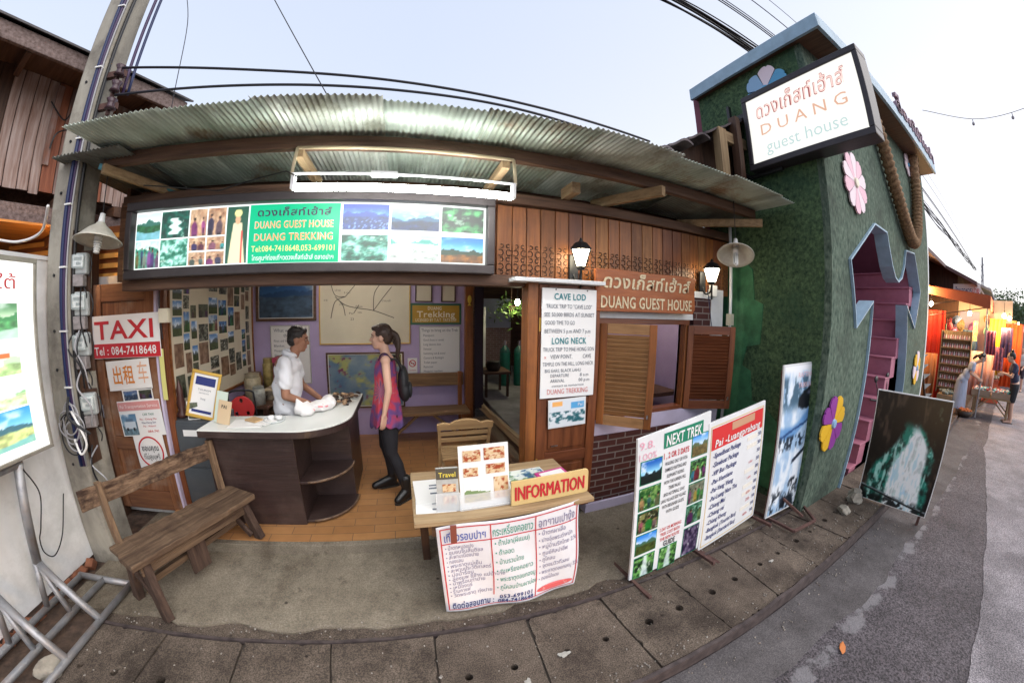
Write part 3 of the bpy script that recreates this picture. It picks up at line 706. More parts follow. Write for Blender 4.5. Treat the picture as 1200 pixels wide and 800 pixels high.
while x < 3.45:
    w = min(.765, 3.52 - x)
    o = corr(x, x + w, 1.82 + (0, .025, -.01, .045, .01, -.015, .03, .0, .02)[k % 9], 4.29, 3.125 + .004 * (k % 2), 3.15 + .004 * (k % 2), seed=k, ny=6).build('roof_sheet', galv_v[(0, 1, 2, 0, 3, 2, 1, 3, 0)[k % 9]], aw, True, fix=False)
    md = o.modifiers.new('thick', 'SOLIDIFY'); md.thickness = .0015
    x += .688; k += 1
o = corr(-2.74, -2.05, 2.10, 3.0, 3.075, 3.05, seed=3).build('roof_sheet', galv_old, aw, True, fix=False); o.modifiers.new('thick', 'SOLIDIFY').thickness = .0015
o = corr(2.35, 3.5, 2.32, 3.0, 3.10, 3.06, seed=4).build('roof_sheet', galv_old, aw, True, fix=False); o.modifiers.new('thick', 'SOLIDIFY').thickness = .0015
part('beam', dark_wood_x, bx((-2.36, 2.27, 3.01), (3.42, 2.33, 3.105)), aw, .006)
part('rafter', raw_wood_y, lambda q: q.bar((1.70, 2.9, 2.985), (1.93, 2.13, 2.945), .055, .085), aw, .004)
part('rafter', raw_wood_y, lambda q: q.bar((2.80, 2.9, 2.96), (3.36, 2.15, 2.93), .05, .08), aw, .004)
part('rafter', raw_wood_y, lambda q: q.bar((-2.28, 2.2, 2.97), (-1.98, 2.95, 2.93), .045, .07), aw, .004)
part('rafter', raw_wood_y, bx((1.28, 2.5, 2.925), (1.36, 2.72, 3.02)), aw, .004)
part('rafter', raw_wood_y, bx((-.78, 2.26, 2.94), (-.72, 2.85, 3.005)), aw, .004); part('rafter', raw_wood_y, bx((.62, 2.26, 2.94), (.68, 2.85, 3.005)), aw, .004)
part('purlin', dark_wood_x, bx((-2.2, 3.20, 3.06), (3.4, 3.25, 3.125)), aw, .004)
part('drain_pipe', mat('teal pipe', (.10, .30, .36), .4, .2, 6, bump=.03), lambda q: q.tube([(-2.34, 2.22, 3.0), (-2.2, 2.48, 2.97), (-2.0, 2.85, 2.93)], .022, 12), aw, 0, True)
part('wiring', black, lambda q: q.tube([(-2.2, 2.5, 2.93), (-1.5, 2.62, 2.86), (-1.1, 2.5, 2.9), (-.8, 2.2, 2.82), (-.68, 2.1, 2.74)], .005, 6), aw)

# ------------------------------------------------------------------ tiled roof edge above the awning (right)
tr_ = thing('tiled_roof_gable', 'dark wavy tiled roof gable with a timber post rising above the tin awning', 'roof', (2.0, 2.4, 3.2))
tilem = mat('old cement tiles', (.12, .095, .10), .8, .4, 7, c2=(.045, .035, .04), bump=.3, dirt=.5, dcol=(.25, .23, .24))
nst = 6
for i in range(nst):
    x0, x1 = 1.98 + .27 * i, 1.98 + .27 * (i + 1) + .06; z0 = 3.40 + .155 * i
    vs = []; g = G(); nn = 8
    for j in range(nn + 1):
        t = j / nn; bmp = .05 * math.sin(t * PI) - .02 * math.sin(t * 2 * PI)
        for yy in (2.36, 4.6): vs += [(x0 + (x1 - x0) * t, yy, z0 + .10 * t + bmp), (x0 + (x1 - x0) * t, yy, z0 + .10 * t + bmp - .025)]
    fs = []
    for j in range(nn):
        a = j * 4; c = a + 4; fs += [(a, a + 2, c + 2, c), (a + 1, c + 1, c + 3, a + 3), (a, c, c + 1, a + 1), (a + 2, a + 3, c + 3, c + 2)]
    fs += [(0, 1, 3, 2), (nn * 4, nn * 4 + 2, nn * 4 + 3, nn * 4 + 1)]
    o = g.add(vs, fs).build('tile_course', tilem, tr_); o.location = (-2.0, -2.4, -3.2); smooth_by_angle(o)
def tp(nm, m, a, b_, bev=.004): o = part(nm, m, bx(a, b_), tr_, bev); o.location = (-2.0, -2.4, -3.2); return o
tp('post', raw_wood_z, (2.98, 2.33, 3.16), (3.10, 2.43, 3.98)); tp('post', dark_wood_z, (3.26, 2.3, 3.16), (3.34, 2.4, 4.2))
tp('rail', raw_wood_x, (3.10, 2.36, 3.86), (3.5, 2.42, 3.99)); tp('rail', dark_wood_x, (2.2, 2.42, 3.3), (3.5, 2.47, 3.42))
o = part('gable_boards', dark_wood_z, lambda q: q.plate([(2.0, 3.17), (3.52, 3.17), (3.52, 4.2), (3.3, 4.12), (2.05, 3.36)], 2.6, 2.64), tr_); o.location = (-2.0, -2.4, -3.2)
# ------------------------------------------------------------------ green shop next door (monster-mouth doorway)
gs = thing('green_shop', 'green turf covered shop with a jagged blue framed doorway and light blue cornice', 'building', (0, 0, 0))
mouth = [(4.57, -.12), (4.70, .75), (4.77, 1.38), (4.80, 1.75), (4.86, 2.21), (4.27, 1.90), (4.05, 2.60), (5.0, 3.17), (5.55, 3.17), (5.63, 3.0), (5.78, 2.76), (5.95, 2.62), (6.13, 2.58), (6.35, 2.66), (6.52, 2.84), (6.67, 3.11), (7.3, 3.16), (7.8, 2.55), (7.41, 1.93), (6.72, 2.26), (6.84, 1.75), (6.95, 1.11), (7.05, -.12)]
part('front_wall', turf_front, lambda q: q.plate([(3.60, -.12), (4.56, -.12)] + mouth[0:1] + mouth[1:] + [(7.06, -.12), (8.75, -.12), (8.75, 5.0), (3.60, 5.0)], 1.50, 1.58), gs)
sw = part('side_wall', turf, bx((3.60, 1.581, -.12), (3.70, 3.10, 5.0)), gs)
pe = [(.1, 1.75), (.75, 1.85), (.9, 2.05), (1.0, 2.2), (1.02, 2.36), (1.35, 2.42), (1.4, 2.55), (1.62, 2.5), (1.66, 2.32), (2.1, 2.30), (2.15, 2.42), (2.5, 2.45), (2.62, 2.6)]
g = G(); g.plate([(3.3, 2.66), (3.3, .1)] + [(y, z) for z, y in pe], 0, .014); g.v = [(3.585 + y, x, z) for x, y, z in g.v]; g.build('painted_panel', green_paint, sw)
part('far_wall', turf, bx((8.65, 1.581, -.12), (8.75, 3.10, 5.0)), gs)
# the blue ribbon round the mouth
vs = []; fs = []
N = len(mouth)
for i, (x, z) in enumerate(mouth):
    a = Vector(mouth[max(i - 1, 0)]); c = Vector(mouth[min(i + 1, N - 1)]); t = (c - a).normalized(); nx, nz = -t.y, t.x
    for y, o_ in ((1.468, .004), (1.66, .004), (1.66, -.018), (1.468, -.018)): vs.append((x + nx * o_, y, z + nz * o_))
for i in range(N - 1):
    for k in range(4): fs.append((i * 4 + k, i * 4 + (k + 1) % 4, (i + 1) * 4 + (k + 1) % 4, (i + 1) * 4 + k))
fs += [(0, 1, 2, 3), (N * 4 - 1, N * 4 - 2, N * 4 - 3, N * 4 - 4)]
g = G(); g.add(vs, fs); g.build('doorway_frame', blue_paint, gs)
g = G()
for i in range(11): g.lohi((5.2 + i * .25, 1.60, -.12), (8.35, 3.0, .03 + i * .285)); g.lohi((5.175 + i * .25, 1.59, .0301 + i * .285), (5.45 + i * .25, 3.0, .055 + i * .285))
g.build('stairs', pink_paint, gs, bevel=.006)
part('stair_wall', pink_paint, bx((4.2, 3.04, -.12), (8.35, 3.10, 4.0)), gs)
part('inner_wall', maroon, lambda q: (q.lohi((3.60, 3.101, -.12), (8.75, 3.2, 5.0)), q.lohi((8.4, 1.7, -.12), (8.649, 3.10, 4.9))), gs)
co = part('cornice', blue_paint, lambda q: (q.lohi((3.48, 1.19, 4.91), (3.52, 3.14, 5.085)), q.lohi((3.521, 1.19, 4.91), (8.75, 1.23, 5.085))), gs, .004)
part('soffit', dark_wood_y, lambda q: (q.lohi((3.521, 1.231, 4.93), (3.72, 3.12, 4.96)), q.lohi((3.721, 1.231, 4.93), (8.75, 1.6, 4.96))), gs)
# carved letters standing on the front cornice
purple_wood = mat('pinkish carved wood', (.30, .21, .27), .7, .3, 12, c2=(.16, .1, .13))
lettering(co, purple_wood, [('ดอกไม้ในป่า', 7.3, 5.16, .20, 2.6, 'C', .02), ('ส', 6.15, 5.25, .40, .25, 'C', .02)], y=1.17, ext=.05, name='carved_letters')
# flowers on the walls
def flower(name, label, loc, rotz, pet, cols, core, parent=None, n=6, tilt=0):
    t = thing(name, label, 'flower decoration', loc, (0, tilt, rotz), 'painted board flowers on the green shop')
    for k in range(n):
        a = 2 * PI * k / n + .3
        pts = []
        for i in range(13):
            u = -1 + 2 * i / 12; r_ = pet * (1 - .16 * u * u) + (-.05 * pet if abs(u) < .15 else 0)
            th = a + u * (PI / n) * .93
            pts.append((r_ * math.cos(th), r_ * math.sin(th)))
        q = G(); q.plate([(0, 0)] + pts, -.018, 0); q.build('petal', cols[k % len(cols)], t)
    q = G(); q.lathe([(.0, 0), (pet * .17, 0), (pet * .14, .02), (0, .024)], (0, -.018, 0), 20, axis=(0, -1, 0)); q.build('flower_centre', core, t)
    return t
yel = plain('yellow board', (.72, .42, .02), .5); vio = plain('violet board', (.25, .04, .28), .5); lblue = plain('pale blue board', (.25, .42, .62), .5)
flower('flower_panel', 'large yellow and violet board flower with a blue centre low on the green front', (3.88, 1.48, .93), 0, .30, [yel, yel, vio, vio], lblue, n=8)
pkw = plain('pale pink board', (.75, .62, .68), .5); pk = plain('pink board', (.72, .42, .52), .5)
flower('flower_panel', 'pink and white board flower high on the green front beside the rope', (4.38, 1.48, 3.50), 0, .36, [pkw, pk], plain('cream board', (.75, .7, .55), .5), n=10)
skyb = plain('mid blue board', (.09, .33, .55), .5)
flower('flower_panel', 'blue and white board flower under the cornice, half behind the lit guest house sign', (3.58, 2.02, 4.55), R(-90), .30, [skyb, pkw, lblue], skyb, n=6)
flower('flower_panel', 'small white ring flower near the far end of the green front under the carved letters', (7.45, 1.48, 4.72), 0, .22, [pkw], skyb, n=6)
flower('flower_panel', 'yellow flower on the narrow strip right of the blue doorway', (7.9, 1.48, 1.25), 0, .3, [yel, pkw], lblue, n=6)
# twisted rope hanging in a loop
rp = thing('rope_loop', 'thick brown bound rope hanging in a loop over the doorway', 'rope', (5.63, 1.40, 4.9))
ctrl = [(5.2, 4.92), (5.55, 4.5), (5.85, 4.0), (6.25, 3.6), (6.65, 3.33), (7.0, 3.27), (7.25, 3.5), (7.42, 3.9), (7.52, 4.3), (7.6, 4.9)]
def spline(P, n=12):
    P = [Vector(p) for p in P]; out = []
    for i in range(len(P) - 1):
        p0, p1, p2, p3 = P[max(i - 1, 0)], P[i], P[i + 1], P[min(i + 2, len(P) - 1)]
        for k in range(n):
            t = k / n; out.append(.5 * ((2 * p1) + (p2 - p0) * t + (2 * p0 - 5 * p1 + 4 * p2 - p3) * t * t + (3 * p1 - p0 - 3 * p2 + p3) * t ** 3))
    return out + [P[-1]]
pts = spline([(x - 5.63, 0, z - 4.9) for x, z in ctrl], 24)
g = G(); g.tube(pts, [.085 + .012 * math.sin(i * 1.6) for i in range(len(pts))], 12)
g.build('binding', mat('rope fibre', (.27, .16, .08), .85, .4, 30, c2=(.1, .055, .03), bump=.4), rp, True)

# ------------------------------------------------------------------ two storey timber neighbour (left)
HA = R(63.2)
nb = thing('timber_house', 'weathered two storey timber house with wide eaves and an orange lit ground floor', 'house', (-2.60, 3.47, 0), (0, 0, HA))
def hw_(x, y, z): return Vector((-2.60 + x * math.cos(HA) - y * math.sin(HA), 3.47 + x * math.sin(HA) + y * math.cos(HA), z))
def npart(nm, m, f, bev=0, par=None): return part(nm, m, f, par or nb, bev)
rg = random.Random(5); x = -3.4
pale_b = wood('pale weathered boards', (.46, .37, .34), (.22, .13, .10), 'z', .85, bump=.4); red_b = wood('faded red boards', (.34, .13, .075), (.16, .055, .035), 'z', .8, bump=.4)
fr = npart('upper_wall', dark_wood_z, bx((-6, .60, 3.10), (.02, .66, 4.6)))
while x < -.02:
    w = rg.uniform(.085, .15); c = dark_wood_z if x < -1.62 else rg.choice((grey_wood_z, grey_wood_z, pale_b, red_b))
    q = G(); q.lohi((x, .575 + rg.uniform(0, .012), 3.09 + rg.uniform(-.02, .02)), (x + w - .008, .598, 4.188)); q.build('wall_board', c, fr, bevel=.003); x += w
q = G(); q.lohi((-1.16, .55, 3.35), (-1.10, .574, 4.15)); q.build('cover_strip', grey_wood_z, fr)
q = G(); q.tube(spline([(-1.2, .53, 3.95), (-1.05, .50, 3.80), (-.98, .5, 3.9), (-.9, .52, 3.78), (-1.08, .5, 3.66), (-1.12, .52, 3.5)]), .008, 6); q.build('loose_wire', black, fr)
npart('sill_beam', grey_wood_y, bx((-6, .50, 2.79), (.3, .62, 2.95)), .006)
for k in range(9): npart('joist', dark_wood_y, bx((-4.6 + k * .6, .46, 2.951), (-4.52 + k * .6, 1.4, 3.06)), .004)
npart('fascia', grey_wood_y, bx((-6.5, -.03, 4.06), (.02, .02, 4.215)), .008)
npart('end_board', grey_wood_y, lambda q: q.bar((.035, 0, 4.14), (.035, 2.6, 4.14 + 1.1), .03, .16, (1, 0, 0)), .005)
npart('soffit', dark_wood_y, lambda q: q.add([(-6.5, .021, 4.20), (.02, .021, 4.20), (.02, .599, 4.20), (-6.5, .599, 4.20), (-6.5, .021, 4.19), (.02, .021, 4.19), (.02, .599, 4.19), (-6.5, .599, 4.19)], [(0, 1, 2, 3), (7, 6, 5, 4)]))
for k in range(10): npart('rafter', dark_wood_y, lambda q: q.bar((-5.9 + k * .62, .03, 4.10), (-5.9 + k * .62, .57, 4.13), .05, .09), .004)
npart('roof', mat('dark tin roof', (.09, .085, .09), .7, .3, 5), lambda q: q.add([(-6.6, -.08, 4.22), (.06, -.08, 4.22), (.06, 3, 5.5), (-6.6, 3, 5.5), (-6.6, -.08, 4.24), (.06, -.08, 4.24), (.06, 3, 5.52), (-6.6, 3, 5.52)], [(3, 2, 1, 0), (4, 5, 6, 7), (0, 1, 5, 4), (1, 2, 6, 5)]))
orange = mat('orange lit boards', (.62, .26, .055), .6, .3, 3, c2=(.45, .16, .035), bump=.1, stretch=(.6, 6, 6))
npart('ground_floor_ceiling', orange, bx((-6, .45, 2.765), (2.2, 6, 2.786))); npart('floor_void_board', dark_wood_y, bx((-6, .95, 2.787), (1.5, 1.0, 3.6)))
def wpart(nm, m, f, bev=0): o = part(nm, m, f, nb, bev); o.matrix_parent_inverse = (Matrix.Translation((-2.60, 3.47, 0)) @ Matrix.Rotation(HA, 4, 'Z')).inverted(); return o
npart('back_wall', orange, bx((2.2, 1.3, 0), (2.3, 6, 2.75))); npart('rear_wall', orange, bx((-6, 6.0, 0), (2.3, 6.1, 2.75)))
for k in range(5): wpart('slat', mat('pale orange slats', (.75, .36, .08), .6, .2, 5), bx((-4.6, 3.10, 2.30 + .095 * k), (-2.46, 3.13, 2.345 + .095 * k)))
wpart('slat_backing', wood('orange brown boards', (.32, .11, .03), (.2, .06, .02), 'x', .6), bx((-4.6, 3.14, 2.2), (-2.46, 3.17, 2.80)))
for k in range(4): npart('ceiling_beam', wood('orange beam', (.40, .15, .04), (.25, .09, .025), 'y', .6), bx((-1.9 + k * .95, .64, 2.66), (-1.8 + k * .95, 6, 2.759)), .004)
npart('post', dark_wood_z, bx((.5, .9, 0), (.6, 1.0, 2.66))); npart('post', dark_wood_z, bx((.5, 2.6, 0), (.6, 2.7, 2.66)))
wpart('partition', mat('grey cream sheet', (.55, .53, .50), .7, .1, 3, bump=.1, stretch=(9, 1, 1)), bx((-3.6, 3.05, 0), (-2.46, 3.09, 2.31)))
# the lamp in the neighbour's ground floor
lb = thing('ceiling_bulb', 'bare warm bulb under the neighbouring house floor', 'lamp', (-3.25, 2.72, 2.42))
q = G(); q.ell((0, 0, 0), (.04, .04, .055)); q.build('bulb', glow('warm bulb glass', (1, .55, .2), 60), lb, True)
q = G(); q.cyl((0, 0, .05), (0, 0, .10), .018); q.cyl((0, 0, .10), (0, 0, .30), .004); q.build('socket', black, lb)
for (nm, p, e, c, rr) in (('house lamp', (0, -.02, -.13), 95, (1, .60, .25), .08),):
    l = bpy.data.lights.new(nm, 'POINT'); l.energy = e; l.color = c; l.shadow_soft_size = rr; lo = bpy.data.objects.new('lamp_light', l); COL.objects.link(lo); lo.parent = lb; lo.location = Vector(p) - Vector((-3.25, 2.72, 2.42))

# white hoarding between the lit billboard and the pole
wp = thing('white_hoarding', 'plain white painted sheet hoarding behind the lit street billboard', 'fence', (-2.87, 1.2, -.03))
q = G(); q.lohi((-.03, -2.6, .06), (0, 1.10, 2.40)); q.build('sheet', mat('white hoarding paint', (.80, .81, .82), .6, .1, 2, bump=.05, dirt=.5, dscale=1.8, dcol=(.42, .43, .42)), wp)
q = G(); q.lohi((-.06, -2.6, 2.401), (.01, 1.11, 2.43)); q.build('top_rail', white_rough, wp)
q = G(); rg = random.Random(4)
for k in range(26): q.box((.03 + rg.uniform(-.02, .03), -1.2 + k * .085, .02 + rg.uniform(-.03, .03)), (.07, .08, .08), Euler((rg.random(), rg.random(), rg.random())).to_matrix())
q.build('rubble_footing', mat('broken brick', (.28, .11, .06), .9, .4, 10), wp, bevel=.008)

# ------------------------------------------------------------------ concrete utility pole with its cables
pl = thing('utility_pole', 'square concrete utility pole with blue cables strapped to it', 'pole', (-2.735, 2.36, -.05))
q = G(); hw = []
zz = [0, 1, 2, 3, 4, 5.2, 7.5]
for z in zz:
    t = z / 7.5; w = .140 - .045 * t; lx = .03 * t * 7.5 / 2.2; 
    hw.append([(lx - w, -w), (lx + w, -w), (lx + w, w), (lx - w, w)])
vs = [(x, y, z) for z, r_ in zip(zz, hw) for x, y in r_]
fs = [(i * 4 + k, i * 4 + (k + 1) % 4, (i + 1) * 4 + (k + 1) % 4, (i + 1) * 4 + k) for i in range(len(zz) - 1) for k in range(4)] + [(3, 2, 1, 0), (24, 25, 26, 27)]
q.add(vs, fs); pole = q.build('shaft', polec, pl, bevel=.02)
q = G()
for z in (.9, 1.25, 1.62, 1.9, 2.3, 2.9, 3.3, 3.8): q.cyl((-.03 + z * .014, -.1, z), (-.03 + z * .014, -.145 + z * .0055, z), .012, n=8)
q.build('bolt_hole', black, pole)
cab = plain('blue cable', (.012, .022, .085), .45); vio_c = plain('violet cable', (.045, .022, .075), .45); grey_c = plain('grey cable', (.36, .36, .38), .5)
def pole_cable(nm, m, off, y, r_, z0, z1):
    q = G(); pts = [(off + .0085 * z, y + .0058 * z + .004 * math.sin(z * 3 + off * 40), z) for z in np.linspace(z0, z1, 26)]
    q.tube(pts, r_, 8); return q.build(nm, m, pl, True)
pole_cable('cable', cab, .085, -.152, .016, .9, 7.4); pole_cable('cable', vio_c, .112, -.150, .012, .9, 7.4); pole_cable('cable', grey_c, .132, -.148, .007, .9, 7.4); pole_cable('cable', black, .150, -.10, .014, 1.0, 7.4)
pole_cable('cable', vio_c, .30, -.02, .013, 3.7, 7.3); pole_cable('cable', cab, .335, 0, .012, 3.7, 7.3)
q = G()
for z in (1.5, 1.9, 2.35, 2.8, 3.3, 3.9, 4.5, 5.1): q.box((.105 + .0085 * z, -.158 + .0058 * z, z), (.065, .03, .012))
q.build('cable_clip', white, pl)
q = G(); q.lohi((.14, -.08, 3.55), (.36, -.04, 3.60)); q.lohi((.14, -.08, 3.83), (.36, -.04, 3.88)); q.lohi((.27, -.07, 3.5), (.30, -.05, 3.95)); q.build('bracket', rust, pl)
for z in (3.57, 3.72, 3.86):
    q = G(); q.lathe([(.02, -.045), (.045, -.04), (.03, -.012), (.03, .012), (.045, .04), (.02, .045)], (.33, -.09, z), 14, cap=True); q.build('insulator', mat('brown porcelain', (.06, .03, .04), .2, .2, 5, bump=0), pl, True)
# meters on the pole
meter_grey = mat('meter housing', (.42, .45, .45), .45, .2, 9, bump=.05, dirt=.4, dscale=6); meter_glass = glass('meter glass', (.75, .85, .85), .08, .4)
def meter(z, label, sc=.72, lean=0):
    t = thing('electric_meter', label, 'electric meter', (-2.535, 2.32, z), (0, 0, R(20 + lean)), 'electric meters on the pole')
    q = G(); q.lohi((-.085 * sc, -.03, -.10 * sc), (.085 * sc, .03, .12 * sc)); q.build('housing', meter_grey, t, bevel=.014)
    q = G(); q.lohi((-.070 * sc, -.065, -.045 * sc), (.070 * sc, -.031, .10 * sc)); q.build('cover', meter_glass, t, bevel=.012)
    q = G(); q.lohi((-.055 * sc, -.050, -.02 * sc), (.055 * sc, -.038, .085 * sc)); q.build('face_plate', paper, t)
    q = G(); q.lohi((-.045 * sc, -.055, .04 * sc), (.045 * sc, -.0505, .07 * sc)); q.lohi((-.02 * sc, -.055, -.005 * sc), (.03 * sc, -.0505, .02 * sc)); q.build('register', black, t)
    q = G(); q.lohi((-.06 * sc, -.05, -.22 * sc), (.06 * sc, .02, -.101 * sc)); q.build('terminal_box', mat('terminal box', (.30, .27, .27), .6, .4, 14, dirt=.5, dscale=12), t, bevel=.008)
    q = G(); q.lohi((-.10 * sc, .031, -.25 * sc), (.085 * sc, .05, .15 * sc)); q.build('backboard', dark_wood_z, t)
    q = G(); q.tube(spline([(.05 * sc, -.02, -.22 * sc), (.09 * sc, -.03, -.3 * sc), (.06 * sc, 0, -.38 * sc)]), .005, 6); q.tube(spline([(.10 * sc, 0, .10 * sc), (.13 * sc, -.01, 0), (.10 * sc, -.01, -.12 * sc)]), .005, 6); q.build('lead', black, t)
    return t
meter(2.32, 'topmost electric meter on the pole, below the pendant lamp'); meter(2.03, 'second electric meter down the pole, beside the taxi board top', .8, 5)
meter(1.74, 'third electric meter down the pole, level with the taxi telephone number', .78, -4); meter(1.30, 'lowest electric meter on the pole, tangled in loose cables', .75, 8)
for k in range(7):
    q = G(); rr = random.Random(k + 50); x0, z0 = .20 + rr.uniform(-.03, .05), rr.choice((2.2, 1.9, 1.62, 1.35, 1.05)); q.tube(spline([(x0, -.08, z0), (x0 + rr.uniform(-.05, .07), -.14, z0 - .12), (x0 + rr.uniform(-.03, .1), -.12, z0 - .26), (x0 + rr.uniform(-.06, .06), -.08, z0 - .42)]), rr.uniform(.004, .008), 6); q.build('loose_wire', black if k % 3 else grey_c, pl, True)
q = G(); q.lohi((.142, -.10, .9), (.160, .02, 3.0)); q.build('meter_board', dark_wood_z, pl)
cc = thing('coiled_cable', 'tangle of loose white and black cable coiled on the pole', 'cable', (-2.53, 2.17, 1.20))
rg = random.Random(9)
for k in range(6):
    q = G(); a0 = rg.random() * 6; rx, rz = rg.uniform(.07, .12), rg.uniform(.10, .17); cx, cz = rg.uniform(-.06, .02), rg.uniform(-.08, .05)
    q.tube([(cx + rx * math.cos(t + a0), -.05 - .02 * math.sin(t * 1.3 + k), cz + rz * math.sin(t + a0)) for t in np.linspace(0, 6.9, 30)], .0055, 6); q.build('loop', grey_c if k < 4 else black, cc, True)
q = G(); q.tube(spline([(.02, -.06, .1), (.12, -.1, .02), (.14, -.08, -.12), (.06, -.08, -.2), (0, -.06, -.1)]), .009, 8); q.build('conduit', white, cc, True)
q = G(); q.tube(spline([(.0, -.05, .2), (.05, -.12, .08), (.14, -.1, .0), (.18, -.06, -.05)]), .01, 8); q.build('loop', black, cc, True)

# ------------------------------------------------------------------ lit billboard on a tubular stand (far left)
sb = thing('lit_billboard', 'tall glowing billboard of tourist photos on the tubular stand at the left edge', 'billboard', (-2.46, 1.34, 1.14), (0, 0, R(90)))
q = G(); q.lohi((-.75, .012, 0), (.52, .13, 1.17)); q.build('cabinet', mat('billboard cabinet', (.30, .28, .25), .5, .3, 8, metal=.3), sb, bevel=.006)
q = G()
for a, b_ in (((-.75, -.012, 0), (.52, .0118, .022)), ((-.75, -.012, 1.14), (.52, .0118, 1.17)), ((.498, -.012, .0225), (.52, .0118, 1.1395)), ((-.75, -.012, .0225), (-.728, .0118, 1.1395))): q.lohi(a, b_)
q.build('rim', mat('billboard rim', (.33, .31, .27), .45, .2, 8, metal=.4), sb, bevel=.003)
q = G(); q.lohi((-.728, .002, .0225), (.498, .0115, 1.1395)); q.build('face', glow('billboard glow', (1, 1, .96), .72), sb)
def bpic(img, x, z, w, h): return picture(sb, img, x, z, w, h, print_dim, .000)
r_ = RNG(4)
bpic(P_land(26, 30, r_, (.25, .5, .3), (.85, .95, .8), (.15, .5, .25), (.3, .6, .35), .45, (.85, .95, .9)), .18, .80, .40, .20)
im = P_land(26, 34, r_, (.9, .97, 1), (1, 1, 1), (.75, .9, .7), (.7, .85, .55), .6); im[8:12, 8:28] = (.95, .45, .2); im[12:18, 12:24] = (.97, .97, .95); im[13:16, 13:21] = (.2, .55, .85); bpic(im, .17, .585, .42, .18)
im = P_land(26, 34, r_, (.98, 1, 1), (1, 1, 1), (.5, .75, .5), (.85, .95, .7), .55); im[9:16, 14:20] = (.45, .35, .3); im[12:17, 18:28] = (.85, .88, .85); bpic(im, .17, .395, .44, .17)
bpic(P_land(30, 34, r_, (.15, .6, .85), (.55, .85, .95), (.1, .35, .4), (.75, .8, .5), .55, (.45, .75, .75)), .17, .19, .46, .22)
for k in range(4): bpic(P_land(22, 26, RNG(30 + k), hill=(.4, .7, .5)), -.36, .80 - .205 * k, .42, .18)
lettering(sb, red_ink, [('เที่ยวปายใต้', .04, 1.02, .075, .66)], y=-.002)
st = thing('billboard_stand', 'grey welded tube stand with triangular braces under the lit billboard', 'stand', (-2.5, 1.45, 0))
q = G()
X0 = 2.5; Y0 = -1.45
def tb(a, b_, r=.025): q.cyl((a[0] + X0, a[1] + Y0, a[2]), (b_[0] + X0, b_[1] + Y0, b_[2]), r, n=12)
zb = .035
for xx in (-2.25, -2.52, -2.76): tb((xx, .2, zb), (xx, 1.96, zb))
tb((-2.78, 1.96, zb), (-2.23, 1.96, zb))
q.build('base_frame', steel, st, True)
for yy in (1.60, 1.25, .45):
    q = G(); tb((-2.66, yy, .42), (-2.50, yy, 1.12), .031); q.build('post', steel, st, True)
    q = G(); tb((-2.66, yy, .42), (-2.25, yy - .02, zb)); q.build('brace', steel, st, True)
    q = G(); tb((-2.66, yy, .40), (-2.52, yy - .02, zb), .019); q.build('brace', steel, st, True)
    q = G(); tb((-2.68, yy, .42), (-2.76, yy - .02, zb), .021); q.build('brace', steel, st, True)
q = G(); tb((-2.50, .4, 1.115), (-2.50, 1.62, 1.115)); q.build('cross_rail', steel, st, True)
q = G(); q.tube(spline([(.02, .16, 1.08), (.03, .22, .9), (.05, .14, .72), (.0, .13, .62), (-.05, .16, .5), (.02, .18, .48), (.1, .24, .62), (.0, .42, .8)]), .0045, 6); q.build('wire', black, st, True)

# ------------------------------------------------------------------ taxi door leaf and the notices on it
td = thing('panelled_door', 'old brown panelled door leaf standing beside the pole, covered with notices', 'door', (-2.70, 2.965, .08))
W, H = .76, 2.15
def tdp(nm, a, b_, m, bev=.005): q = G(); q.lohi(a, b_); return q.build(nm, m, td, bevel=bev)
worn_z = wood('worn door wood', (.27, .115, .05), (.13, .05, .025), 'z', .55, dirt=.7, dcol=(.30, .22, .16)); worn_x = wood('worn door rail', (.25, .11, .05), (.13, .055, .03), 'x', .6, dirt=.6, dcol=(.08, .05, .035))
tdp('stile', (-.38, 0, 0), (-.27, .045, H), worn_z); tdp('stile', (.27, 0, 0), (.38, .045, H), worn_z)
for z0, z1 in ((0, .2), (.62, .74), (1.2, 1.3), (H - .16, H)): tdp('rail', (-.269, .002, z0), (.269, .043, z1), worn_x)
for z0, z1 in ((.201, .619), (.741, 1.199), (1.301, H - .161)): tdp('door_panel', (-.269, .016, z0), (.269, .034, z1), worn_z)
tdp('edge_strip', (.381, -.005, 0), (.405, .05, H), lilac_trim); tdp('handle', (-.345, -.03, .92), (-.33, -.0005, 1.05), chrome)
nb2 = thing('door_frame_post', 'dark weathered timber post between the pole and the notice covered door', 'post', (-2.98, 2.90, -.02)); q = G(); q.lohi((-.22, .02, 0), (-.085, .14, 2.9)); q.build('timber', dark_wood_z, nb2, bevel=.006)
def sheet(name, label, cat, loc, w, h, m, tilt=0, th=.003, rotz=0, group=None):
    """a flat board or paper with its own small thickness; local x right, z up, front towards -y"""
    t = thing(name, label, cat, loc, (0, tilt, rotz), group)
    q = G(); q.lohi((-w / 2, 0, -h / 2), (w / 2, th, h / 2)); q.build('board' if th > .004 else 'paper', m, t, bevel=.001 if th > .004 else 0); return t
ty = 2.945
s = sheet('taxi_sign', 'white and red TAXI board with a telephone number on the door', 'sign', (-2.672, ty - .005, 1.76), .86, .385, white, R(-1.5), .006)
q = G(); q.lohi((-.425, -.0025, -.188), (.425, -.0005, -.06)); q.build('red_band', red_ink, s)
lettering(s, red_ink, [('TAXI', 0, .065, .165, .72, 'C', .022)]); lettering(s, white, [('Tel : 084-7418648', 0, -.122, .075, .76, 'C', .012)], y=-.0045)
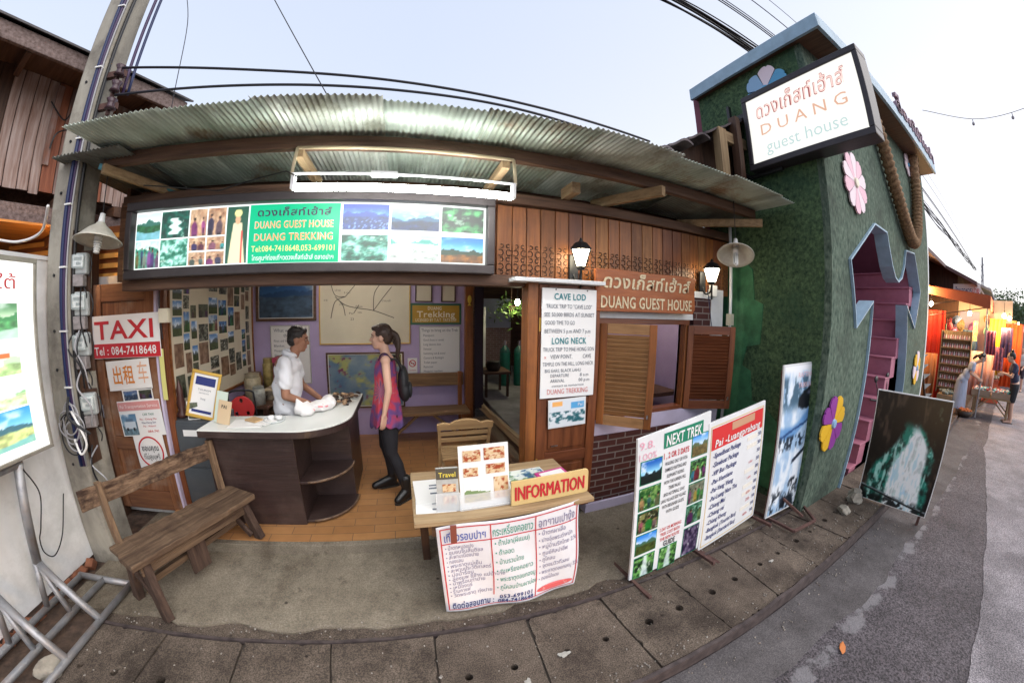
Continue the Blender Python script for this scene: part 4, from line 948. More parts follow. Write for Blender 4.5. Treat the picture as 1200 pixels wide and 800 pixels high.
s = sheet('paper_notice', 'hand lettered Chinese notice in orange on white paper below the taxi board', 'notice', (-2.65, ty - .004, 1.415), .53, .27, paper, R(-4)); lettering(s, plain('orange ink', (.65, .22, .03)), [('出租', -.06, -.0, .13, .26, 'C', .012)]); lettering(s, plain('peach ink', (.72, .4, .25)), [('车', .18, .01, .15, .12)])
s = sheet('postcard', 'small grey photo card pinned above the car notice', 'card', (-2.57, ty - .004, 1.235), .37, .11, paper, R(-5)); picture(s, P_town(10, 16, RNG(7)) * .6 + .1, -.08, 0, .17, .085, print_m); picture(s, P_people(10, 14, RNG(8)) * .7, .1, 0, .15, .08, print_m)
s = sheet('car_notice', 'transport notice with a blue car photo on the brown door', 'notice', (-2.57, ty - .005, 1.02), .52, .33, paper, R(-4.5))
q = G(); q.lohi((-.255, -.002, .075), (.255, -.0005, .155)); q.build('header_band', plain('faded red print', (.62, .28, .27), .5), s)
im = P_land(22, 24, RNG(5), (.35, .5, .62), (.5, .62, .7), (.3, .42, .5), (.4, .5, .55)); im[8:15, 4:21] = (.75, .8, .84); im[5:8, 7:18] = (.35, .45, .55); im[14:17, 6:9] = .1; im[14:17, 16:19] = .1; picture(s, im, -.15, -.055, .19, .20, print_m)
lettering(s, plain('pale lettering', (.8, .7, .68)), [('Pai Transportation Service', 0, .115, .032, .46)], y=-.003); lettering(s, green_ink, [('CAR TAXI', .10, .035, .022)]); lettering(s, red_ink, [('Pai - Chiang Mai', .09, -.01, .018, .2), ('Pai - Airport', .09, -.075, .018, .15), ('084-741', .12, -.125, .024, .13)]); lettering(s, navy, [('Mae Hong Son', .09, -.042, .018, .17)])
s = sheet('round_sticker', 'white square sticker with a red ring and Thai thank you words', 'sticker', (-2.52, ty - .004, .70), .36, .34, paper, R(-4))
q = G(); q.lathe([(.135, -.001), (.150, -.001), (.150, .0008), (.135, .0008), (.135, -.001)], (0, -.002, 0), 48, axis=(0, -1, 0)); q.build('red_ring', red_ink, s)
lettering(s, near_black, [('ขอบคุณ', 0, .04, .055, .2, 'C', .012), ('ที่ไม่สูบบุหรี่', 0, -.045, .05, .19)])
# electric box pieces between door and photo board
sw_ = thing('switch_box', 'small cream switch box and hanging cords beside the photo board', 'switch', (-2.135, 2.90, 1.93)); q = G(); q.lohi((-.05, -.05, -.06), (.05, 0, .06)); q.build('box', mat('cream plastic', (.6, .55, .42), .5, .1, 6, bump=0), sw_, bevel=.006)
for k in range(1):
    q = G(); q.tube(spline([(-.04 - .02 * k, -.02, .28), (-.05 - .015 * k, -.03, .1), (-.03 - .02 * k, -.025, -.2)]), .006, 6); q.build('cord', white if k else black, sw_, True)
s = sheet('yellow_leaflet', 'narrow yellow and green leaflet hanging edge on beside the taxi board', 'leaflet', (-2.245, 2.945, 1.42), .05, .45, plain('yellow paper', (.65, .62, .22)), 0, .003)

# ------------------------------------------------------------------ bench on the forecourt
bn = thing('wooden_bench', 'rough weathered plank bench with a worm eaten back rail, left of the counter', 'bench', (-1.742, 2.222, 0), (0, 0, R(64.5)))
worm_m = mat('worm eaten wood', (.25, .16, .10), .85, 0, 5, c2=(.035, .016, .010), bump=.8, bscale=9, stretch=(1.6, 5, 7), dirt=.95, dscale=7, dcol=(.022, .010, .007))
raw_old = wood('worn pale bench post', (.24, .155, .09), (.08, .045, .03), 'z', .85, bump=.5)
def bp_(nm, m, f, bev=.006): return part(nm, m, f, bn, bev)
def wavy(x0, x1, y0, y1, z0, z1, seed, amp=.006, n=26):
    g = ragged(x0, x1, y0, y1, z0, z1, (x1 - x0) / n, amp, seed); return g
wavy(-.565, .565, -.18, .015, .435, .48, 3, .004).build('seat', old_wood_x, bn, bevel=.006); wavy(-.55, .575, .022, .19, .438, .478, 4, .005).build('seat', old_wood_x, bn, bevel=.006)
o = wavy(-.62, .64, .25, .275, .735, .875, 5, .006).build('backrest', worm_m, bn, bevel=.004)
for x in (-.47, .50): bp_('back_post', raw_old, lambda q: q.bar((x, .15, .20), (x, .245, .90), .07, .04, (1, 0, 0)))
for x, zf in ((-.45, .0), (.47, .1)):
    bp_('leg', old_wood_z, lambda q: q.bar((x + .03 * (1 if x > 0 else -1), -.20, zf), (x, -.10, .434), .085, .06, (1, 0, 0)))
    bp_('leg', old_wood_z, lambda q: q.bar((x + .03 * (1 if x > 0 else -1), .20, zf), (x, .10, .434), .085, .06, (1, 0, 0)))
    bp_('cross_piece', old_wood_z, lambda q: q.bar((x - .03, -.17, .15), (x - .03, .17, .39), .05, .03, (1, 0, 0)))
bp_('stretcher', old_wood_x, lambda q: q.bar((-.45, 0, .20), (.47, 0, .24), .045, .05)); bp_('apron', old_wood_x, lambda q: q.lohi((-.50, -.14, .34), (.46, -.11, .433))); bp_('apron', old_wood_x, lambda q: q.lohi((-.50, .11, .34), (.46, .14, .433))); bp_('under_board', old_wood_z, lambda q: q.lohi((-.12, -.10, .10), (.05, -.08, .339)))
# ------------------------------------------------------------------ long backlit photo sign over the office opening
ps = thing('backlit_sign', 'long backlit sign of tourist photos with a green trekking panel in a dark frame', 'sign', (-.835, 2.655, 2.215))
WX = 1.495
dfr = mat('dark bronze frame', (.055, .045, .045), .45, .2, 6, metal=.3)
q = G()
for a, b_ in (((-WX, -.09, 0), (WX, .0, .07)), ((-WX, -.09, .53), (WX, .0, .60)), ((-WX, -.09, .0705), (-WX + .06, 0, .5295)), ((WX - .06, -.09, .0705), (WX, 0, .5295))): q.lohi(a, b_)
q.build('frame', dfr, ps, bevel=.008)
q = G(); q.lohi((-WX + .061, -.02, .071), (WX - .061, -.005, .529)); q.build('light_panel', glow('panel glow', (.93, 1, .97), .68), ps)
def sx(u):  # position along the sign
    return (u - 164) / (572 - 164) * (2 * WX - .13) - WX + .065
def spic(img, u0, u1, t0, t1, m=print_lit):
    z0, z1 = .52 - t1 * .44, .52 - t0 * .44
    return picture(ps, img, (sx(u0) + sx(u1)) / 2, (z0 + z1) / 2, sx(u1) - sx(u0) - .012, z1 - z0 - .012, m, -.0225)
r_ = RNG(11)
im = P_land(26, 30, r_, (.75, .9, .9), (.95, 1, .98), (.1, .35, .3), (.1, .35, .2), .42, (.55, .8, .9)); spic(im, 164, 200, 0, .5)
im = P_jungle(26, 30, r_, (.02, .2, .17), (.05, .4, .33)); y, x = np.mgrid[0:26, 0:30]; im = mixc(im, (.9, 1, .97), sm(5, 2, np.abs(x - 15 + 2 * np.sin(y)) - .1 * y) * (y > 6) * (y < 22)); spic(im, 200, 239, 0, .5)
spic(P_people(26, 30, r_, P_land(26, 30, r_, (.7, .9, .85), (.9, 1, .95), (.1, .5, .4), (.3, .6, .5), .4), 6), 164, 200, .5, 1)
spic(P_jungle(26, 30, r_, (.05, .4, .3), (.75, .95, .9)), 200, 239, .5, 1)
for (a, b_, c, d) in ((239, 262, 0, .5), (262, 286, 0, .5), (239, 262, .5, .75), (262, 286, .5, .75), (239, 262, .75, 1), (262, 286, .75, 1)):
    spic(P_people(22, 22, r_, mixc((.5, .3, .2), (.95, .85, .7), fbm(22, 22, 5, r_)), 2), a, b_, c, d)
im = np.ones((44, 26, 3)) * (.02, .3, .22); y, x = np.mgrid[0:44, 0:26]; d = ((x - 13) / (3 + y * .17)) ** 2
im = mixc(im, (.92, .85, .7), sm(1.1, .8, d) * (y > 12)); im = mixc(im, (.85, .2, .2), sm(.25, .05, np.abs((x - 13) / 6 - .9)) * (y > 18)); im = mixc(im, (.85, .65, .5), sm(1.1, .8, ((x - 13) / 3.2) ** 2 + ((y - 10) / 4) ** 2)); im = mixc(im, (.95, .9, .6), sm(1.1, .8, ((x - 13) / 4.5) ** 2 + ((y - 5) / 3) ** 2)); spic(im, 286, 313, 0, 1)
for k, (a, b_) in enumerate(((417, 468), (469, 522), (523, 571))):
    top = [P_town(24, 34, r_) * (.8, .9, 1.1) + (.1, .12, .15), P_land(24, 34, r_, (.80, .90, .95), (.55, .80, .9), (.2, .45, .6), (.12, .25, .45), .6), P_jungle(24, 34, r_, (.02, .22, .10), (.45, .8, .55), 5)][k]
    bot = [P_jungle(24, 34, r_, (.02, .38, .30), (.75, .97, .9), 6), P_land(24, 34, r_, (.7, .9, .9), (1, 1, 1), (.35, .7, .65), (.9, .95, .92), .3), P_land(24, 34, r_, (.1, .55, .85), (.7, .9, .97), (.05, .25, .12), (.6, .42, .12), .65)][k]
    spic(np.clip(top, 0, 1) ** 1.5, a, b_, 0, .47); spic(np.clip(bot, 0, 1) ** 1.35, a, b_, .53, 1)
gp = glow('green backlit panel', (.0, .42, .20), .8); q = G(); q.lohi((sx(314), -.0235, .081), (sx(415), -.0205, .52)); q.build('green_panel', gp, ps)
gx = (sx(314) + sx(415)) / 2; gw = sx(415) - sx(314)
lettering(ps, glow('dark backlit letter', (.10, .02, .12), .3), [('ดวงเก็สท์เฮ้าส์', gx, .458, .055, gw * .82, 'C', .03)], y=-.027)
lettering(ps, glow('orange backlit letter', (.95, .45, .15), .5), [('DUANG GUEST HOUSE', gx, .365, .052, gw * .86, 'C', .015), ('DUANG TREKKING', gx, .272, .052, gw * .86, 'C', .015)], y=-.027)
lettering(ps, glow('white backlit letter', (1, 1, 1), .6), [('DUANG GUEST HOUSE', gx, .366, .056, gw * .87, 'C', .04), ('DUANG TREKKING', gx, .273, .056, gw * .87, 'C', .04)], y=-.0255, name='letter_outline')
lettering(ps, glow('yellow backlit letter', (1, .9, .35), .55), [('Tel:084-7418648,053-699101', gx, .187, .045, gw * .92, 'C', .012)], y=-.027)
lettering(ps, glow('white backlit letter', (1, 1, 1), .6), [('โทรศูนย์ท่องเที่ยวดวงเก็สท์เฮ้าส์ ตลาดปาย', gx, .118, .035, gw * .9, 'C', .01)], y=-.027)

# ------------------------------------------------------------------ fluorescent strip hanging from the awning beam
fl_ = thing('fluorescent_lamp', 'bright fluorescent strip light hanging under the awning beam', 'lamp', (-.03, 2.20, 2.66))
q = G(); q.lohi((-.74, -.010, .135), (.74, .010, .15)); q.build('housing', white, fl_, bevel=.006)
q = G(); q.cyl((-.70, 0, .050), (.70, 0, .050), .024, n=16); q.build('tube', glow('tube glow', (.96, 1, .97), 36), fl_, True)
for s_ in (-1, 1):
    q = G(); q.lohi((s_ * .715 - .012, -.025, .035), (s_ * .715 + .012, .025, .134)); q.build('lamp_holder', white, fl_, bevel=.003)
    q = G(); q.tube([(s_ * .73, .0, .135), (s_ * .73, .02, .25), (s_ * .73, .05, .34)], .012, 8); q.build('bracket', mat('cream conduit', (.6, .5, .33), .5, .1, 5, bump=0), fl_, True)
q = G(); q.cyl((-.73, .05, .343), (.73, .05, .343), .012, n=8); q.build('conduit', MATS['cream conduit'], fl_, True)
q = G(); q.lohi((-.22, .0, .136), (-.05, .05, .165)); q.build('ballast', white, fl_, bevel=.004)

# ------------------------------------------------------------------ pendant lamps and wall lanterns
enamel = mat('white enamel', (.62, .60, .52), .35, .15, 9, bump=.04, dirt=.4, dscale=8, dcol=(.3, .24, .16))
def pendant(label, loc, aim, top, lit):
    """aim: the way the shade's mouth points"""
    t = thing('pendant_lamp', label, 'lamp', loc, (0, 0, 0), 'enamel pendant lamps under the awning')
    rot = Vector((0, 0, -1)).rotation_difference(Vector(aim).normalized()).to_euler(); sc = (1.28,) * 3
    def pend(nm, q, m, sm=True): o = q.build(nm, m, t, sm); o.rotation_euler = rot; o.scale = sc; return o
    q = G(); q.lathe([(.025, .075), (.035, .06), (.07, .035), (.125, -.02), (.145, -.035), (.142, -.038), (.12, -.024), (.066, .03), (.03, .054)], n=32); pend('shade', q, enamel)
    q = G(); q.cyl((0, 0, .05), (0, 0, .13), .022, .016); pend('socket', q, white)
    e = Vector((0, 0, .16)); e.rotate(rot); q = G(); q.tube(spline([tuple(e), (e.x * 1.05, e.y * 1.05, e.z + .05), (e.x, e.y, top * .6), (e.x * .9, e.y * .9, top)]), .004, 6); q.build('cord', black, t)
    q = G()
    if lit == 'spiral':
        q.cyl((0, 0, 0), (0, 0, -.03), .024); [q.ell((0, 0, -.04 - .014 * k), (.027 - .002 * k, .027 - .002 * k, .009), 14, 8) for k in range(5)]
    else:
        q.cyl((0, 0, .04), (0, 0, -.02), .022)
        for s_ in (-1, 1):
            q.tube([(s_ * .011, -.009, -.02), (s_ * .011, -.009, -.115), (s_ * .011, 0, -.125), (s_ * .011, .009, -.115), (s_ * .011, .009, -.02)], .007, 8)
    pend('bulb', q, plain('unlit bulb glass', (.75, .76, .74), .15))
pendant('white enamel pendant lamp beside the pole, spiral bulb', (-2.36, 2.32, 2.52), (.02, -.16, -1), .58, 'spiral')
pendant('tilted white enamel pendant lamp in front of the green wall, tube bulb', (2.96, 2.22, 2.58), (-.42, -.30, -.86), .54, 'tube')
lan_glass = glow('lantern glass', (1, .88, .62), 12)
def lantern(label, loc):
    t = thing('wall_lantern', label, 'lantern', loc, (0, 0, 0), 'lit black wall lanterns')
    q = G(); q.lathe([(.04, -.10), (.085, .04)], n=6); q.build('glass_panes', lan_glass, t)
    q = G()
    for k in range(6):
        a = 2 * PI * k / 6; q.cyl((.042 * math.cos(a), .042 * math.sin(a), -.10), (.088 * math.cos(a), .088 * math.sin(a), .042), .005, n=6)
    q.lathe([(.098, .040), (.10, .05), (.055, .10), (.02, .115), (.012, .14), (.0, .15)], n=6); q.lathe([(.0, -.13), (.03, -.125), (.048, -.10), (.04, -.095)], n=6); q.build('cage', black, t)
    q = G(); q.tube(spline([(0, 0, -.12), (0, .02, -.20), (0, .09, -.22), (0, .13, -.15)]), .01, 8); q.cyl((0, 0, -.28), (0, 0, -.12), .009); q.build('arm', black, t, True)
    q = G(); q.lohi((-.045, .125, -.25), (.045, .15, .02)); q.build('wall_plate', black, t, bevel=.008)
    l = bpy.data.lights.new('lantern_bulb', 'POINT'); l.energy = 9; l.color = (1, .80, .52); l.shadow_soft_size = .05; lo = bpy.data.objects.new('lantern_light', l); COL.objects.link(lo); lo.parent = t; lo.location = (0, -.02, .0)
    return t
lantern('lit lantern on the ledge above the cave trip notice', (1.405, 2.585, 2.42)); lantern('lit lantern by the white pier at the green wall', (2.98, 2.55, 2.40))
jb = thing('junction_box', 'small cream junction box with hanging blue wires under the right lantern', 'electric box', (3.12, 2.67, 2.22)); q = G(); q.lohi((-.05, -.04, -.06), (.05, 0, .06)); q.build('box', white, jb, bevel=.006)
q = G(); q.tube(spline([(-.12, -.03, .05), (-.10, -.05, -.12), (-.04, -.03, -.3), (.02, -.01, -.42)]), .004, 6); q.build('wire', cab, jb)
pp = thing('conduit_pipe', 'thin white conduit pipe running up the corner against the green wall', 'pipe', (3.40, 2.62, .6)); q = G(); q.cyl((0, 0, 0), (0, 0, 2.45), .018, n=10); q.build('pipe', white_rough, pp, True)
q = G(); q.lohi((-.035, -.03, 1.25), (.035, .03, 1.38)); q.lohi((-.03, -.03, .35), (.03, .03, .39)); q.build('clamp', mat('cream plastic', (.6, .55, .42)), pp)

# ------------------------------------------------------------------ notices on the front of the house
cv = sheet('cave_trip_notice', 'tall white hand lettered CAVE LOD and LONG NECK notice on the door leaf', 'notice', (1.305, 2.575, 1.68), .50, .90, white, 0, .012)
teal = plain('teal lettering', (.02, .22, .25), .5); greyink = plain('grey lettering', (.12, .14, .18), .5)
lettering(cv, teal, [('CAVE LOD', 0, .385, .052, .29, 'C', .02), ('LONG NECK', 0, .025, .052, .32, 'C', .02)])
lettering(cv, greyink, [('TRUCK TRIP TO "CAVE LOD"', -.005, .305, .034, .42), ('SEE 50,000 BIRDS AT SUNSET', 0, .238, .034, .46), ('GOOD TIME TO GO', -.09, .172, .034, .27), ('BETWEEN 5 p.m AND 7 p.m', -.015, .105, .034, .42),
    ('TRUCK TRIP TO MAE HONG SON', 0, -.045, .034, .47), ('VIEW POINT,', -.07, -.105, .034, .2), ('CAVE', .17, -.105, .034, .08), ('TEMPLE ON THE HILL, LONG NECK', 0, -.165, .032, .47), ('BIG EARS, BLACK LAHU', -.05, -.22, .028, .33), ('DEPARTURE', -.08, -.262, .028, .17), ('8 a.m', .15, -.262, .028), ('ARRIVAL', -.1, -.305, .028, .13), ('00 p.m', .15, -.305, .028), ('contact us tomorrow', 0, -.347, .022, .3)])
lettering(cv, plain('faded red lettering', (.66, .22, .2)), [('DUANG TREKKING', 0, -.395, .045, .38), ('x', -.215, -.105, .03), ('- - - - - - - - - - -', 0, .065, .012, .38)])
q = G(); q.cyl((-.13, -.003, .44), (-.13, .01, .44), .006); q.cyl((.16, -.003, .44), (.16, .01, .44), .006); q.build('nail', black, cv)
fy = sheet('bus_flyer', 'small landscape flyer with blue temple and car drawings below the cave trip notice', 'flyer', (1.315, 2.582, 1.09), .355, .25, paper, R(-2), .003)
im = np.ones((30, 44, 3)) * (.86, .88, .9); im[2:7, 4:16] = (.95, .7, .4); im[4:11, 26:42] = (.35, .65, .85); f_ = fbm(30, 44, 9, RNG(3)); y, x = np.mgrid[0:30, 0:44]; im = mixc(im, (.15, .38, .42), sm(.45, .6, f_) * (y > 12) * (y < 26)); picture(fy, im, 0, 0, .34, .235, print_m)
lettering(fy, white, [('Pai', .12, .065, .03)], y=-.005)
du = thing('guest_house_sign', 'carved wooden DUANG GUEST HOUSE sign with Thai lettering over the shutters', 'sign', (2.155, 2.585, 1.955))
q = G(); q.plate([(-.60, 0), (.58, 0), (.61, .05), (.59, .25), (.62, .36), (.4, .372), (.0, .365), (-.4, .375), (-.61, .365), (-.60, .2)], 0, .035); q.build('plank', wood('carved sign wood', (.40, .13, .045), (.23, .065, .022), 'x', .4), du, bevel=.006)
letter_cream = mat('cream sign paint', (.66, .55, .36), .5, .25, 30, bump=0)
lettering(du, letter_cream, [('ดวงเก็สท์เฮ้าส์', .0, .265, .115, 1.06, 'C', .022, .15), ('DUANG GUEST HOUSE', 0, .085, .105, 1.1, 'C', .03)], y=-.006, ext=.0055)
fe = thing('fish_ornament', 'little yellow fish ornament on the back door post', 'ornament', (.915, 4.985, 2.07)); q = G(); q.ell((0, 0, .03), (.03, .01, .06)); q.plate([(0, -.02), (.028, -.06), (-.028, -.06)], -.006, .006); q.build('fish', plain('yellow enamel', (.7, .5, .06), .4), fe, True)

# ------------------------------------------------------------------ lit guest house sign over the street
ls = thing('projecting_sign', 'lit white DUANG guest house light box projecting over the street', 'sign', (3.42, 1.585, 3.585), (0, 0, R(-90)))
q = G()
for a, b_ in (((-.70, -.02, -.035), (.70, .22, .035)), ((-.70, -.02, .815), (.70, .22, .885)), ((-.70, -.02, .0355), (-.645, .22, .8145)), ((.645, -.02, .0355), (.70, .22, .8145))): q.lohi(a, b_)
q.lohi((-.644, .10, .0355), (.644, .22, .8145)); q.build('cabinet', mat('light box casing', (.03, .024, .03), .45, .2, 6), ls, bevel=.008)
q = G(); q.lohi((-.645, .0, .0355), (.645, .03, .8145)); q.build('face', glow('light box glow', (1, .98, .91), .52), ls)
lettering(ls, glow('dark red outline', (.20, .05, .045), 1), [('ดวงเก็สท์เฮ้าส์', 0, .63, .17, 1.06, 'C', .035, .1)], y=-.002, name='letter_outline')
lettering(ls, glow('pale letter fill', (.52, .36, .33), 1), [('ดวงเก็สท์เฮ้าส์', 0, .63, .165, 1.05, 'C', -.004, .1)], y=-.004)
lettering(ls, glow('pale orange letter', (.40, .23, .16), 1), [('D U A N G', 0, .40, .13, 1.0, 'C', .0)], y=-.003)
lettering(ls, glow('pale green letter', (.27, .36, .36), 1), [('guest house', 0, .19, .14, .92, 'C', -.003)], y=-.003)
q = G(); q.bar((-.78, .10, -.06), (-.35, .10, -.06), .05, .04); q.bar((-.78, .1, -.06), (-1.1, .12, .2), .04, .04); q.lohi((-1.0, .08, .70), (-.701, .13, .76)); q.lohi((-1.0, .08, -.07), (-.96, .13, .95)); q.build('bracket', black, ls, bevel=.004)

# ------------------------------------------------------------------ boards along the pavement
def stand_feet(t, xs_, y0=-.22, y1=.32, z=.02, m=rust):
    q = G()
    for x in xs_: q.bar((x, y0, z), (x, y1, z), .028, .028); q.bar((x, y0 + .012, z), (x, y0 + .012, -.0), .024, .024)
    q.build('foot', m, t, bevel=.003)
nt_ = thing('trek_board', 'white NEXT TREK board with trek photos down both sides', 'sign board', (1.80, 1.64, .0), (R(-3), R(-3.0), R(2)))
W = .72; q = G(); q.plate([(-W / 2, .035), (W / 2, .035), (W / 2 + .0, 1.235), (-W / 2, 1.175)], 0, .018); q.build('panel', white_rough, nt_, bevel=.002)
q = G(); q.bar((-W / 2 + .03, .03, .02), (-W / 2 + .03, .03, 1.1), .025, .025); q.bar((W / 2 - .03, .03, .02), (W / 2 - .03, .03, 1.1), .025, .025); q.build('frame', rust, nt_); stand_feet(nt_, (-.33, .33))
q = G(); q.plate([(-.13, 1.055), (.27, 1.07), (.27, 1.185), (-.13, 1.165)], -.003, -.0005); q.build('green_band', plain('green print', (.01, .2, .11)), nt_)
lettering(nt_, white, [('NEXT TREK', .07, 1.117, .08, .36, 'C', .03, .1, .04)], y=-.005); lettering(nt_, plain('pink lettering', (.75, .35, .45)), [('9.8.', -.28, 1.12, .055, .13), ('1.OO%', -.27, 1.04, .05, .15)])
lettering(nt_, red_ink, [('1 , 2 OR 3 DAYS', .0, 1.0, .045, .25, 'C', .02), ('2 DAY OR MORNING', 0, .40, .03, .22, 'C', .012), ('TREK COST BATH', 0, .355, .03, .2, 'C', .012), ('THB NEW ROUTE', 0, .31, .03, .2, 'C', .012)])
lettering(nt_, near_black, [(s_, 0, .94 - .049 * i, .028, w, 'C', .01) for i, (s_, w) in enumerate((('WALKING ONLY OR WITH', .22), ('BAMBOO RAFTING AND', .21), ('ELEPHANT RIDING', .17), ('WITH THE KARREN HILL', .22), ('TRIBE PALAU', .12), ('AND HOTSPRING, CAVE', .21), ('LAHU VILLAGE SIDE VILLAGE', .25), ('WITH BEGINNER GUIDE', .22), ('WITH GUIDE', .13)))] + [('GUIDE', 0, .262, .05, .12, 'C', .02)])
r_ = RNG(21)
def npic(im, x, z, w, h):
    q = G(); q.lohi((x - w / 2 - .006, -.0015, z - h / 2 - .006), (x + w / 2 + .006, -.0004, z + h / 2 + .006)); q.build('photo_border', plain('green print'.strip(), (.01, .2, .11)), nt_); picture(nt_, im, x, z, w, h, print_m, -.003)
for k, z in enumerate((.92, .72, .53, .34, .13)):
    L = [P_land(24, 24, r_, (.1, .35, .7), (.6, .85, .95), (.02, .08, .1), (.02, .08, .06), .6), P_people(24, 24, r_, P_jungle(24, 24, r_, (.1, .3, .1), (.5, .65, .35)), 3), P_people(24, 24, r_, P_jungle(24, 24, r_, (.1, .12, .05), (.5, .5, .3)), 3), P_land(24, 24, r_, (.2, .5, .85), (.7, .85, 1), (.2, .35, .25), (.25, .3, .12), .5), P_fall(30, 24, r_)][k]
    npic(L, -.235, z, .185, .165 if k < 4 else .19)
for k, z in enumerate((1.0, .80, .61, .42, .17)):
    L = [P_land(24, 24, r_, (.3, .6, .9), (.8, .9, 1), (.3, .35, .2), (.4, .35, .2), .5), P_people(24, 24, r_, P_jungle(24, 24, r_), 3), P_people(24, 24, r_, None, 4), P_people(24, 24, r_, P_jungle(24, 24, r_, (.1, .25, .15), (.4, .6, .5)), 2), P_jungle(30, 24, r_, (.12, .08, .2), (.45, .4, .5))][k]
    npic(L, .245, z, .17, .165 if k < 4 else .26)
npic(P_fall(30, 24, r_) * .95, .0, .12, .17, .20)
pb = thing('package_board', 'white Pai to Luangprabang package price board with a red heading', 'sign board', (2.60, 1.69, .0), (R(-2), R(-5.5), R(3)))
W = .82; q = G(); q.plate([(-W / 2, .03), (W / 2, .03), (W / 2, 1.20), (-W / 2, 1.20)], 0, .018); q.build('panel', white_rough, pb, bevel=.002)
q = G(); q.bar((-W / 2 + .03, .03, .0), (-W / 2 + .03, .03, 1.15), .025, .025); q.bar((W / 2 - .03, .03, .0), (W / 2 - .03, .03, 1.15), .025, .025); q.build('frame', rust, pb); stand_feet(pb, (-.38, .40))
q = G()
for a, b_ in (((-.385, 1.155), (.385, 1.163)), ((-.385, .055), (.385, .063)), ((-.385, .064), (-.377, 1.154)), ((.377, .064), (.385, 1.154))): q.lohi((a[0], -.0015, a[1]), (b_[0], -.0003, b_[1]))
q.build('gold_line', plain('gold print', (.62, .45, .2)), pb)
q = G(); q.lohi((-.37, -.002, .965), (.37, -.0005, 1.145)); q.build('red_heading', plain('red print', (.62, .03, .03)), pb); q = G(); q.lohi((-.11, -.0035, 1.07), (.23, -.0021, 1.135)); q.build('worn_patch', plain('tan worn paper', (.55, .3, .18)), pb)
lettering(pb, white, [('Pai -Luangprabang', .0, 1.015, .062, .66, 'C', .025, .15)], y=-.005)
names = ('Speedboat Package', 'Slowboat Package', 'VIP Bus Package', 'Pai-Vientiane', 'Pai-Vang Vieng', 'Pai-Luang Nam Tha', 'Chiang Mai', 'Chiang rai', 'Chiang Khong', 'Bangkok (Tourist Bus)', 'Bangkok (Standard Bus)')
lettering(pb, navy, [('-' + s_, -.34, .915 - .078 * i, .044, min(.42, .022 * len(s_)), 'L', .02, .2) for i, s_ in enumerate(names)] + [(s_, .36, .92 - .078 * i, .034, None, 'R', .015) for i, s_ in enumerate(('50', '50', '50', '50', '00', '00', '00', '50', '50', '50', '50'))])
q = G()
for i in (0, 1, 4, 6, 7, 9): q.lohi((.14, -.0015, .895 - .078 * i), (.30, -.0004, .935 - .078 * i))
q.build('price_sticker', plain('cream sticker', (.78, .74, .66)), pb); lettering(pb, red_ink, [('650-', .24, .917 - .078 * 7, .03), ('250-', .25, .917 - .078 * 8, .03), ('600-', .24, .917 - .078 * 10, .03), ('1,850', .22, .917 - .078 * 3, .022), ('1,600', .22, .917 - .078 * 5, .022)], y=-.0035)
wb = thing('rafting_photo_board', 'tall blue toned photo board of river boats and rocks leaning by the green wall', 'photo board', (3.46, 1.60, .0), (R(-3), R(-1), R(-2)))
W = .74; q = G(); q.lohi((-W / 2, 0, .05), (W / 2, .018, 1.55)); q.build('panel', white_rough, wb, bevel=.002)
r_ = RNG(33); h, w = 110, 54; y, x = np.mgrid[0:h, 0:w]; yy = y / h; xx = x / w
f_ = fbm(h, w, 6, r_, 5); f2 = fbm(h, w, 14, r_, 4); st_ = fbm(h, w, 26, r_, 3)
im = mixc((.62, .74, .86), (.90, .93, .96), sm(.35, .6, f_)); im = mixc(im, (.94, .95, .97), sm(.06, .02, yy))
im = mixc(im, (.22, .34, .42), sm(.45, .58, f2) * sm(.05, .09, yy) * sm(.32, .22, yy) * .85)
rk = ((xx - .74) / .34) ** 2 + ((yy - .215 + .08 * (xx - .74)) / .075) ** 2 + (st_ - .5) * .6; im = mixc(im, (.06, .075, .11), sm(1.15, .85, rk)); im = mixc(im, (.45, .48, .56), sm(1, .4, ((xx - .80) / .2) ** 2 + ((yy - .185) / .022) ** 2) * .7)
im = mixc(im, (.30, .52, .76), sm(.06, .02, np.abs(yy - .37 - .04 * np.sin(xx * 5) + .10 * (xx - .5))) * .75); im = mixc(im, (.10, .22, .42), sm(.014, .005, np.abs(yy - .40 + .10 * (xx - .5) + .02 * (f2 - .5))) * .8)
im = mixc(im, (.07, .10, .16), sm(.50, .58, st_) * sm(.06, .03, np.abs(yy - .50)) * sm(.78, .6, xx) * .9); im = mixc(im, (.10, .13, .2), sm(.022, .010, np.abs((yy - .60) + .22 * (xx - .6))) * (xx > .38) * (xx < .78) * sm(.35, .5, f2))
im = mixc(im, (.05, .08, .12), sm(.46, .56, f2 * .6 + st_ * .4) * sm(.80, .90, yy + .15 * (f_ - .5)) * .95); im = mixc(im, (.06, .08, .12), sm(.50, .56, st_) * sm(.05, .02, np.abs(yy - .80)) * sm(.3, .5, xx))
picture(wb, im, 0, .80, W - .03, 1.46, print_m)
q = G(); q.bar((-W / 2 + .03, .03, .0), (-W / 2 + .03, .03, 1.5), .025, .025); q.bar((W / 2 - .03, .03, .0), (W / 2 - .03, .03, 1.5), .025, .025); q.build('frame', rust, wb)
q = G()
for a, b_ in (((-.3, .02, .035), (-.3, -.30, .03)), ((.3, .02, .035), (.05, -.33, .03)), ((-.3, -.30, .03), (.05, -.33, .03)), ((-.1, .02, .2), (.02, -.2, .03)), ((.3, .25, .03), (.3, .02, .035)), ((-.3, .25, .03), (-.3, .02, .035))): q.bar(a, b_, .026, .026)
q.build('foot', rust, wb, bevel=.003)
lettering(wb, plain('faded pink lettering', (.80, .52, .55)), [('RAFTING', .05, 1.44, .05, .3), ('TREKKING', .06, 1.34, .05, .3)], y=-.0045)
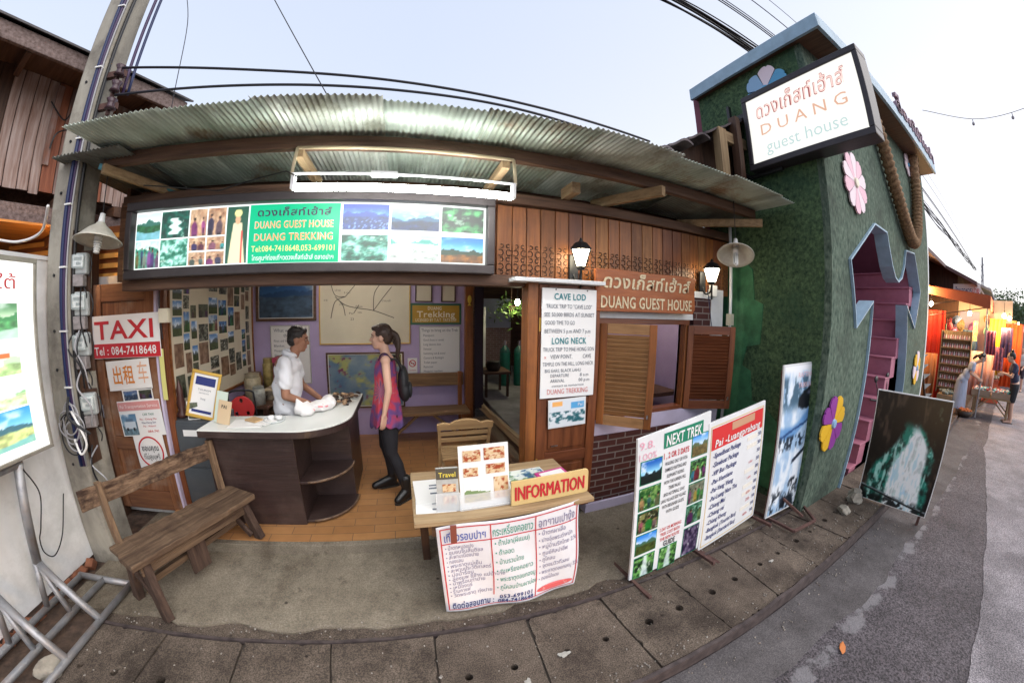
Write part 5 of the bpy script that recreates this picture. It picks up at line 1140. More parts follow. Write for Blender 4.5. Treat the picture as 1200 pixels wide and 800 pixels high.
cb = thing('waterfall_photo_board', 'large dark cave waterfall photo board standing on the road edge', 'photo board', (4.58, .82, -.08), (R(4), R(0), R(-84)))
W = .80; q = G(); q.lohi((-W / 2, 0, .10), (W / 2, .02, 1.36)); q.build('panel', white_rough, cb, bevel=.002)
r_ = RNG(40); h, w = 150, 96; y, x = np.mgrid[0:h, 0:w]; yy = y / h; xx = x / w
f_ = fbm(h, w, 6, r_, 6); st_ = fbm(h, w, 30, r_, 4); f2 = fbm(h, w, 14, r_, 4)
im = mixc((.010, .011, .015), (.26, .21, .18), sm(.40, .66, f_) * sm(.38, .62, streak(h, w, 7, 16, r_)) * .95); im = mixc(im, (.25, .32, .28), sm(.60, .72, f2) * sm(.6, .2, yy) * sm(.5, .8, xx + yy * .3) * .7)
lo = .46 - .40 * sm(.20, .80, yy) + .10 * (f_ - .5) + .06 * (st_ - .5); hi = .64 + .24 * sm(.18, .5, yy) + .06 * sm(.6, 1, yy) + .08 * (f2 - .5)
mist = sm(-.03, .05, xx - lo) * sm(.03, -.03, xx - hi) * sm(.17, .30, yy)
im = mixc(im, (.10, .46, .40), mist * (.35 + .75 * sm(.35, .65, f2))); im = mixc(im, (.60, .86, .80), mist * sm(.52, .66, st_ * .5 + f_ * .5) * .8)
lo2 = .54 - .20 * sm(.28, .70, yy) + .05 * (f2 - .5) + .05 * (st_ - .5); hi2 = .62 + .18 * sm(.20, .45, yy) + .06 * sm(.6, 1, yy) + .06 * (f_ - .5)
core = sm(-.02, .04, xx - lo2) * sm(.03, -.02, xx - hi2) * sm(.20, .32, yy)
vs_ = streak(h, w, 7, 24, r_); im = mixc(im, (.97, .99, 1), core * (.80 + .5 * sm(.36, .56, vs_ * .7 + f2 * .3)).clip(0, .98)); im = mixc(im, (.55, .80, .88), core * sm(.56, .68, vs_) * .4); im = mixc(im, (.75, .93, .90), mist * (1 - core) * sm(.54, .66, vs_) * .75); im = mixc(im, (.62, .84, .97), core * sm(.5, .8, yy) * sm(.45, .62, f_) * .6)
im = mixc(im, (.03, .05, .06), sm(.48, .6, f2) * sm(.88, .95, yy) * .9); im = mixc(im, (.45, .50, .52), sm(.010, .003, np.abs(yy - .86 - .10 * xx)) * (st_ > .42)); im = mixc(im, (.05, .07, .08), sm(.012, .004, np.abs(yy - .875 - .10 * xx)))
picture(cb, im, 0, .73, W - .02, 1.24, print_m)
q = G(); q.bar((-W / 2 + .06, .03, .0), (-W / 2 + .06, .03, 1.25), .03, .03); q.bar((W / 2 - .06, .03, -.02), (W / 2 - .06, .03, 1.25), .03, .03); q.bar((-W / 2 + .06, .035, .9), (-W / 2 + .06, .5, -.01), .026, .026); q.bar((W / 2 - .06, .035, .9), (W / 2 - .06, .5, -.01), .026, .026); q.build('frame', rust, cb)
stonem = mat('pale stone', (.34, .31, .26), .9, .3, 9, c2=(.2, .18, .15), bump=.5)
def stone(label, loc, r, seed):
    rg = random.Random(seed); q = G(); q.ell((0, 0, r[2] * .8), r, 14, 9); o = q.build('stone', stonem, None, False)
    for v in o.data.vertices: v.co += Vector([mnoise.noise(v.co * 14 + Vector((seed, i * 7.1, 0))) for i in range(3)]) * r[0] * .5
    o.location = loc; smooth_by_angle(o, 30); tag(o, label, 'stone', 'stones weighing down the board stands')
stone('smaller flat stone beside the rusty board foot', (4.02, 1.17, -.005), (.085, .07, .045), 3); stone('larger pale stone against the waterfall photo board leg', (4.40, 1.20, -.005), (.10, .09, .08), 5); stone('round pinkish stone under the billboard stand tubes', (-2.33, 1.16, -.04), (.09, .09, .07), 9)
lf = thing('fallen_leaf', 'dry orange leaf lying on the road', 'leaf', (2.36, .34, -.092), (.1, .05, .5)); q = G(); q.add([(-.06, 0, 0), (-.02, .025, .006), (.03, .02, .004), (.06, 0, .01), (.02, -.022, .006), (-.03, -.02, .002)], [(0, 1, 2, 3, 4, 5)]); q.build('blade', plain('dry leaf', (.5, .16, .04), .7), lf)
def litter(label, loc, m, seed, r_=.03):
    q = G(); q.slab(blob(0, 0, r_, r_ * .7, seed, 18, .5), 0, .008); o = q.build('litter_scrap', m, None); o.location = loc; tag(o, label, 'litter', 'scraps of litter on the paving')
litter('crumpled pale paper scrap on the slab below the price banner', (.73, 1.23, .003), mat('dirty paper', (.42, .40, .36), .8, .3, 20), 4); litter('pale scrap on the slab beside the board foot', (2.62, 1.20, .006), MATS['dirty paper'], 7, .02); litter('flattened pale scrap on the next slab to the left of the crumpled paper', (.47, 1.12, .003), MATS['dirty paper'], 6, .022)

# ------------------------------------------------------------------ information table
tb_ = thing('information_table', 'raw wooden information table at the pavement edge', 'table', (.56, 2.09, 0))
for k, (a, b_) in enumerate(((-.335, -.115), (-.111, .111), (.115, .345))): q = G(); q.lohi((-.57, a, .725), (.57, b_, .755)); q.build('top_board', wood('table wood', (.42, .30, .17), (.27, .18, .095), 'x', .65, dirt=.4, dcol=(.15, .1, .06)), tb_, bevel=.004)
for x, y in ((-.38, -.24), (.42, -.24), (-.50, .28), (.50, .28)): q = G(); q.lohi((x - .03, y - .03, 0), (x + .03, y + .03, .722)); q.build('leg', dark_wood_z, tb_, bevel=.004)
q = G(); q.lohi((-.47, -.30, .63), (.47, -.275, .72)); q.lohi((-.47, .275, .63), (.47, .30, .72)); q.build('apron', dark_wood_x, tb_)
inf = thing('information_sign', 'yellow INFORMATION board with red letters standing on the table edge', 'sign', (.855, 1.83, .758), (R(-4), 0, R(2)))
pts = [(-.27, 0), (.25, 0)] + [(.25 + .02 * math.sin(a), .02 - .02 * math.cos(a)) for a in (.5, 1.0, 1.5)] + [(.27, .145)] + [(.245 + .025 * math.cos(a), .145 + .025 * math.sin(a)) for a in (.4, .8, 1.2)] + [(-.27, .165)]
q = G(); q.plate(pts, 0, .016); q.build('panel', mat('cream yellow board', (.66, .47, .20), .55, .12, 4, bump=.05), inf, bevel=.002); [lettering(inf, red_ink, [('INFORMATION', -.005 + dx_, .083 + dz_, .095, .482)], y=-.003 - .0006 * k_) for k_, (dx_, dz_) in enumerate(((-.003, 0), (.003, 0), (0, .002), (0, -.002)))]
bh = thing('brochure_stand', 'clear stand with a large sheet of food photos on the table', 'brochure stand', (.435, 1.86, .757), (R(-9), 0, R(2)))
q = G(); q.lohi((-.155, 0, .0), (.155, .006, .40)); q.build('sheet', paper, bh); q = G(); q.lohi((-.165, -.02, 0), (.175, .03, .012)); q.lohi((-.165, -.014, .012), (.175, -.011, .10)); q.build('holder', glass('clear acrylic', (.85, .88, .9), .08, .3), bh)
r_ = RNG(50); food = lambda h, w: mixc(mixc((.75, .6, .4), (.9, .85, .75), fbm(h, w, 5, r_)), (.6, .25, .1), sm(.5, .65, fbm(h, w, 6, r_)))
for (x, z, w, h) in ((-.075, .335, .11, .07), (.065, .34, .13, .075), (-.085, .235, .09, .055), (.07, .245, .12, .06), (-.05, .11, .16, .13), (.1, .12, .09, .14)): picture(bh, food(18, 24) if z > .15 or x > 0 else P_land(20, 26, r_, (.9, .9, .9), (1, 1, 1), (.4, .5, .3), (.6, .55, .3)), x, z, w, h, print_m)
lf2 = thing('leaflet_box', 'clear box of yellow headed leaflets beside the food photo sheet', 'leaflet box', (.205, 1.86, .757), (R(-8), 0, R(-2)))
q = G(); q.lohi((-.065, 0, .01), (.065, .02, .275)); q.build('leaflet', mat('leaflet stock', (.45, .45, .42), .5, .2, 20), lf2)
q = G(); q.lohi((-.065, -.002, .205), (.065, -.0003, .272)); q.build('dark_header', plain('dark print', (.08, .07, .05)), lf2); lettering(lf2, plain('yellow print', (.75, .6, .08)), [('Travel', .0, .235, .03, .1, 'C', .015)], y=-.004)
for z in (.15, .075): picture(lf2, food(12, 20), .01, z, .08, .05, print_m)
q = G(); q.lohi((-.075, -.012, 0), (.075, -.009, .12)); q.lohi((-.075, -.012, 0), (.075, .03, .008)); q.build('holder', MATS['clear acrylic'], lf2)
for i, (x, y, rz, lab) in enumerate(((.10, 2.12, .04, 'stack of white forms with small print on the left of the table'), (.10, 1.93, -.03, 'single white form with code boxes at the front left of the table'))):
    t = thing('paper_form', lab, 'papers', (x + .03, y, .757 + 0 * i), (0, 0, rz)); q = G(); q.lohi((-.12, -.16 if i == 0 else -.08, 0), (.12, .16 if i == 0 else .08, .004 + .004 * (1 - i))); q.build('sheets', paper, t)
    q = G(); zt = .0085 if i == 0 else .0045
    for (a, b_) in ((-.02, -.05), (-.015, .06), (-.02, .02)): q.add([(a, b_, zt), (a + .06, b_, zt), (a + .06, b_ + .02, zt), (a, b_ + .02, zt)], [(0, 1, 2, 3)])
    q.build('printed_block', greyink, t)
mp_ = thing('tourist_map', 'folded tourist map with blue print behind the information board', 'map', (.80, 2.14, .757), (0, 0, .06)); q = G(); q.lohi((-.17, -.14, 0), (.17, .16, .003)); q.build('sheet', paper, mp_)
im = np.ones((24, 26, 3)) * (.85, .88, .86); im = mixc(im, (.2, .4, .55), sm(.5, .62, fbm(24, 26, 7, RNG(2)))); im = mixc(im, (.3, .5, .35), sm(.55, .65, fbm(24, 26, 6, RNG(12)))); o = picture(mp_, im, 0, 0, .32, .28, print_m, -.0045); o.rotation_euler = (R(-90), 0, 0); o.location = (0, .01, 0)
cbd = thing('clipboard', 'magenta clipboard with white paper tilted on the table', 'clipboard', (1.0, 2.03, .765), (R(6), 0, R(10))); q = G(); q.lohi((-.12, -.15, 0), (.12, .15, .012)); q.build('board', plain('magenta plastic', (.52, .04, .22), .35), cbd, bevel=.004); q = G(); q.lohi((-.095, -.10, .0125), (.095, .125, .015)); q.build('sheet', paper, cbd); q = G(); q.lohi((-.05, -.148, .0125), (.05, -.115, .03)); q.build('clip', chrome, cbd, bevel=.004)
# hanging cloth price list
bnr = thing('price_banner', 'white cloth price banner in Thai hand lettering hanging from the table front', 'banner', (.565, 1.742, .0))
def cf(X, Z): return -.02 * np.sin(X * 6 + 1.0) * (0.3 + (0.74 - Z)) - .012 * np.sin(X * 15 + Z * 6) * (.2 + (.74 - Z)) - .02 * (.74 - Z) + .03 * np.exp(-((X - .47) / .06) ** 2) * Z
nx, nz = 60, 46
vs = []; fs = []
def bmap(u, v):   # u 0..1 across, v 0..1 up; hem rises to the right
    x = -.455 + .02 * (1 - v) + (.90 + .03 * v) * u + .015 * math.sin(v * 5) * u; z = (.0 + .035 * u) + (.70 + .0 * u) * v + .008 * math.sin(u * 9) * (v > .95)
    return x, z
for j in range(nz + 1):
    for i in range(nx + 1):
        x, z = bmap(i / nx, j / nz); vs.append((x, float(cf(x, z)), z + .018))
for j in range(nz):
    for i in range(nx): a = j * (nx + 1) + i; fs.append((a, a + 1, a + nx + 2, a + nx + 1))
q = G(); q.add(vs, fs); o = q.build('cloth', mat('white cotton', (.70, .69, .72), .8, .06, 6, bump=.1, bscale=180), bnr, True, fix=False); o.modifiers.new('thick', 'SOLIDIFY').thickness = .002
def warp(o, off=-.004):
    for v in o.data.vertices:
        u, w = v.co.x, v.co.z; x, z = bmap(u, w); v.co = Vector((x, float(cf(x, z)) + off, z + .018))
def strip(q, u0, v0, u1, v1, n=30):
    vs = []; 
    for i in range(n + 1):
        t = i / n
        if abs(u1 - u0) > abs(v1 - v0): uu = u0 + (u1 - u0) * t; vs += [(uu, 0, v0), (uu, 0, v1)]
        else: vv = v0 + (v1 - v0) * t; vs += [(u0, 0, vv), (u1, 0, vv)]
    q.add(vs, [(2 * i, 2 * i + 1, 2 * i + 3, 2 * i + 2) for i in range(n)])
q = G()
for s_ in ((.02, .965, .985, .975), (.02, .03, .985, .038), (.02, .03, .028, .97), (.978, .03, .986, .97), (.02, .815, .985, .825), (.345, .15, .352, .97), (.655, .03, .662, .97)): strip(q, *s_)
warp(q.build('red_border', red_ink, bnr, fix=False))
q = G(); q.add([(.82 + .15 * math.cos(a), 0, .085 + .04 * math.sin(a)) for a in [2 * PI * i / 30 for i in range(30)]], [tuple(range(30))]); warp(q.build('red_oval', plain('faded red paint', (.65, .12, .12)), bnr, fix=False), -.0035)
blue_t, green_t, viol_t = plain('blue marker', (.06, .1, .4)), plain('green marker', (.04, .28, .2)), plain('violet marker', (.22, .2, .32))
warp(lettering(bnr, blue_t, [('เที่ยวรอบปาย', .18, .885, .085, .27, 'C', .01)], y=0)); warp(lettering(bnr, green_t, [('กระเหรี่ยงคอยาว', .50, .885, .085, .28, 'C', .004)], y=0)); warp(lettering(bnr, viol_t, [('อุทยานเปางุ้ง', .82, .885, .085, .28, 'C', .01)], y=0))
c1 = ('น้ำตกหมอแปง', 'ชุมชนจีนสันติชล', 'สะพานเมืองปาย', 'กองแลน', 'พระธาตุแม่เย็น', 'สะพานประวัติศาสตร์', 'บ่อน้ำร้อน', 'ล่องแพ ขี่ช้าง แม่น้ำปาย', 'น้ำพุร้อนท่าปาย', 'เหมืองแร่', 'ร้านกาแฟ', 'วัดพระธาตุ ทุ่งปาย')
warp(lettering(bnr, viol_t, [('• ' + s_, .045, .775 - .050 * i, .042, .015 * len(s_) + .02, 'L') for i, s_ in enumerate(c1)], y=0))
c2 = ('ถ้ำปลา(ผีแมน)', 'ถ้ำลอด', 'บ้านรวมไทย', 'กะเหรี่ยงคอยาว', 'พระธาตุดอยกองมู', 'ภูโคลนบ้านผาบ่อง')
warp(lettering(bnr, green_t, [('• ' + s_, .37, .765 - .105 * i, .055, .0165 * len(s_) + .03, 'L') for i, s_ in enumerate(c2)], y=0))
c3 = ('น้ำตกผาเสื่อ', 'ปางอุ๋งพระตำหนัก', 'หมู่บ้านรักไทย 2วัน', 'ศูนย์ศิลปาชีพ', 'ภูโคลน', 'จุดชมวิวกิ่วลม', 'พระธาตุดอยกองมู 3วัน', 'ดอยไม้แดง')
warp(lettering(bnr, viol_t, [('• ' + s_, .68, .77 - .078 * i, .048, .0145 * len(s_) + .03, 'L') for i, s_ in enumerate(c3)], y=0))
warp(lettering(bnr, navy, [('ติดต่อสอบถาม :', .20, .085, .075, .30, 'C', .02), ('053-699101', .51, .115, .05, .24, 'C', .015), ('084-7418648', .51, .058, .05, .26, 'C', .015)], y=0)); warp(lettering(bnr, plain('pale pink paint', (.8, .5, .48)), [('ยินดีต้อนรับทุกท่าน', .82, .085, .035, .2)], y=0), -.006)
q = G(); q.box((-.36, -.045, .70), (.035, .012, .12)); q.build('brown_tape', plain('brown tape', (.2, .05, .035), .4), bnr)
# ------------------------------------------------------------------ inside the office: things on the walls
bo = thing('photo_board', 'cream board covered in small tourist snapshots on the left wall', 'photo board', (-2.292, 4.12, 1.02), (0, 0, R(90)))
q = G(); q.lohi((-.98, -.012, 0), (.98, 0, 1.40)); q.build('backing', mat('cream card', (.62, .57, .45), .7, .06, 3, bump=.03), bo)
q = G(); q.lohi((-1.0, -.03, -.03), (1.0, 0, -.001)); q.lohi((-1.0, -.03, 0), (-.981, 0, 1.4)); q.lohi((.981, -.03, 0), (1.0, 0, 1.4)); q.build('frame', orange_wood_x, bo)
r_ = RNG(60); rg = random.Random(60)
x = -.93
def snap(k, h, w):
    t = k % 5
    if t == 0: return P_land(h, w, r_, (.3, .5, .75), (.8, .85, .9), (.25, .3, .35), (.2, .25, .12), .5)
    if t == 1: return P_people(h, w, r_, None, 2) * .8
    if t == 2: return P_jungle(h, w, r_, (.08, .1, .07), (.55, .55, .5))
    if t == 3: return P_people(h, w, r_, P_land(h, w, r_), 3) * .85
    return mixc((.25, .15, .1), (.7, .6, .5), fbm(h, w, 5, r_))
k = 0
while x < .90:
    w = rg.choice((.12, .17, .21)); z = 1.36 + rg.uniform(0, .03)
    while z > .14:
        h = rg.choice((.16, .13, .20, .18)) if w < .14 else rg.choice((.14, .18, .23))
        hh = min(h, z - .02)
        if rg.random() < .9: picture(bo, snap(rg.randrange(50), 14, 12), x + w / 2 + rg.uniform(-.01, .01), z - hh / 2, w - .01, hh, print_m, -.0145, 'photo'); k += 1
        z -= h + rg.choice((.015, .03, .07))
    x += w + rg.choice((.015, .02, .03))
def framed(name, label, cat, x0, x1, z0, z1, fm, img=None, fw=.02, y=5.148, group=None, ground=None):
    t = thing(name, label, cat, ((x0 + x1) / 2, y, (z0 + z1) / 2), (0, 0, 0), group); w, h = x1 - x0, z1 - z0
    q = G()
    for a, b_ in (((-w / 2, -h / 2), (w / 2, -h / 2 + fw)), ((-w / 2, h / 2 - fw), (w / 2, h / 2)), ((-w / 2, -h / 2 + fw), (-w / 2 + fw, h / 2 - fw)), ((w / 2 - fw, -h / 2 + fw), (w / 2, h / 2 - fw))): q.lohi((a[0], -.025, a[1]), (b_[0], 0, b_[1]))
    q.build('frame', fm, t, bevel=.002)
    q = G(); q.lohi((-w / 2 + fw, -.010, -h / 2 + fw), (w / 2 - fw, -.002, h / 2 - fw)); q.build('backing', ground or paper, t)
    if img is not None: picture(t, img, 0, 0, w - 2 * fw - .02, h - 2 * fw - .02, print_m, -.0125)
    return t
framed('framed_photo', 'large blue framed aerial photo of the town, top left of the back wall', 'picture', -2.22, -1.30, 1.80, 2.44, dark_wood_x, P_land(50, 60, RNG(70), (.16, .30, .52), (.22, .40, .60), (.14, .28, .46), (.25, .33, .42), .42) * .9, .04)
m_ = framed('road_map_board', 'big cream hand drawn road map board at the middle of the back wall', 'map', -1.255, .07, 1.455, 2.45, gold, None, .015, ground=MATS['cream card'])
ink = plain('map ink', (.09, .08, .07), .6); q = G()
def ml(P, r_=.005):
    q.tube([(x, -.0135, z) for x, z in spline([(a, 0, b_) for a, b_ in P], 6) for x, z in [(x_, z_) for x_, z_ in [(x, z)]]] if False else [(v.x, -.0125, v.z) for v in spline([(a, 0, b_) for a, b_ in P], 6)], r_, 4)
def mp2(u, v): return ((u - 374) / 107 * 1.325 - .6625, .4975 - (v - 325) / 77 * .9)
for P in (((387, 333), (393, 350), (405, 352)), ((405, 352), (416, 338), (418, 333)), ((405, 352), (393, 358), (388, 378)), ((393, 352), (405, 362), (420, 366), (438, 369), (462, 378)), ((438, 369), (439, 348), (447, 335)), ((438, 369), (450, 352), (459, 340)), ((393, 352), (402, 362), (405, 375)), ((415, 372), (421, 362))): ml([mp2(*p) for p in P])
q.build('drawn_road', ink, m_)
lettering(m_, ink, [(s_, mp2(u, v)[0], mp2(u, v)[1], h, w) for s_, u, v, h, w in (('ปาย', 396, 344, .03, .08), ('5 กม', 407, 347, .025, .09), ('น้ำตก', 401, 361, .03, .07), ('Pai', 412, 372, .03, .06), ('23', 413, 379, .035, .05), ('ถ้ำลอด', 421, 364, .03, .1), ('ปางมะผ้า', 453, 357, .03, .13), ('ลพ 50', 463, 337, .025, .12), ('10', 382, 356, .025, .05), ('กองลม', 422, 371, .03, .06))], y=-.013)
for i, (x0, x1) in enumerate(((.14, .385), (.52, .73))): framed('certificate', ('left', 'right')[i] + ' of two small framed certificates above the trekking plaque', 'certificate', x0, x1, 2.06, 2.40, dark_wood_z, None, .015, ground=MATS['cream card'])
tk = sheet('trekking_plaque', 'green and gold DUANG Trekking plaque on the back wall', 'sign', (.445, 5.14, 1.885), .75, .31, plain('dark green board', (.03, .12, .08)), 0, .012)
q = G(); q.lohi((-.345, -.004, -.125), (.345, -.0005, .125)); q.build('gold_field', mat('gold field', (.42, .25, .03), .5, .1, 5, bump=0), tk); lettering(tk, plain('cream letters', (.75, .7, .55)), [('DUANG', -.02, .085, .05, .2, 'C', .02), ('Trekking', .0, .0, .09, .56, 'C', .03), ('LICENSED BY T.A.T  TAT3-5/09', .0, -.085, .045, .6, 'C', .015)], y=-.006)
wb2 = framed('whiteboard', 'tall whiteboard list of things to bring on the trek', 'whiteboard', .20, .80, .97, 1.71, plain('board edge', (.45, .45, .42)), None, .012)
lettering(wb2, greyink, [('Things to bring on the Trek', 0, .31, .045, .54), ] + [(s_, -.24, .235 - .066 * i, .032, w, 'L') for i, (s_, w) in enumerate((('Passport', .16), ('Good shoes or sandal', .30), ('Long sleeves shirt', .26), ('Sweater', .12), ('Swimming suit & towel', .32), ('Camera & flashlight', .30), ('Toilet paper', .2), ('Raincoat', .14), ('Mosquito repellent', .28)))], y=-.0125)
wp2 = framed('trek_poster', 'tall white text poster partly behind the man in the white shirt', 'poster', -2.0, -1.40, .90, 1.74, plain('board edge', (.45, .45, .42)), None, .012)
lettering(wp2, greyink, [('What we bring on', .0, .35, .05, .5), ('the trek', 0, .28, .05, .2)] + [(s_, -.25, .20 - .07 * i, .034, w, 'L') for i, (s_, w) in enumerate((('First aid kit', .22), ('Blanket', .16), ('Mosquito net', .22), ('Sleeping bag', .24), ('Food & water', .26), ('Insurance', .2), ('Bamboo raft', .2), ('Guide', .12)))], y=-.0125)
im = mixc((.25, .38, .52), (.55, .6, .62), fbm(50, 64, 6, RNG(81), 5)); im = mixc(im, (.70, .68, .35), sm(.5, .7, fbm(50, 64, 5, RNG(82))) * .8); im = mixc(im, (.45, .2, .35), sm(.66, .72, fbm(50, 64, 14, RNG(83))))
framed('area_map', 'blue green area map in a dark frame behind the counter', 'map', -1.17, -.03, .52, 1.34, dark_wood_x, im, .025)
ns = sheet('no_smoking_sign', 'small no smoking sign beside the whiteboard', 'sign', (.095, 5.142, 1.135), .14, .22, paper, 0, .004); q = G(); q.lathe([(.040, -.001), (.052, -.001), (.052, .001), (.040, .001)], (0, -.002, .03), 30, axis=(0, -1, 0)); q.box((0, -.002, .03), (.085, .002, .010), Matrix.Rotation(R(40), 3, 'Y')); q.build('red_ring', red_ink, ns); q = G(); q.lohi((-.03, -.0015, .025), (.03, -.0003, .035)); q.build('cigarette', black, ns); lettering(ns, red_ink, [('NO SMOKING', 0, -.07, .018, .1)])

# ------------------------------------------------------------------ furniture in the office
ib = thing('plank_bench', 'long plank bench with a high back rail against the lilac back wall', 'bench', (.40, 4.86, .1))
wb_m = wood('bench plank', (.27, .165, .08), (.16, .09, .045), 'x', .55)
q = G(); q.lohi((-.75, -.19, .40), (.47, .19, .445)); q.build('seat', wb_m, ib, bevel=.006)
q = G(); q.lohi((-.75, .19, .74), (.44, .225, .93)); q.build('backrest', wb_m, ib, bevel=.006)
for x in (-.68, .38):
    q = G(); q.lohi((x - .03, .15, 0), (x + .03, .189, .95)); q.build('back_post', orange_wood_z, ib, bevel=.004); q = G(); q.lohi((x - .03, -.18, 0), (x + .03, -.14, .399)); q.build('leg', orange_wood_z, ib, bevel=.004)
for a, b_ in (((-.65, -.10, .05), (-.25, -.10, .395)), ((.35, -.10, .05), (-.05, -.10, .395))): q = G(); q.bar(a, b_, .05, .035); q.build('brace', wb_m, ib, bevel=.004)
fc = thing('folding_chair', 'pale wooden slatted chair with its back to the information table', 'chair', (.505, 3.14, .1))
cw = wood('pale chair wood', (.42, .27, .13), (.28, .17, .08), 'x', .55); cwz = wood('pale chair wood upright', (.42, .27, .13), (.28, .17, .08), 'z', .55)
for s_ in (-1, 1):
    q = G(); q.bar((s_ * .235, -.17, .84), (s_ * .215, .16, 0), .034, .028, (1, 0, 0)); q.build('leg', cwz, fc, bevel=.004); q = G(); q.bar((s_ * .18, -.18, 0), (s_ * .18, .22, .44), .034, .026, (1, 0, 0)); q.build('leg', cwz, fc, bevel=.004)
q = G(); top = [(-.255, .0), (.255, .0), (.255, .06), (.20, .075), (.14, .062), (.10, .09), (.03, .105), (-.03, .105), (-.10, .09), (-.14, .062), (-.20, .075), (-.255, .06)]
q.plate(top, -.012, .012); q.build('top_rail', cw, fc, bevel=.003, loc=(0, -.165, .79), rot=(R(20), 0, 0))
for z in (.735, .665): q = G(); q.box((0, 0, 0), (.45, .018, .04)); q.build('back_slat', cw, fc, bevel=.003, loc=(0, -.17 + (.84 - z) * .39, z), rot=(R(20), 0, 0))
for i in range(6): q = G(); q.lohi((-.20, -.06 + i * .058, .44), (.20, -.06 + i * .058 + .05, .458)); q.build('seat_slat', cw, fc, bevel=.003)
# the L shaped counter
ct = thing('counter', 'dark brown curved reception counter with a white top and open rounded end shelves', 'counter', (-1.2, 3.0, .1))
dkb = wood('dark laminate', (.042, .024, .022), (.027, .016, .014), 'x', .35, dirt=.35, dcol=(.10, .07, .06), spec=.5)
def arc(cx, cy, r_, a0, a1, n=14): return [(cx + r_ * math.cos(a), cy + r_ * math.sin(a)) for a in np.linspace(R(a0), R(a1), n)]
def cshape(front, left, right, rad, inner, back):
    return [(left, front)] + arc(right - rad, front + rad, rad, -90, 0) + [(right, back), (right - inner, back), (right - inner, front + inner + .05), (left, front + inner)]
ox, oy = -1.2, 3.0
top = [(x - ox, y - oy) for x, y in cshape(2.70, -1.80, -.50, .46, .40, 3.97)]
q = G(); q.slab(top, .845, .90); q.build('edge', dkb, ct, bevel=.004)
q = G(); q.slab([(x * .997, y) for x, y in top], .901, .912); q.build('top', mat('white laminate', (.70, .72, .69), .25, .05, 3, bump=0), ct, bevel=.002)
q = G(); q.lohi((-1.78 - ox, 2.79 - oy, 0), (-.97 - ox, 2.82 - oy, .844)); q.lohi((-1.78 - ox, 2.821 - oy, 0), (-1.75 - ox, 3.08 - oy, .844)); q.build('front_panel', dkb, ct, bevel=.003)
q = G(); q.lohi((-1.0 - ox, 2.821 - oy, 0), (-.97 - ox, 3.3 - oy, .844)); q.lohi((-.969 - ox, 3.27 - oy, 0), (-.57 - ox, 3.3 - oy, .844)); q.build('inner_panel', dkb, ct)
q = G(); q.lohi((-.60 - ox, 3.301 - oy, 0), (-.57 - ox, 3.94 - oy, .844)); q.build('side_panel', dkb, ct)
sh = [(-.968, 2.80), (-.90, 2.80)] + arc(-.97, 3.22, .42, -80, 0) + [(-.55, 3.268), (-.968, 3.268)]
for z in (.02, .40): q = G(); q.slab([(x - ox, y - oy) for x, y in sh], z, z + .022); q.build('shelf', dkb, ct, bevel=.002)
q = G()
for z in (.02, .40): q.tube([(x - ox, y - oy, z + .011) for x, y in sh[1:-1]], .012, 6)
q.build('shelf_edge', wood('worn shelf edge', (.20, .13, .08), (.07, .04, .03), 'x', .6), ct, True)
# grey filing cabinet with a gilt framed licence
gcab = thing('filing_cabinet', 'dark grey metal filing cabinet with a paper label beside the counter', 'cabinet', (-2.06, 3.03, .1))
q = G(); q.lohi((-.235, 0, 0), (.235, .45, .88)); q.build('body', mat('dark grey enamel', (.075, .085, .095), .45, .15, 5, bump=.03), gcab, bevel=.006); q = G(); q.lohi((-.215, -.012, .03), (.215, -.0005, .42)); q.build('drawer', MATS['dark grey enamel'], gcab, bevel=.004); q = G(); q.lohi((-.215, -.012, .44), (.215, -.0005, .85)); q.build('drawer', MATS['dark grey enamel'], gcab, bevel=.004); q = G(); q.lohi((-.10, -.0145, .74), (.14, -.0125, .80)); q.build('label', paper, gcab)
fr_ = thing('gilt_frame', 'gilt framed tourist licence certificate leaning on the filing cabinet', 'picture', (-1.97, 3.06, 1.0), (R(-12), R(12), R(6)))
q = G()
for a, b_ in (((-.15, 0), (.15, .03)), ((-.15, .40), (.15, .43)), ((-.15, .0301), (-.122, .3999)), ((.122, .0301), (.15, .3999))): q.lohi((a[0], -.02, a[1]), (b_[0], 0, b_[1]))
q.build('frame', gold, fr_, bevel=.005); q = G(); q.lohi((-.122, -.008, .03), (.122, -.001, .40)); q.build('certificate', paper, fr_); q = G(); q.lohi((-.10, -.0105, .30), (.10, -.0085, .375)); q.lohi((-.10, -.0105, .05), (.10, -.0085, .075)); q.build('blue_print', navy, fr_); lettering(fr_, navy, [('TAT', 0, .335, .03, .06)], y=-.0115); lettering(fr_, greyink, [('TOURISM', 0, .26, .018, .13), ('CERTIFICATE', 0, .23, .012, .1), ('Duang', 0, .18, .02, .05)], y=-.0105)
for i, (x, h, c, lab) in enumerate(((-2.22, .36, (.07, .03, .025), 'dark brown carved ornament on the cabinet'), (-2.17, .17, (.5, .48, .45), 'red and white boxed figure card on the cabinet'))):
    t = thing('ornament' if i == 0 else 'boxed_card', lab, 'ornament' if i == 0 else 'box', (x, 3.14 + .0 * i, .985), (0, 0, .2 * i)); q = G()
    if i == 0: q.lathe([(.05, 0), (.055, .03), (.03, .07), (.045, .14), (.03, .2), (.035, .26), (.012, .33), (0, h)], n=14, cap=True); q.build('turned_body', plain('brown lacquer', c, .3), t, True)
    else: q.lohi((-.02 + .07, -.1, 0), (.10 + .07, -.07, h)); q.build('card', paper, t); picture(t, P_people(14, 12, RNG(3), None, 1), .11, h / 2, .1, h - .02, print_m, -.103)
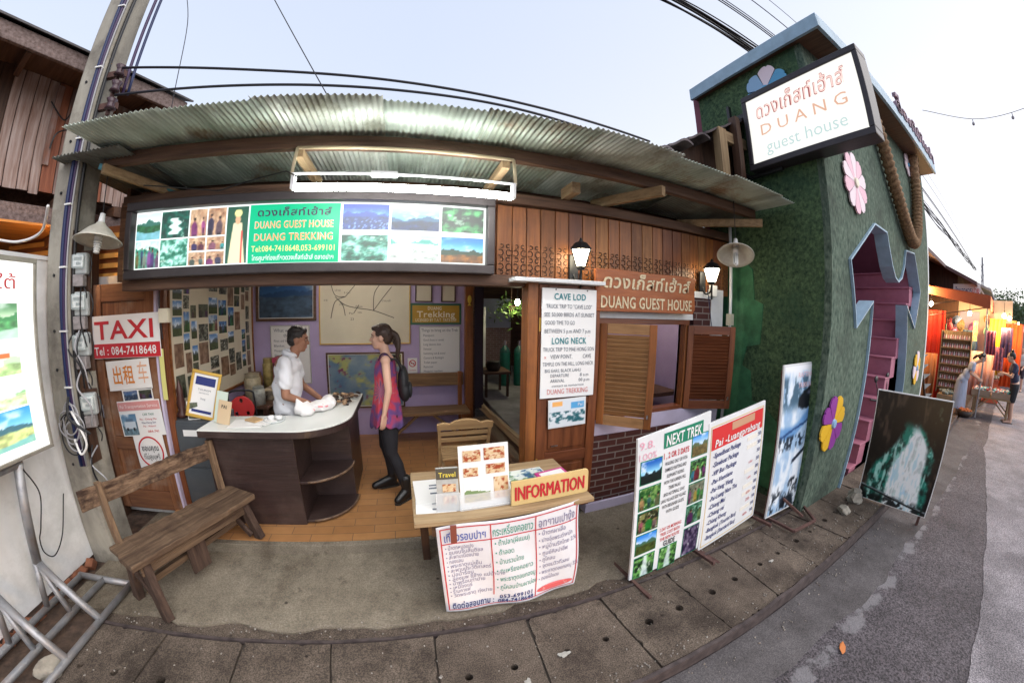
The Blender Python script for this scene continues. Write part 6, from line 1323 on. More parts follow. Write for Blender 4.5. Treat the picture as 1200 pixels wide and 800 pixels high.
# things on the counter top (z 1.012)
CT = 1.014
for i, (x, y, rz, w, d, lab) in enumerate(((-1.40, 2.88, .1, .30, .21, 'white papers spread at the left end of the counter'), (-1.28, 2.92, -.35, .22, .15, 'small sheet of paper lying across the papers on the counter'))):
    t = thing('paper_sheet', lab, 'papers', (x, y, CT + .006 * i), (0, 0, rz)); q = G(); q.lohi((-w / 2, -d / 2, 0), (w / 2, d / 2, .005)); q.build('sheet', paper, t)
pad = thing('note_pad', 'brown edged note pad on the counter papers', 'note pad', (-1.36, 2.94, CT + .013), (0, 0, -.5)); q = G(); q.lohi((-.07, -.05, 0), (.07, .05, .012)); q.build('pages', plain('tan card', (.5, .33, .17)), pad)
lh = thing('leaflet_holder', 'beige leaflet holder standing at the left end of the counter', 'leaflet holder', (-1.63, 2.86, CT), (R(-14), R(6), R(-14))); q = G(); q.lohi((-.07, 0, 0), (.07, .012, .20)); q.build('leaflet', plain('beige card', (.62, .47, .3)), lh); q = G(); q.lohi((-.12, .02, 0), (.0, .035, .27)); q.build('back_leaflet', plain('pale green card', (.6, .7, .62)), lh); lettering(lh, ink, [('PAI', 0, .15, .03, .06, 'C', .02)])
tr_y = thing('glass_tray', 'round glass tray with two small white cups on the counter', 'tray', (-1.18, 2.97, CT)); q = G(); q.lathe([(0, 0), (.09, 0), (.105, .022), (.10, .022), (.086, .006), (0, .006)], n=26); q.build('dish', glass('tray glass', (.8, .85, .85), .05, .4), tr_y, True)
for dx in (-.035, .04): q = G(); q.lathe([(0, .008), (.022, .008), (.03, .04), (.027, .04), (.0, .015)], (dx, .01, 0), 16); q.build('cup', white, tr_y, True)
pbag = thing('plastic_bag', 'crumpled white plastic bag with red print under the man\'s hands', 'bag', (-.875, 3.25, CT - .004), (0, 0, R(36)))
q = G()
q.ell((-.12, -.03, .05), (.10, .09, .06)); q.ell((.02, .0, .05), (.15, .08, .055)); q.ell((.16, .03, .06), (.07, .07, .06)); q.ell((-.17, -.02, .09), (.03, .03, .07)); q.ell((.03, .05, .02), (.2, .09, .03))
o = skin('bag_film', q, mat('white bag film', (.74, .72, .71), .35, .1, 14, bump=.3, bscale=30), pbag, .010, 3)
for v in o.data.vertices: v.co += Vector([mnoise.noise(v.co * 13 + Vector((i * 9.3, 2, 0))) for i in range(3)]) * .024; v.co.z = max(v.co.z, .006)
q = G()
for k, (x, y) in enumerate(((-.06, -.085), (.02, -.085), (.08, -.07), (.04, -.06))): q.box((x, y, .055 + .012 * (k % 2)), (.045, .006, .014), Matrix.Rotation(.5 - .3 * k, 3, 'Y'))
q.build('red_print', plain('pink red print', (.7, .25, .27)), pbag)
rg = random.Random(77); shell = [plain('brown shell', (.10, .055, .035), .4), plain('dark nut', (.035, .022, .02), .4), plain('tan shell', (.34, .22, .13), .5)]
key = None
for k in range(44):
    y = rg.uniform(3.45, 3.90); x = -.86 + rg.uniform(0, .27) + (.05 if y > 3.7 else 0)
    if key is None or k < 3:
        q = G(); q.ell((0, 0, .012), (.030, .021, .013), 10, 6); o = q.build('trinket', shell[k % 3], None, True); key = o if key is None else key; keys = [o] if k == 0 else keys + [o]
    else:
        o = keys[rg.randrange(3)].copy(); COL.objects.link(o)
    o.location = (x, y, CT + rg.uniform(0, .02)); o.rotation_euler = (rg.uniform(-.4, .4), rg.uniform(-.4, .4), rg.uniform(0, 6)); sc = rg.uniform(.7, 1.3); o.scale = (sc, sc, sc)
    tag(o, 'small brown souvenir trinket in the heap on the counter\'s far end', 'souvenir', 'souvenir trinkets heaped on the counter')
tin = thing('paper_plate', 'shallow white paper plate among the trinkets on the counter', 'plate', (-.80, 3.50, CT)); q = G(); q.lathe([(0, 0), (.06, 0), (.075, .02), (.072, .02), (.058, .004), (0, .004)], n=22); q.build('dish', paper, tin, True)
# corner desk, chair and clutter behind the counter
dk = thing('corner_desk', 'dark wooden side desk in the back left corner heaped with tins', 'desk', (-2.02, 4.55, .1)); q = G(); q.lohi((-.27, -.45, .70), (.32, .5, .74)); q.build('top', dark_wood_y, dk, bevel=.004)
for a, b_ in ((-.22, -.4), (.27, -.4), (-.22, .45), (.27, .45)): q = G(); q.lohi((a - .025, b_ - .025, 0), (a + .025, b_ + .025, .699)); q.build('leg', dark_wood_z, dk)
q = G(); q.lohi((-.25, -.4, .02), (.30, .45, .5)); q.build('drawer_box', mat('patterned box', (.35, .26, .16), .6, .6, 9, c2=(.06, .05, .04)), dk)
clut = [('storage_jar', 'big cream lidded jar on the corner desk', 'jar', (-2.0, 4.40, .84), .11, .34, (.42, .36, .24)), ('storage_tin', 'brown tin beside the cream jar on the corner desk', 'tin', (-2.10, 4.72, .84), .10, .30, (.25, .14, .07)), ('storage_tin', 'tall yellowish tin at the back of the corner desk', 'tin', (-1.98, 4.95, .84), .09, .46, (.5, .38, .14)), ('storage_jar', 'small glass jar of sweets at the front of the corner desk', 'jar', (-1.84, 4.20, .84), .08, .22, (.4, .42, .38))]
for nm, lab, cat, loc, r0, h, c in clut:
    t = thing(nm, lab, cat, loc); q = G(); q.lathe([(0, 0), (r0, 0), (r0, h * .8), (r0 * .8, h * .88)], n=20); q.build('body', mat(nm + str(c), c, .4, .5, 14, bump=0), t, True); q = G(); q.lathe([(r0 * .86, h * .86), (r0 * .86, h), (0, h)], n=20); q.build('lid', plain('lid ' + lab, tuple(x * .7 for x in c), .4), t)
for lab, loc, d, c in (('pink and black gift box on the corner desk beside the wall', (-1.76, 4.90, .84), (.20, .22, .48), (.24, .03, .06)), ('low pile of patterned boxes on the corner desk', (-1.78, 4.55, .84), (.18, .30, .13), (.3, .25, .18))):
    t = thing('gift_box', lab, 'box', loc); q = G(); q.lohi((-d[0] / 2, -d[1] / 2, 0), (d[0] / 2, d[1] / 2, d[2] * .85)); q.build('carton', mat('carton ' + lab, c, .5, .7, 12, c2=(.02, .02, .02)), t, bevel=.004); q = G(); q.lohi((-d[0] / 2 - .004, -d[1] / 2 - .004, d[2] * .86), (d[0] / 2 + .004, d[1] / 2 + .004, d[2])); q.build('lid', plain('lid2 ' + lab, tuple(min(1, x * 1.6) for x in c), .5), t, bevel=.004)
rc = thing('red_chair', 'red round backed chair with a black tube handle behind the counter', 'chair', (-1.80, 3.62, .1), (0, 0, R(15)))
rc.scale = (.72, .72, .93)
q = G(); ho = [[(.10 * math.cos(a0) + .026 * math.cos(t), .10 * math.sin(a0) + .026 * math.sin(t)) for t in [2 * PI * i / 10 for i in range(10)]] for a0 in (PI / 2, PI * 7 / 6, PI * 11 / 6)]
q.plate([(.19 * math.cos(t), .15 * math.sin(t)) for t in [2 * PI * i / 30 for i in range(30)]], -.02, .02, ho); q.build('backrest', plain('red plastic', (.48, .035, .035), .35), rc, bevel=.006, loc=(0, .0, .90))
q = G(); q.tube(spline([(-.22, .02, .0), (-.21, .02, .6), (-.20, .02, 1.0), (-.15, .02, 1.10), (.15, .02, 1.10), (.20, .02, 1.0), (.21, .02, .6), (.22, .02, 0)], 8), .012, 8); q.tube([(-.2, .4, 0), (-.2, .38, .45), (-.21, .03, .47)], .012, 8); q.tube([(.2, .4, 0), (.2, .38, .45), (.21, .03, .47)], .012, 8); q.build('tube_frame', black, rc, True)
q = G(); q.lohi((-.2, .02, .46), (.2, .4, .50)); q.build('seat', MATS['red plastic'], rc, bevel=.015)
gq = thing('office_lamp', 'fluorescent batten on the office ceiling', 'lamp', (-.75, 4.0, 2.44)); q = G(); q.lohi((-.62, -.03, .02), (.62, .03, .06)); q.build('housing', white, gq); q = G(); q.cyl((-.6, 0, 0), (.6, 0, 0), .014); q.build('tube', glow('office tube glow', (1, .94, .86), 40), gq, True)
gq2 = thing('room_lamp', 'ceiling bulb in the room behind the shutters', 'lamp', (2.6, 3.6, 2.3)); q = G(); q.ell((0, 0, 0), (.04, .04, .05)); q.build('bulb', glow('room bulb glow', (1, .9, .72), 120), gq2, True); q = G(); q.cyl((0, 0, .04), (0, 0, .12), .02); q.build('socket', white, gq2)

# ------------------------------------------------------------------ courtyard seen through the doorway
gcy = mat('green cylinder paint', (.02, .16, .12), .4, .2, 6, bump=.03)
def gas(lab, loc):
    t = thing('gas_cylinder', lab, 'gas cylinder', loc, (0, 0, 0), 'tall green gas cylinders in the courtyard'); q = G(); q.lathe([(0, 0), (.10, 0), (.105, .05), (.105, .66)], n=20); q.build('body', gcy, t, True); q = G(); q.lathe([(.105, .66), (.095, .72), (.05, .77), (.03, .80)], n=20); q.build('shoulder', plain('dark green shoulder', (.02, .09, .08), .4), t, True); q = G(); q.cyl((0, 0, .80), (0, 0, .90), .025); q.build('valve', chrome, t)
gas('left of two green gas cylinders in the courtyard', (1.93, 6.6, .46)); gas('right of two green gas cylinders, against the dark wall', (2.21, 6.55, .46))
fz = thing('white_cupboard', 'tall narrow white cupboard at the left of the courtyard', 'cupboard', (1.42, 6.9, .46)); q = G(); q.lohi((-.12, -.25, 0), (.13, .25, 1.55)); q.build('body', white_rough, fz, bevel=.01); q = G(); q.lohi((-.11, -.27, .03), (.12, -.251, 1.0)); q.build('door', white_rough, fz, bevel=.008)
scr = thing('notice_screen', 'pale blue cloth screen with a pink brick patterned lower half', 'screen', (1.95, 7.6, .46)); q = G(); q.lohi((-.38, 0, 1.1), (.40, .03, 1.75)); q.build('upper_cloth', plain('pale blue cloth', (.42, .46, .60), .8), scr); q = G(); q.lohi((-.38, 0, .3), (.40, .03, 1.099)); q.build('lower_cloth', brick('pink brick cloth', (.40, .25, .24), (.32, .2, .2), (.5, .42, .4), .14, .05, .006, 'xz'), scr); q = G(); q.lohi((-.40, -.02, 0), (-.381, .05, 1.8)); q.lohi((.401, -.02, 0), (.42, .05, 1.8)); q.build('post', dark_wood_z, scr)
ctb = thing('courtyard_table', 'low dark table with pots in the courtyard', 'table', (1.52, 5.95, .46)); q = G(); q.lohi((-.22, -.3, .40), (.25, .3, .44)); q.build('top', dark_wood_x, ctb)
for a in (-.18, .2):
    for b_ in (-.25, .25): q = G(); q.lohi((a - .02, b_ - .02, 0), (a + .02, b_ + .02, .399)); q.build('leg', dark_wood_z, ctb)
pot = thing('cooking_pot', 'dark round pot on the courtyard table', 'pot', (1.50, 5.85, .90)); q = G(); q.lathe([(0, 0), (.10, 0), (.13, .06), (.11, .15), (.125, .16), (.0, .155)], n=20); q.build('bowl', plain('sooty metal', (.05, .045, .04), .4, .4), pot, True)
# hanging plant lit by a lamp
leafm = mat('leaf green', (.085, .14, .03), .5, .5, 9, c2=(.02, .05, .012), bump=0)
hp = thing('hanging_plant', 'bright lit leafy plant hanging under the courtyard roof', 'plant', (2.02, 6.5, 2.0)); q = G(); rg = random.Random(31)
for k in range(170):
    c = Vector((rg.gauss(0, .17), rg.gauss(0, .15), rg.gauss(0, .10))); d = Vector((rg.gauss(0, 1), rg.gauss(0, 1), rg.gauss(-.3, .8))).normalized(); w_ = d.orthogonal().normalized() * .022; L = rg.uniform(.08, .16)
    q.add([c, c + d * L * .5 + w_, c + d * L, c + d * L * .5 - w_], [(0, 1, 2, 3)])
q.build('leaves', leafm, hp, fix=False); q = G(); q.cyl((0, 0, 0), (0, 0, .72), .006); q.lathe([(0, -.08), (.07, -.06), (.09, .04), (0, .04)], n=14); q.build('basket', dark_wood_z, hp)
cl_ = thing('courtyard_lamp', 'glaring courtyard bulb beside the hanging plant', 'lamp', (2.02, 6.12, 2.10)); q = G(); q.ell((0, 0, 0), (.045, .045, .06)); q.build('bulb', glow('courtyard bulb glow', (1, .95, .6), 60), cl_, True); q = G(); q.cyl((0, 0, .05), (0, 0, .64), .007); q.build('cord', black, cl_)
l = bpy.data.lights.new('courtyard_light', 'POINT'); l.energy = 6; l.color = (1, .92, .62); l.shadow_soft_size = .07; lo = bpy.data.objects.new('lamp_light', l); COL.objects.link(lo); lo.parent = cl_; lo.location = (0, -.02, -.12)
# ------------------------------------------------------------------ people
skin_m = mat('tanned skin', (.27, .13, .08), .55, .06, 12, bump=.03); skin_f = mat('fair skin', (.56, .34, .25), .5, .05, 12, bump=.03)
hair_b = mat('black hair', (.018, .014, .013), .45, .4, 40, stretch=(6, 6, 1), bump=.3); hair_br = mat('dark brown hair', (.045, .025, .018), .45, .4, 40, stretch=(6, 6, 1), bump=.3)
eye_w = plain('eye white', (.42, .36, .32), .35); eye_d = plain('eye iris', (.02, .012, .01), .2); lip = plain('lips', (.42, .16, .14), .5)
def V(*a): return Vector(a)
def head(g, c, pit=0, s=1.0, yaw=0):
    M_ = Matrix.Rotation(yaw, 3, 'Z') @ Matrix.Rotation(pit, 3, 'Y'); P = lambda x, y, z: c + M_ @ (Vector((x, y, z)) * s); S = lambda *r: tuple(q * s for q in r)
    g.ell(P(-.012, 0, .018), S(.094, .074, .100), rot=M_); g.ell(P(.030, 0, -.045), S(.060, .056, .075), rot=M_); g.ell(P(.052, 0, -.092), S(.030, .030, .024), rot=M_)
    g.ell(P(.066, 0, .032), S(.024, .050, .016), rot=M_); cap(g, P(.080, 0, .012), P(.102, 0, -.026), .010 * s, .0135 * s, 8)
    for q in (-1, 1):
        g.ell(P(-.010, q * .074, -.012), S(.022, .011, .033), rot=M_); g.ell(P(.06, q * .036, -.022), S(.022, .02, .022), rot=M_)
        g.ell(P(.094, q * .010, -.030), S(.010, .009, .008), rot=M_)
    g.ell(P(.079, 0, -.058), S(.013, .024, .008), rot=M_); g.ell(P(.077, 0, -.070), S(.013, .021, .008), rot=M_)
    return P, M_
def face(root, P, M_, s=1.0):
    q = G()
    for y in (-.030, .030): q.ell(P(.079, y, .006), (.007 * s, .0125 * s, .0050 * s), 10, 6, M_)
    q.build('eye', eye_w, root, True); q = G()
    for y in (-.030, .030): q.ell(P(.0835, y, .006), (.0060 * s, .0066 * s, .0056 * s), 10, 6, M_)
    q.build('iris', eye_d, root, True); q = G()
    for y in (-1, 1): q.tube([P(.084, y * .014, .026), P(.083, y * .03, .031), P(.073, y * .048, .026)], .0042 * s, 6)
    q.build('eyebrow', eye_d, root, True); q = G(); q.ell(P(.0865, 0, -.058), (.008 * s, .021 * s, .0055 * s), 10, 6, M_); q.ell(P(.0845, 0, -.069), (.008 * s, .019 * s, .0055 * s), 10, 6, M_); q.build('lips', lip, root, True)
def hand(g, w, d, n, s=1.0, curl=.5, thumb=1):
    """wrist w, direction d of the fingers, n = palm normal (fingers curl towards it); thumb side +1 / -1"""
    d = d.normalized(); n = (n - d * n.dot(d)).normalized(); b_ = d.cross(n).normalized() * thumb
    for k in range(4):
        o = (k - 1.5) * .0195 * s; base = w + d * .085 * s + b_ * -o; cap(g, w + d * .015 * s + b_ * (-o * .7), base, .0125 * s, .0105 * s, 8)
        L = (.032, .036, .034, .027)[k] * s; a = base; dd = d
        for j in range(3):
            dd = (dd + n * curl * (.35 + .2 * j)).normalized(); e = a + dd * L * (1, .75, .6)[j]; cap(g, a, e, .0092 * s - .0008 * j, .0086 * s - .0008 * j, 8); a = e
    a = w + d * .025 * s + b_ * .022 * s; e = a + (d * .6 + b_ * .75 + n * .25).normalized() * .042 * s; cap(g, a, e, .0125 * s, .011 * s, 8); cap(g, e, e + (d + b_ * .15 + n * .3).normalized() * .034 * s, .0105 * s, .0085 * s, 8)
# --- the man at the counter
man = thing('person', 'man in a white polo shirt reaching over the counter', 'person', (-1.18, 3.40, .1), (0, 0, R(8)))
hc = V(.135, 0, 1.575)
g = G(); P, M_ = head(g, hc, R(10))
cap(g, V(.05, 0, 1.38), hc + V(-.02, 0, -.07), .058, .055)
g.ell((.0, 0, 1.30), (.115, .175, .14)); g.ell((-.01, 0, 1.12), (.125, .165, .20)); g.ell((-.02, 0, .95), (.12, .165, .14))
SR, ER, WR = V(.03, -.185, 1.37), V(.02, -.235, 1.085), V(.225, -.125, .975); SL, EL, WL = V(.04, .185, 1.37), V(.10, .22, 1.10), V(.30, .06, .985)
for S_, E_, W_ in ((SR, ER, WR), (SL, EL, WL)): cap(g, S_, E_, .052, .042); cap(g, E_, W_, .041, .028)
hand(g, WR, V(.8, .45, -.35), V(.2, .1, -1), curl=.5, thumb=-1); hand(g, WL, V(.8, -.4, -.35), V(.2, -.1, -1), curl=.5, thumb=1)
for q in (-1, 1): cap(g, V(-.02, q * .09, .88), V(.0, q * .10, .48), .085, .058); cap(g, V(0, q * .10, .48), V(-.03, q * .10, .08), .055, .042); cap(g, V(-.03, q * .10, .04), V(.14, q * .115, .035), .042, .034)
skin('body', g, skin_m, man, .007, 5); face(man, P, M_)
g = G(); g.ell(P(-.022, 0, .036), (.094, .080, .096), rot=M_); g.ell(P(-.052, 0, -.012), (.060, .076, .068), rot=M_); g.ell(P(.022, 0, .090), (.050, .056, .026), rot=M_); o = skin('hair', g, hair_b, man, .006, 3)
for v in o.data.vertices: v.co += v.normal * (.007 * mnoise.noise(Vector((v.co.x * 30, v.co.y * 60, v.co.z * 45))) + .004 * mnoise.noise(v.co * 140))
g = G(); cap(g, V(.01, -.150, 1.375), V(.01, .150, 1.375), .062); g.ell((.0, 0, 1.28), (.122, .182, .15)); g.ell((-.012, 0, 1.08), (.142, .176, .24)); g.ell((-.015, 0, .92), (.145, .180, .17)); cap(g, V(.035, 0, 1.39), V(.05, 0, 1.43), .074, .064); g.ell((.055, 0, 1.33), (.095, .12, .10)); g.ell((.04, 0, 1.15), (.115, .14, .2))
for S_, E_ in ((SR, ER), (SL, EL)): cap(g, S_, S_.lerp(E_, .62), .064, .068)
o = skin('polo_shirt', g, mat('white cotton knit', (.64, .65, .68), .85, .05, 5, bump=.25, bscale=14), man, .010, 4)
for v in o.data.vertices: c_ = Vector((v.co.x * 7, v.co.y * 7, v.co.z * 16 + v.co.x * 14)); v.co += Vector((.013 * mnoise.noise(c_), .013 * mnoise.noise(c_ + Vector((5, 0, 0))), 0)) + Vector((mnoise.noise(v.co * 22), mnoise.noise(v.co * 22 + Vector((3, 1, 0))), 0)) * .005
g = G()
for q in (-1, 1): cap(g, V(-.02, q * .09, .84), V(.0, q * .10, .48), .105, .075); cap(g, V(0, q * .10, .48), V(-.03, q * .10, .10), .075, .062)
g.ell((-.02, 0, .88), (.135, .18, .12)); skin('trousers', g, plain('dark trousers', (.03, .03, .04), .8), man, .012, 4)
g = G()
cvs = []; nn = 40
for j, (z, r0) in enumerate(((1.415, .076), (1.435, .070), (1.462, .063), (1.455, .070), (1.428, .082))):
    for i in range(nn):
        a = R(-155) + R(310) * i / (nn - 1) + PI; cvs.append((.035 + (z - 1.40) * .35 + r0 * math.cos(a), r0 * math.sin(a) * 1.02, z - .022 * math.cos(a)))
g.add(cvs, [(j * nn + i, j * nn + i + 1, (j + 1) * nn + i + 1, (j + 1) * nn + i) for j in range(4) for i in range(nn - 1)]); o = g.build('collar', MATS['white cotton knit'], man, True, fix=False); o.modifiers.new('thick', 'SOLIDIFY').thickness = .004

# --- the woman in the tie-dye dress
wo_ = thing('person', 'woman with a ponytail in a red and violet tie dye dress, black leggings and boots', 'person', (-.20, 3.33, .1), (0, 0, R(180)))
hc = V(.035, 0, 1.595)
g = G(); P, M_ = head(g, hc, R(4), .98, R(-4))
cap(g, V(-.01, 0, 1.42), hc + V(-.02, 0, -.07), .046, .046)
g.ell((-.01, 0, 1.33), (.088, .150, .125)); g.ell((0, 0, 1.16), (.085, .130, .16)); g.ell((-.01, 0, .98), (.105, .158, .15))
SL, EL, WL = V(-.015, .170, 1.395), V(-.035, .205, 1.125), V(.015, .215, .905); SR, ER, WR = V(-.01, -.170, 1.395), V(-.01, -.20, 1.13), V(.10, -.19, .92)
for S_, E_, W_ in ((SL, EL, WL), (SR, ER, WR)): g.ell(S_, (.046, .046, .046)); cap(g, S_, E_, .040, .034); cap(g, E_, W_, .034, .022)
hand(g, WL, V(.12, 0, -1), V(.6, -.7, 0), .92, .45, 1); hand(g, WR, V(.3, 0, -1), V(.3, .8, 0), .92, .45, -1)
AL, TL, AR, TR = V(-.14, .14, .10), V(-.05, .235, .035), V(.0, -.16, .10), V(.19, -.10, .035); KL, KR = V(-.02, .105, .50), V(.045, -.10, .50)
for q, K_, A_ in ((1, KL, AL), (-1, KR, AR)): cap(g, V(-.01, q * .085, .90), K_, .085, .050); cap(g, K_, K_.lerp(A_, .35) + V(-.015, 0, 0), .048, .052); cap(g, K_.lerp(A_, .35) + V(-.015, 0, 0), A_, .050, .032)
cap(g, AL, TL, .034, .026); cap(g, AR, TR, .034, .026)
skin('body', g, skin_f, wo_, .0065, 5); face(wo_, P, M_, .98)
g = G(); g.ell(P(-.026, 0, .030), (.094, .081, .096), rot=M_); g.ell(P(-.06, 0, -.01), (.055, .070, .07), rot=M_); g.ell(P(.03, 0, .085), (.05, .058, .03), rot=M_)
pt = spline([P(-.105, 0, .03), P(-.15, .01, .0), P(-.165, .015, -.08), P(-.15, .015, -.17), P(-.14, .01, -.235)], 6)
for i in range(len(pt) - 1): r0 = .030 * (1 - .65 * (i / len(pt)) ** 2); cap(g, pt[i], pt[i + 1], r0, r0, 8)
o = skin('hair', g, hair_br, wo_, .006, 3)
for v in o.data.vertices: v.co += v.normal * (.004 * mnoise.noise(Vector((v.co.x * 22, v.co.y * 70, v.co.z * 22))) + .003 * mnoise.noise(v.co * 150))
q = G(); rg = random.Random(3)
for k in range(26):
    a = rg.uniform(-1.2, 1.2); s0 = P(-.05 + rg.uniform(-.03, .05), math.sin(a) * .078, .03 + rg.uniform(-.02, .06)); q.tube(spline([s0, s0 + V(-.03 - rg.random() * .02, math.sin(a) * .012, -.02), P(-.14, .01 + rg.uniform(-.02, .02), -.03 - rg.random() * .1), P(-.15 + rg.uniform(-.03, .02), .01 + rg.uniform(-.03, .03), -.18 - rg.random() * .10)], 5), .0018, 4)
q.build('loose_hair', hair_br, wo_, True)
# dress: rings from neckline to a flared, uneven hem, open below
m, n, b = _base('tie dye cotton'); tc = n.nodes.new('ShaderNodeTexCoord')
def vm(op, a, b_=None):
    q = n.nodes.new('ShaderNodeVectorMath'); q.operation = op; n.links.new(a, q.inputs[0])
    if b_ is not None: q.inputs[1].default_value = b_
    return q
def mt(op, a, b_):
    q = n.nodes.new('ShaderNodeMath'); q.operation = op
    for i, s_ in enumerate((a, b_)):
        if isinstance(s_, (int, float)): q.inputs[i].default_value = s_
        else: n.links.new(s_, q.inputs[i])
    return q
sp = n.nodes.new('ShaderNodeSeparateXYZ'); off = vm('SUBTRACT', tc.outputs['Object'], (.04, .15, 1.10)); n.links.new(off.outputs[0], sp.inputs[0])
ang = mt('ARCTAN2', sp.outputs[2], sp.outputs[0]); dist = vm('LENGTH', off.outputs[0])
nz = n.nodes.new('ShaderNodeTexNoise'); nz.inputs['Scale'].default_value = 9; nz.inputs['Detail'].default_value = 6; n.links.new(tc.outputs['Object'], nz.inputs['Vector'])
sw2 = mt('SINE', mt('MULTIPLY', ang.outputs[0], 15.0).outputs[0], 0); d3 = mt('ADD', dist.outputs['Value'], mt('MULTIPLY', sw2.outputs[0], .034).outputs[0]); d4 = mt('ADD', d3.outputs[0], mt('MULTIPLY', mt('SUBTRACT', nz.outputs[0], .5).outputs[0], .26).outputs[0])
rp = n.nodes.new('ShaderNodeValToRGB'); cr = rp.color_ramp; n.links.new(mt('MULTIPLY', d4.outputs[0], 2.4).outputs[0], rp.inputs[0])
for e in list(cr.elements)[1:]: cr.elements.remove(e)
cr.elements[0].position = .0; cr.elements[0].color = (.30, .12, .20, 1)
for p_, c in ((.08, (.07, .04, .12)), (.15, (.36, .10, .14)), (.27, (.44, .03, .05)), (.40, (.38, .035, .08)), (.48, (.16, .045, .15)), (.58, (.09, .045, .18)), (.68, (.32, .035, .09)), (.80, (.12, .05, .17)), (.95, (.07, .045, .15))):
    e = cr.elements.new(p_); e.color = (*c, 1)
n.links.new(rp.outputs[0], b.inputs['Base Color']); b.inputs['Roughness'].default_value = .85
rings = [(1.44, .062, .115, -.012), (1.40, .082, .132, -.01), (1.34, .098, .150, -.005), (1.28, .106, .152, .0), (1.20, .104, .148, .0), (1.12, .108, .152, .0), (1.02, .128, .178, -.005), (.92, .140, .190, -.005), (.84, .152, .200, .0), (.765, .162, .208, .005)]
vs = []; fs = []; nn = 56
for j, (z, rx, ry, cx) in enumerate(rings):
    t = max(0, (1.15 - z) / .4)
    for i in range(nn):
        a = 2 * PI * i / nn; f = 1 + t * (.055 * math.sin(a * 7 + 1) + .035 * math.sin(a * 11 + j * .3)); zz_ = z - (.03 * math.sin(a * 3 + .6) + .02 * math.sin(a * 8)) * (1 if j == len(rings) - 1 else .3 * t) - (.05 * abs(math.cos(a)) if j == 0 else 0) + (.015 * abs(math.sin(a)) if j == 0 else 0)
        vs.append((cx + rx * f * math.cos(a), ry * f * math.sin(a), zz_))
for j in range(len(rings) - 1): fs += [(j * nn + i, j * nn + (i + 1) % nn, (j + 1) * nn + (i + 1) % nn, (j + 1) * nn + i) for i in range(nn)]
q = G(); q.add(vs, fs); o = q.build('dress', m, wo_, True); o.modifiers.new('thick', 'SOLIDIFY').thickness = .003; ss = o.modifiers.new('sub', 'SUBSURF'); ss.levels = 1; ss.render_levels = 1
for v in o.data.vertices:
    t_ = max(0, min(1, (1.42 - v.co.z) / .5)); n_ = mnoise.noise(Vector((math.atan2(v.co.y, v.co.x) * 3.2, v.co.z * 3.0, 1))) * .016 + mnoise.noise(Vector((v.co.x * 18, v.co.y * 18, v.co.z * 26))) * .006; v.co += Vector((v.co.x, v.co.y, 0)).normalized() * n_ * (.35 + t_)
for s_ in (-1, 1):
    q = G(); q.tube(spline([(.06, s_ * .085, 1.36), (.03, s_ * .105, 1.435), (-.02, s_ * .11, 1.447), (-.07, s_ * .10, 1.38)], 6), .008, 6); q.build('shoulder_strap', plain('dark strap', (.05, .02, .05), .7), wo_, True)
g = G(); cap(g, V(-.01, .075, .86), KL, .108, .064); cap(g, KL, KL.lerp(AL, .35) + V(-.015, 0, 0), .055, .058); cap(g, KL.lerp(AL, .35) + V(-.015, 0, 0), AL, .056, .040); cap(g, V(-.01, -.075, .86), KR, .108, .064); cap(g, KR, KR.lerp(AR, .35) + V(-.015, 0, 0), .055, .058); cap(g, KR.lerp(AR, .35) + V(-.015, 0, 0), AR, .056, .040); g.ell((-.01, 0, .90), (.122, .175, .10))
skin('leggings', g, plain('black leggings', (.010, .010, .014), .8), wo_, .009, 4)
for A_, T_ in ((AL, TL), (AR, TR)):
    g = G(); d_ = (T_ - A_); d_.z = 0; d_.normalize(); cap(g, A_ + V(0, 0, .12), A_ + V(0, 0, -.02), .056, .050); cap(g, A_, T_ + V(0, 0, .006), .050, .038); cap(g, V(A_.x, A_.y, .052), V(T_.x, T_.y, .042), .047, .036); cap(g, V(A_.x, A_.y, .03) - d_ * .025, V(A_.x, A_.y, .03), .030)
    o = skin('boot', g, plain('black leather', (.012, .011, .011), .3), wo_, .006, 3)
    for v in o.data.vertices: v.co.z = max(v.co.z, .002)
    q = G(); q.slab([(A_.x + d_.x * (a + .012 * 0) * 1 - d_.y * w_, A_.y + d_.y * a + d_.x * w_) for a, w_ in ((-.065, -.02), (-.045, -.042), (.05, -.038), (.14, -.036), (.168, -.012), (.168, .012), (.14, .036), (.05, .038), (-.045, .042), (-.065, .02))], .001, .016); q.build('sole', plain('dark sole', (.03, .026, .022), .7), o)
bk = thing('backpack', 'small black backpack on the woman\'s back', 'backpack', (-.075, 3.32, 1.06), (0, 0, R(180)))
g = G(); g.ell((-.045, 0, .20), (.055, .105, .17)); g.ell((-.055, 0, .13), (.060, .105, .12)); skin('bag_body', g, mat('black nylon', (.014, .014, .016), .6, .3, 14, bump=.15), bk, .009, 4); q = G(); q.ell((-.105, 0, .13), (.025, .08, .08)); q.build('front_pocket', MATS['black nylon'], bk, True)
for s_ in (-1, 1): q = G(); q.tube(spline([(-.03, s_ * .08, .34), (.02, s_ * .105, .435), (.10, s_ * .105, .42)], 6), .011, 6); q.build('strap', MATS['black nylon'], bk, True)

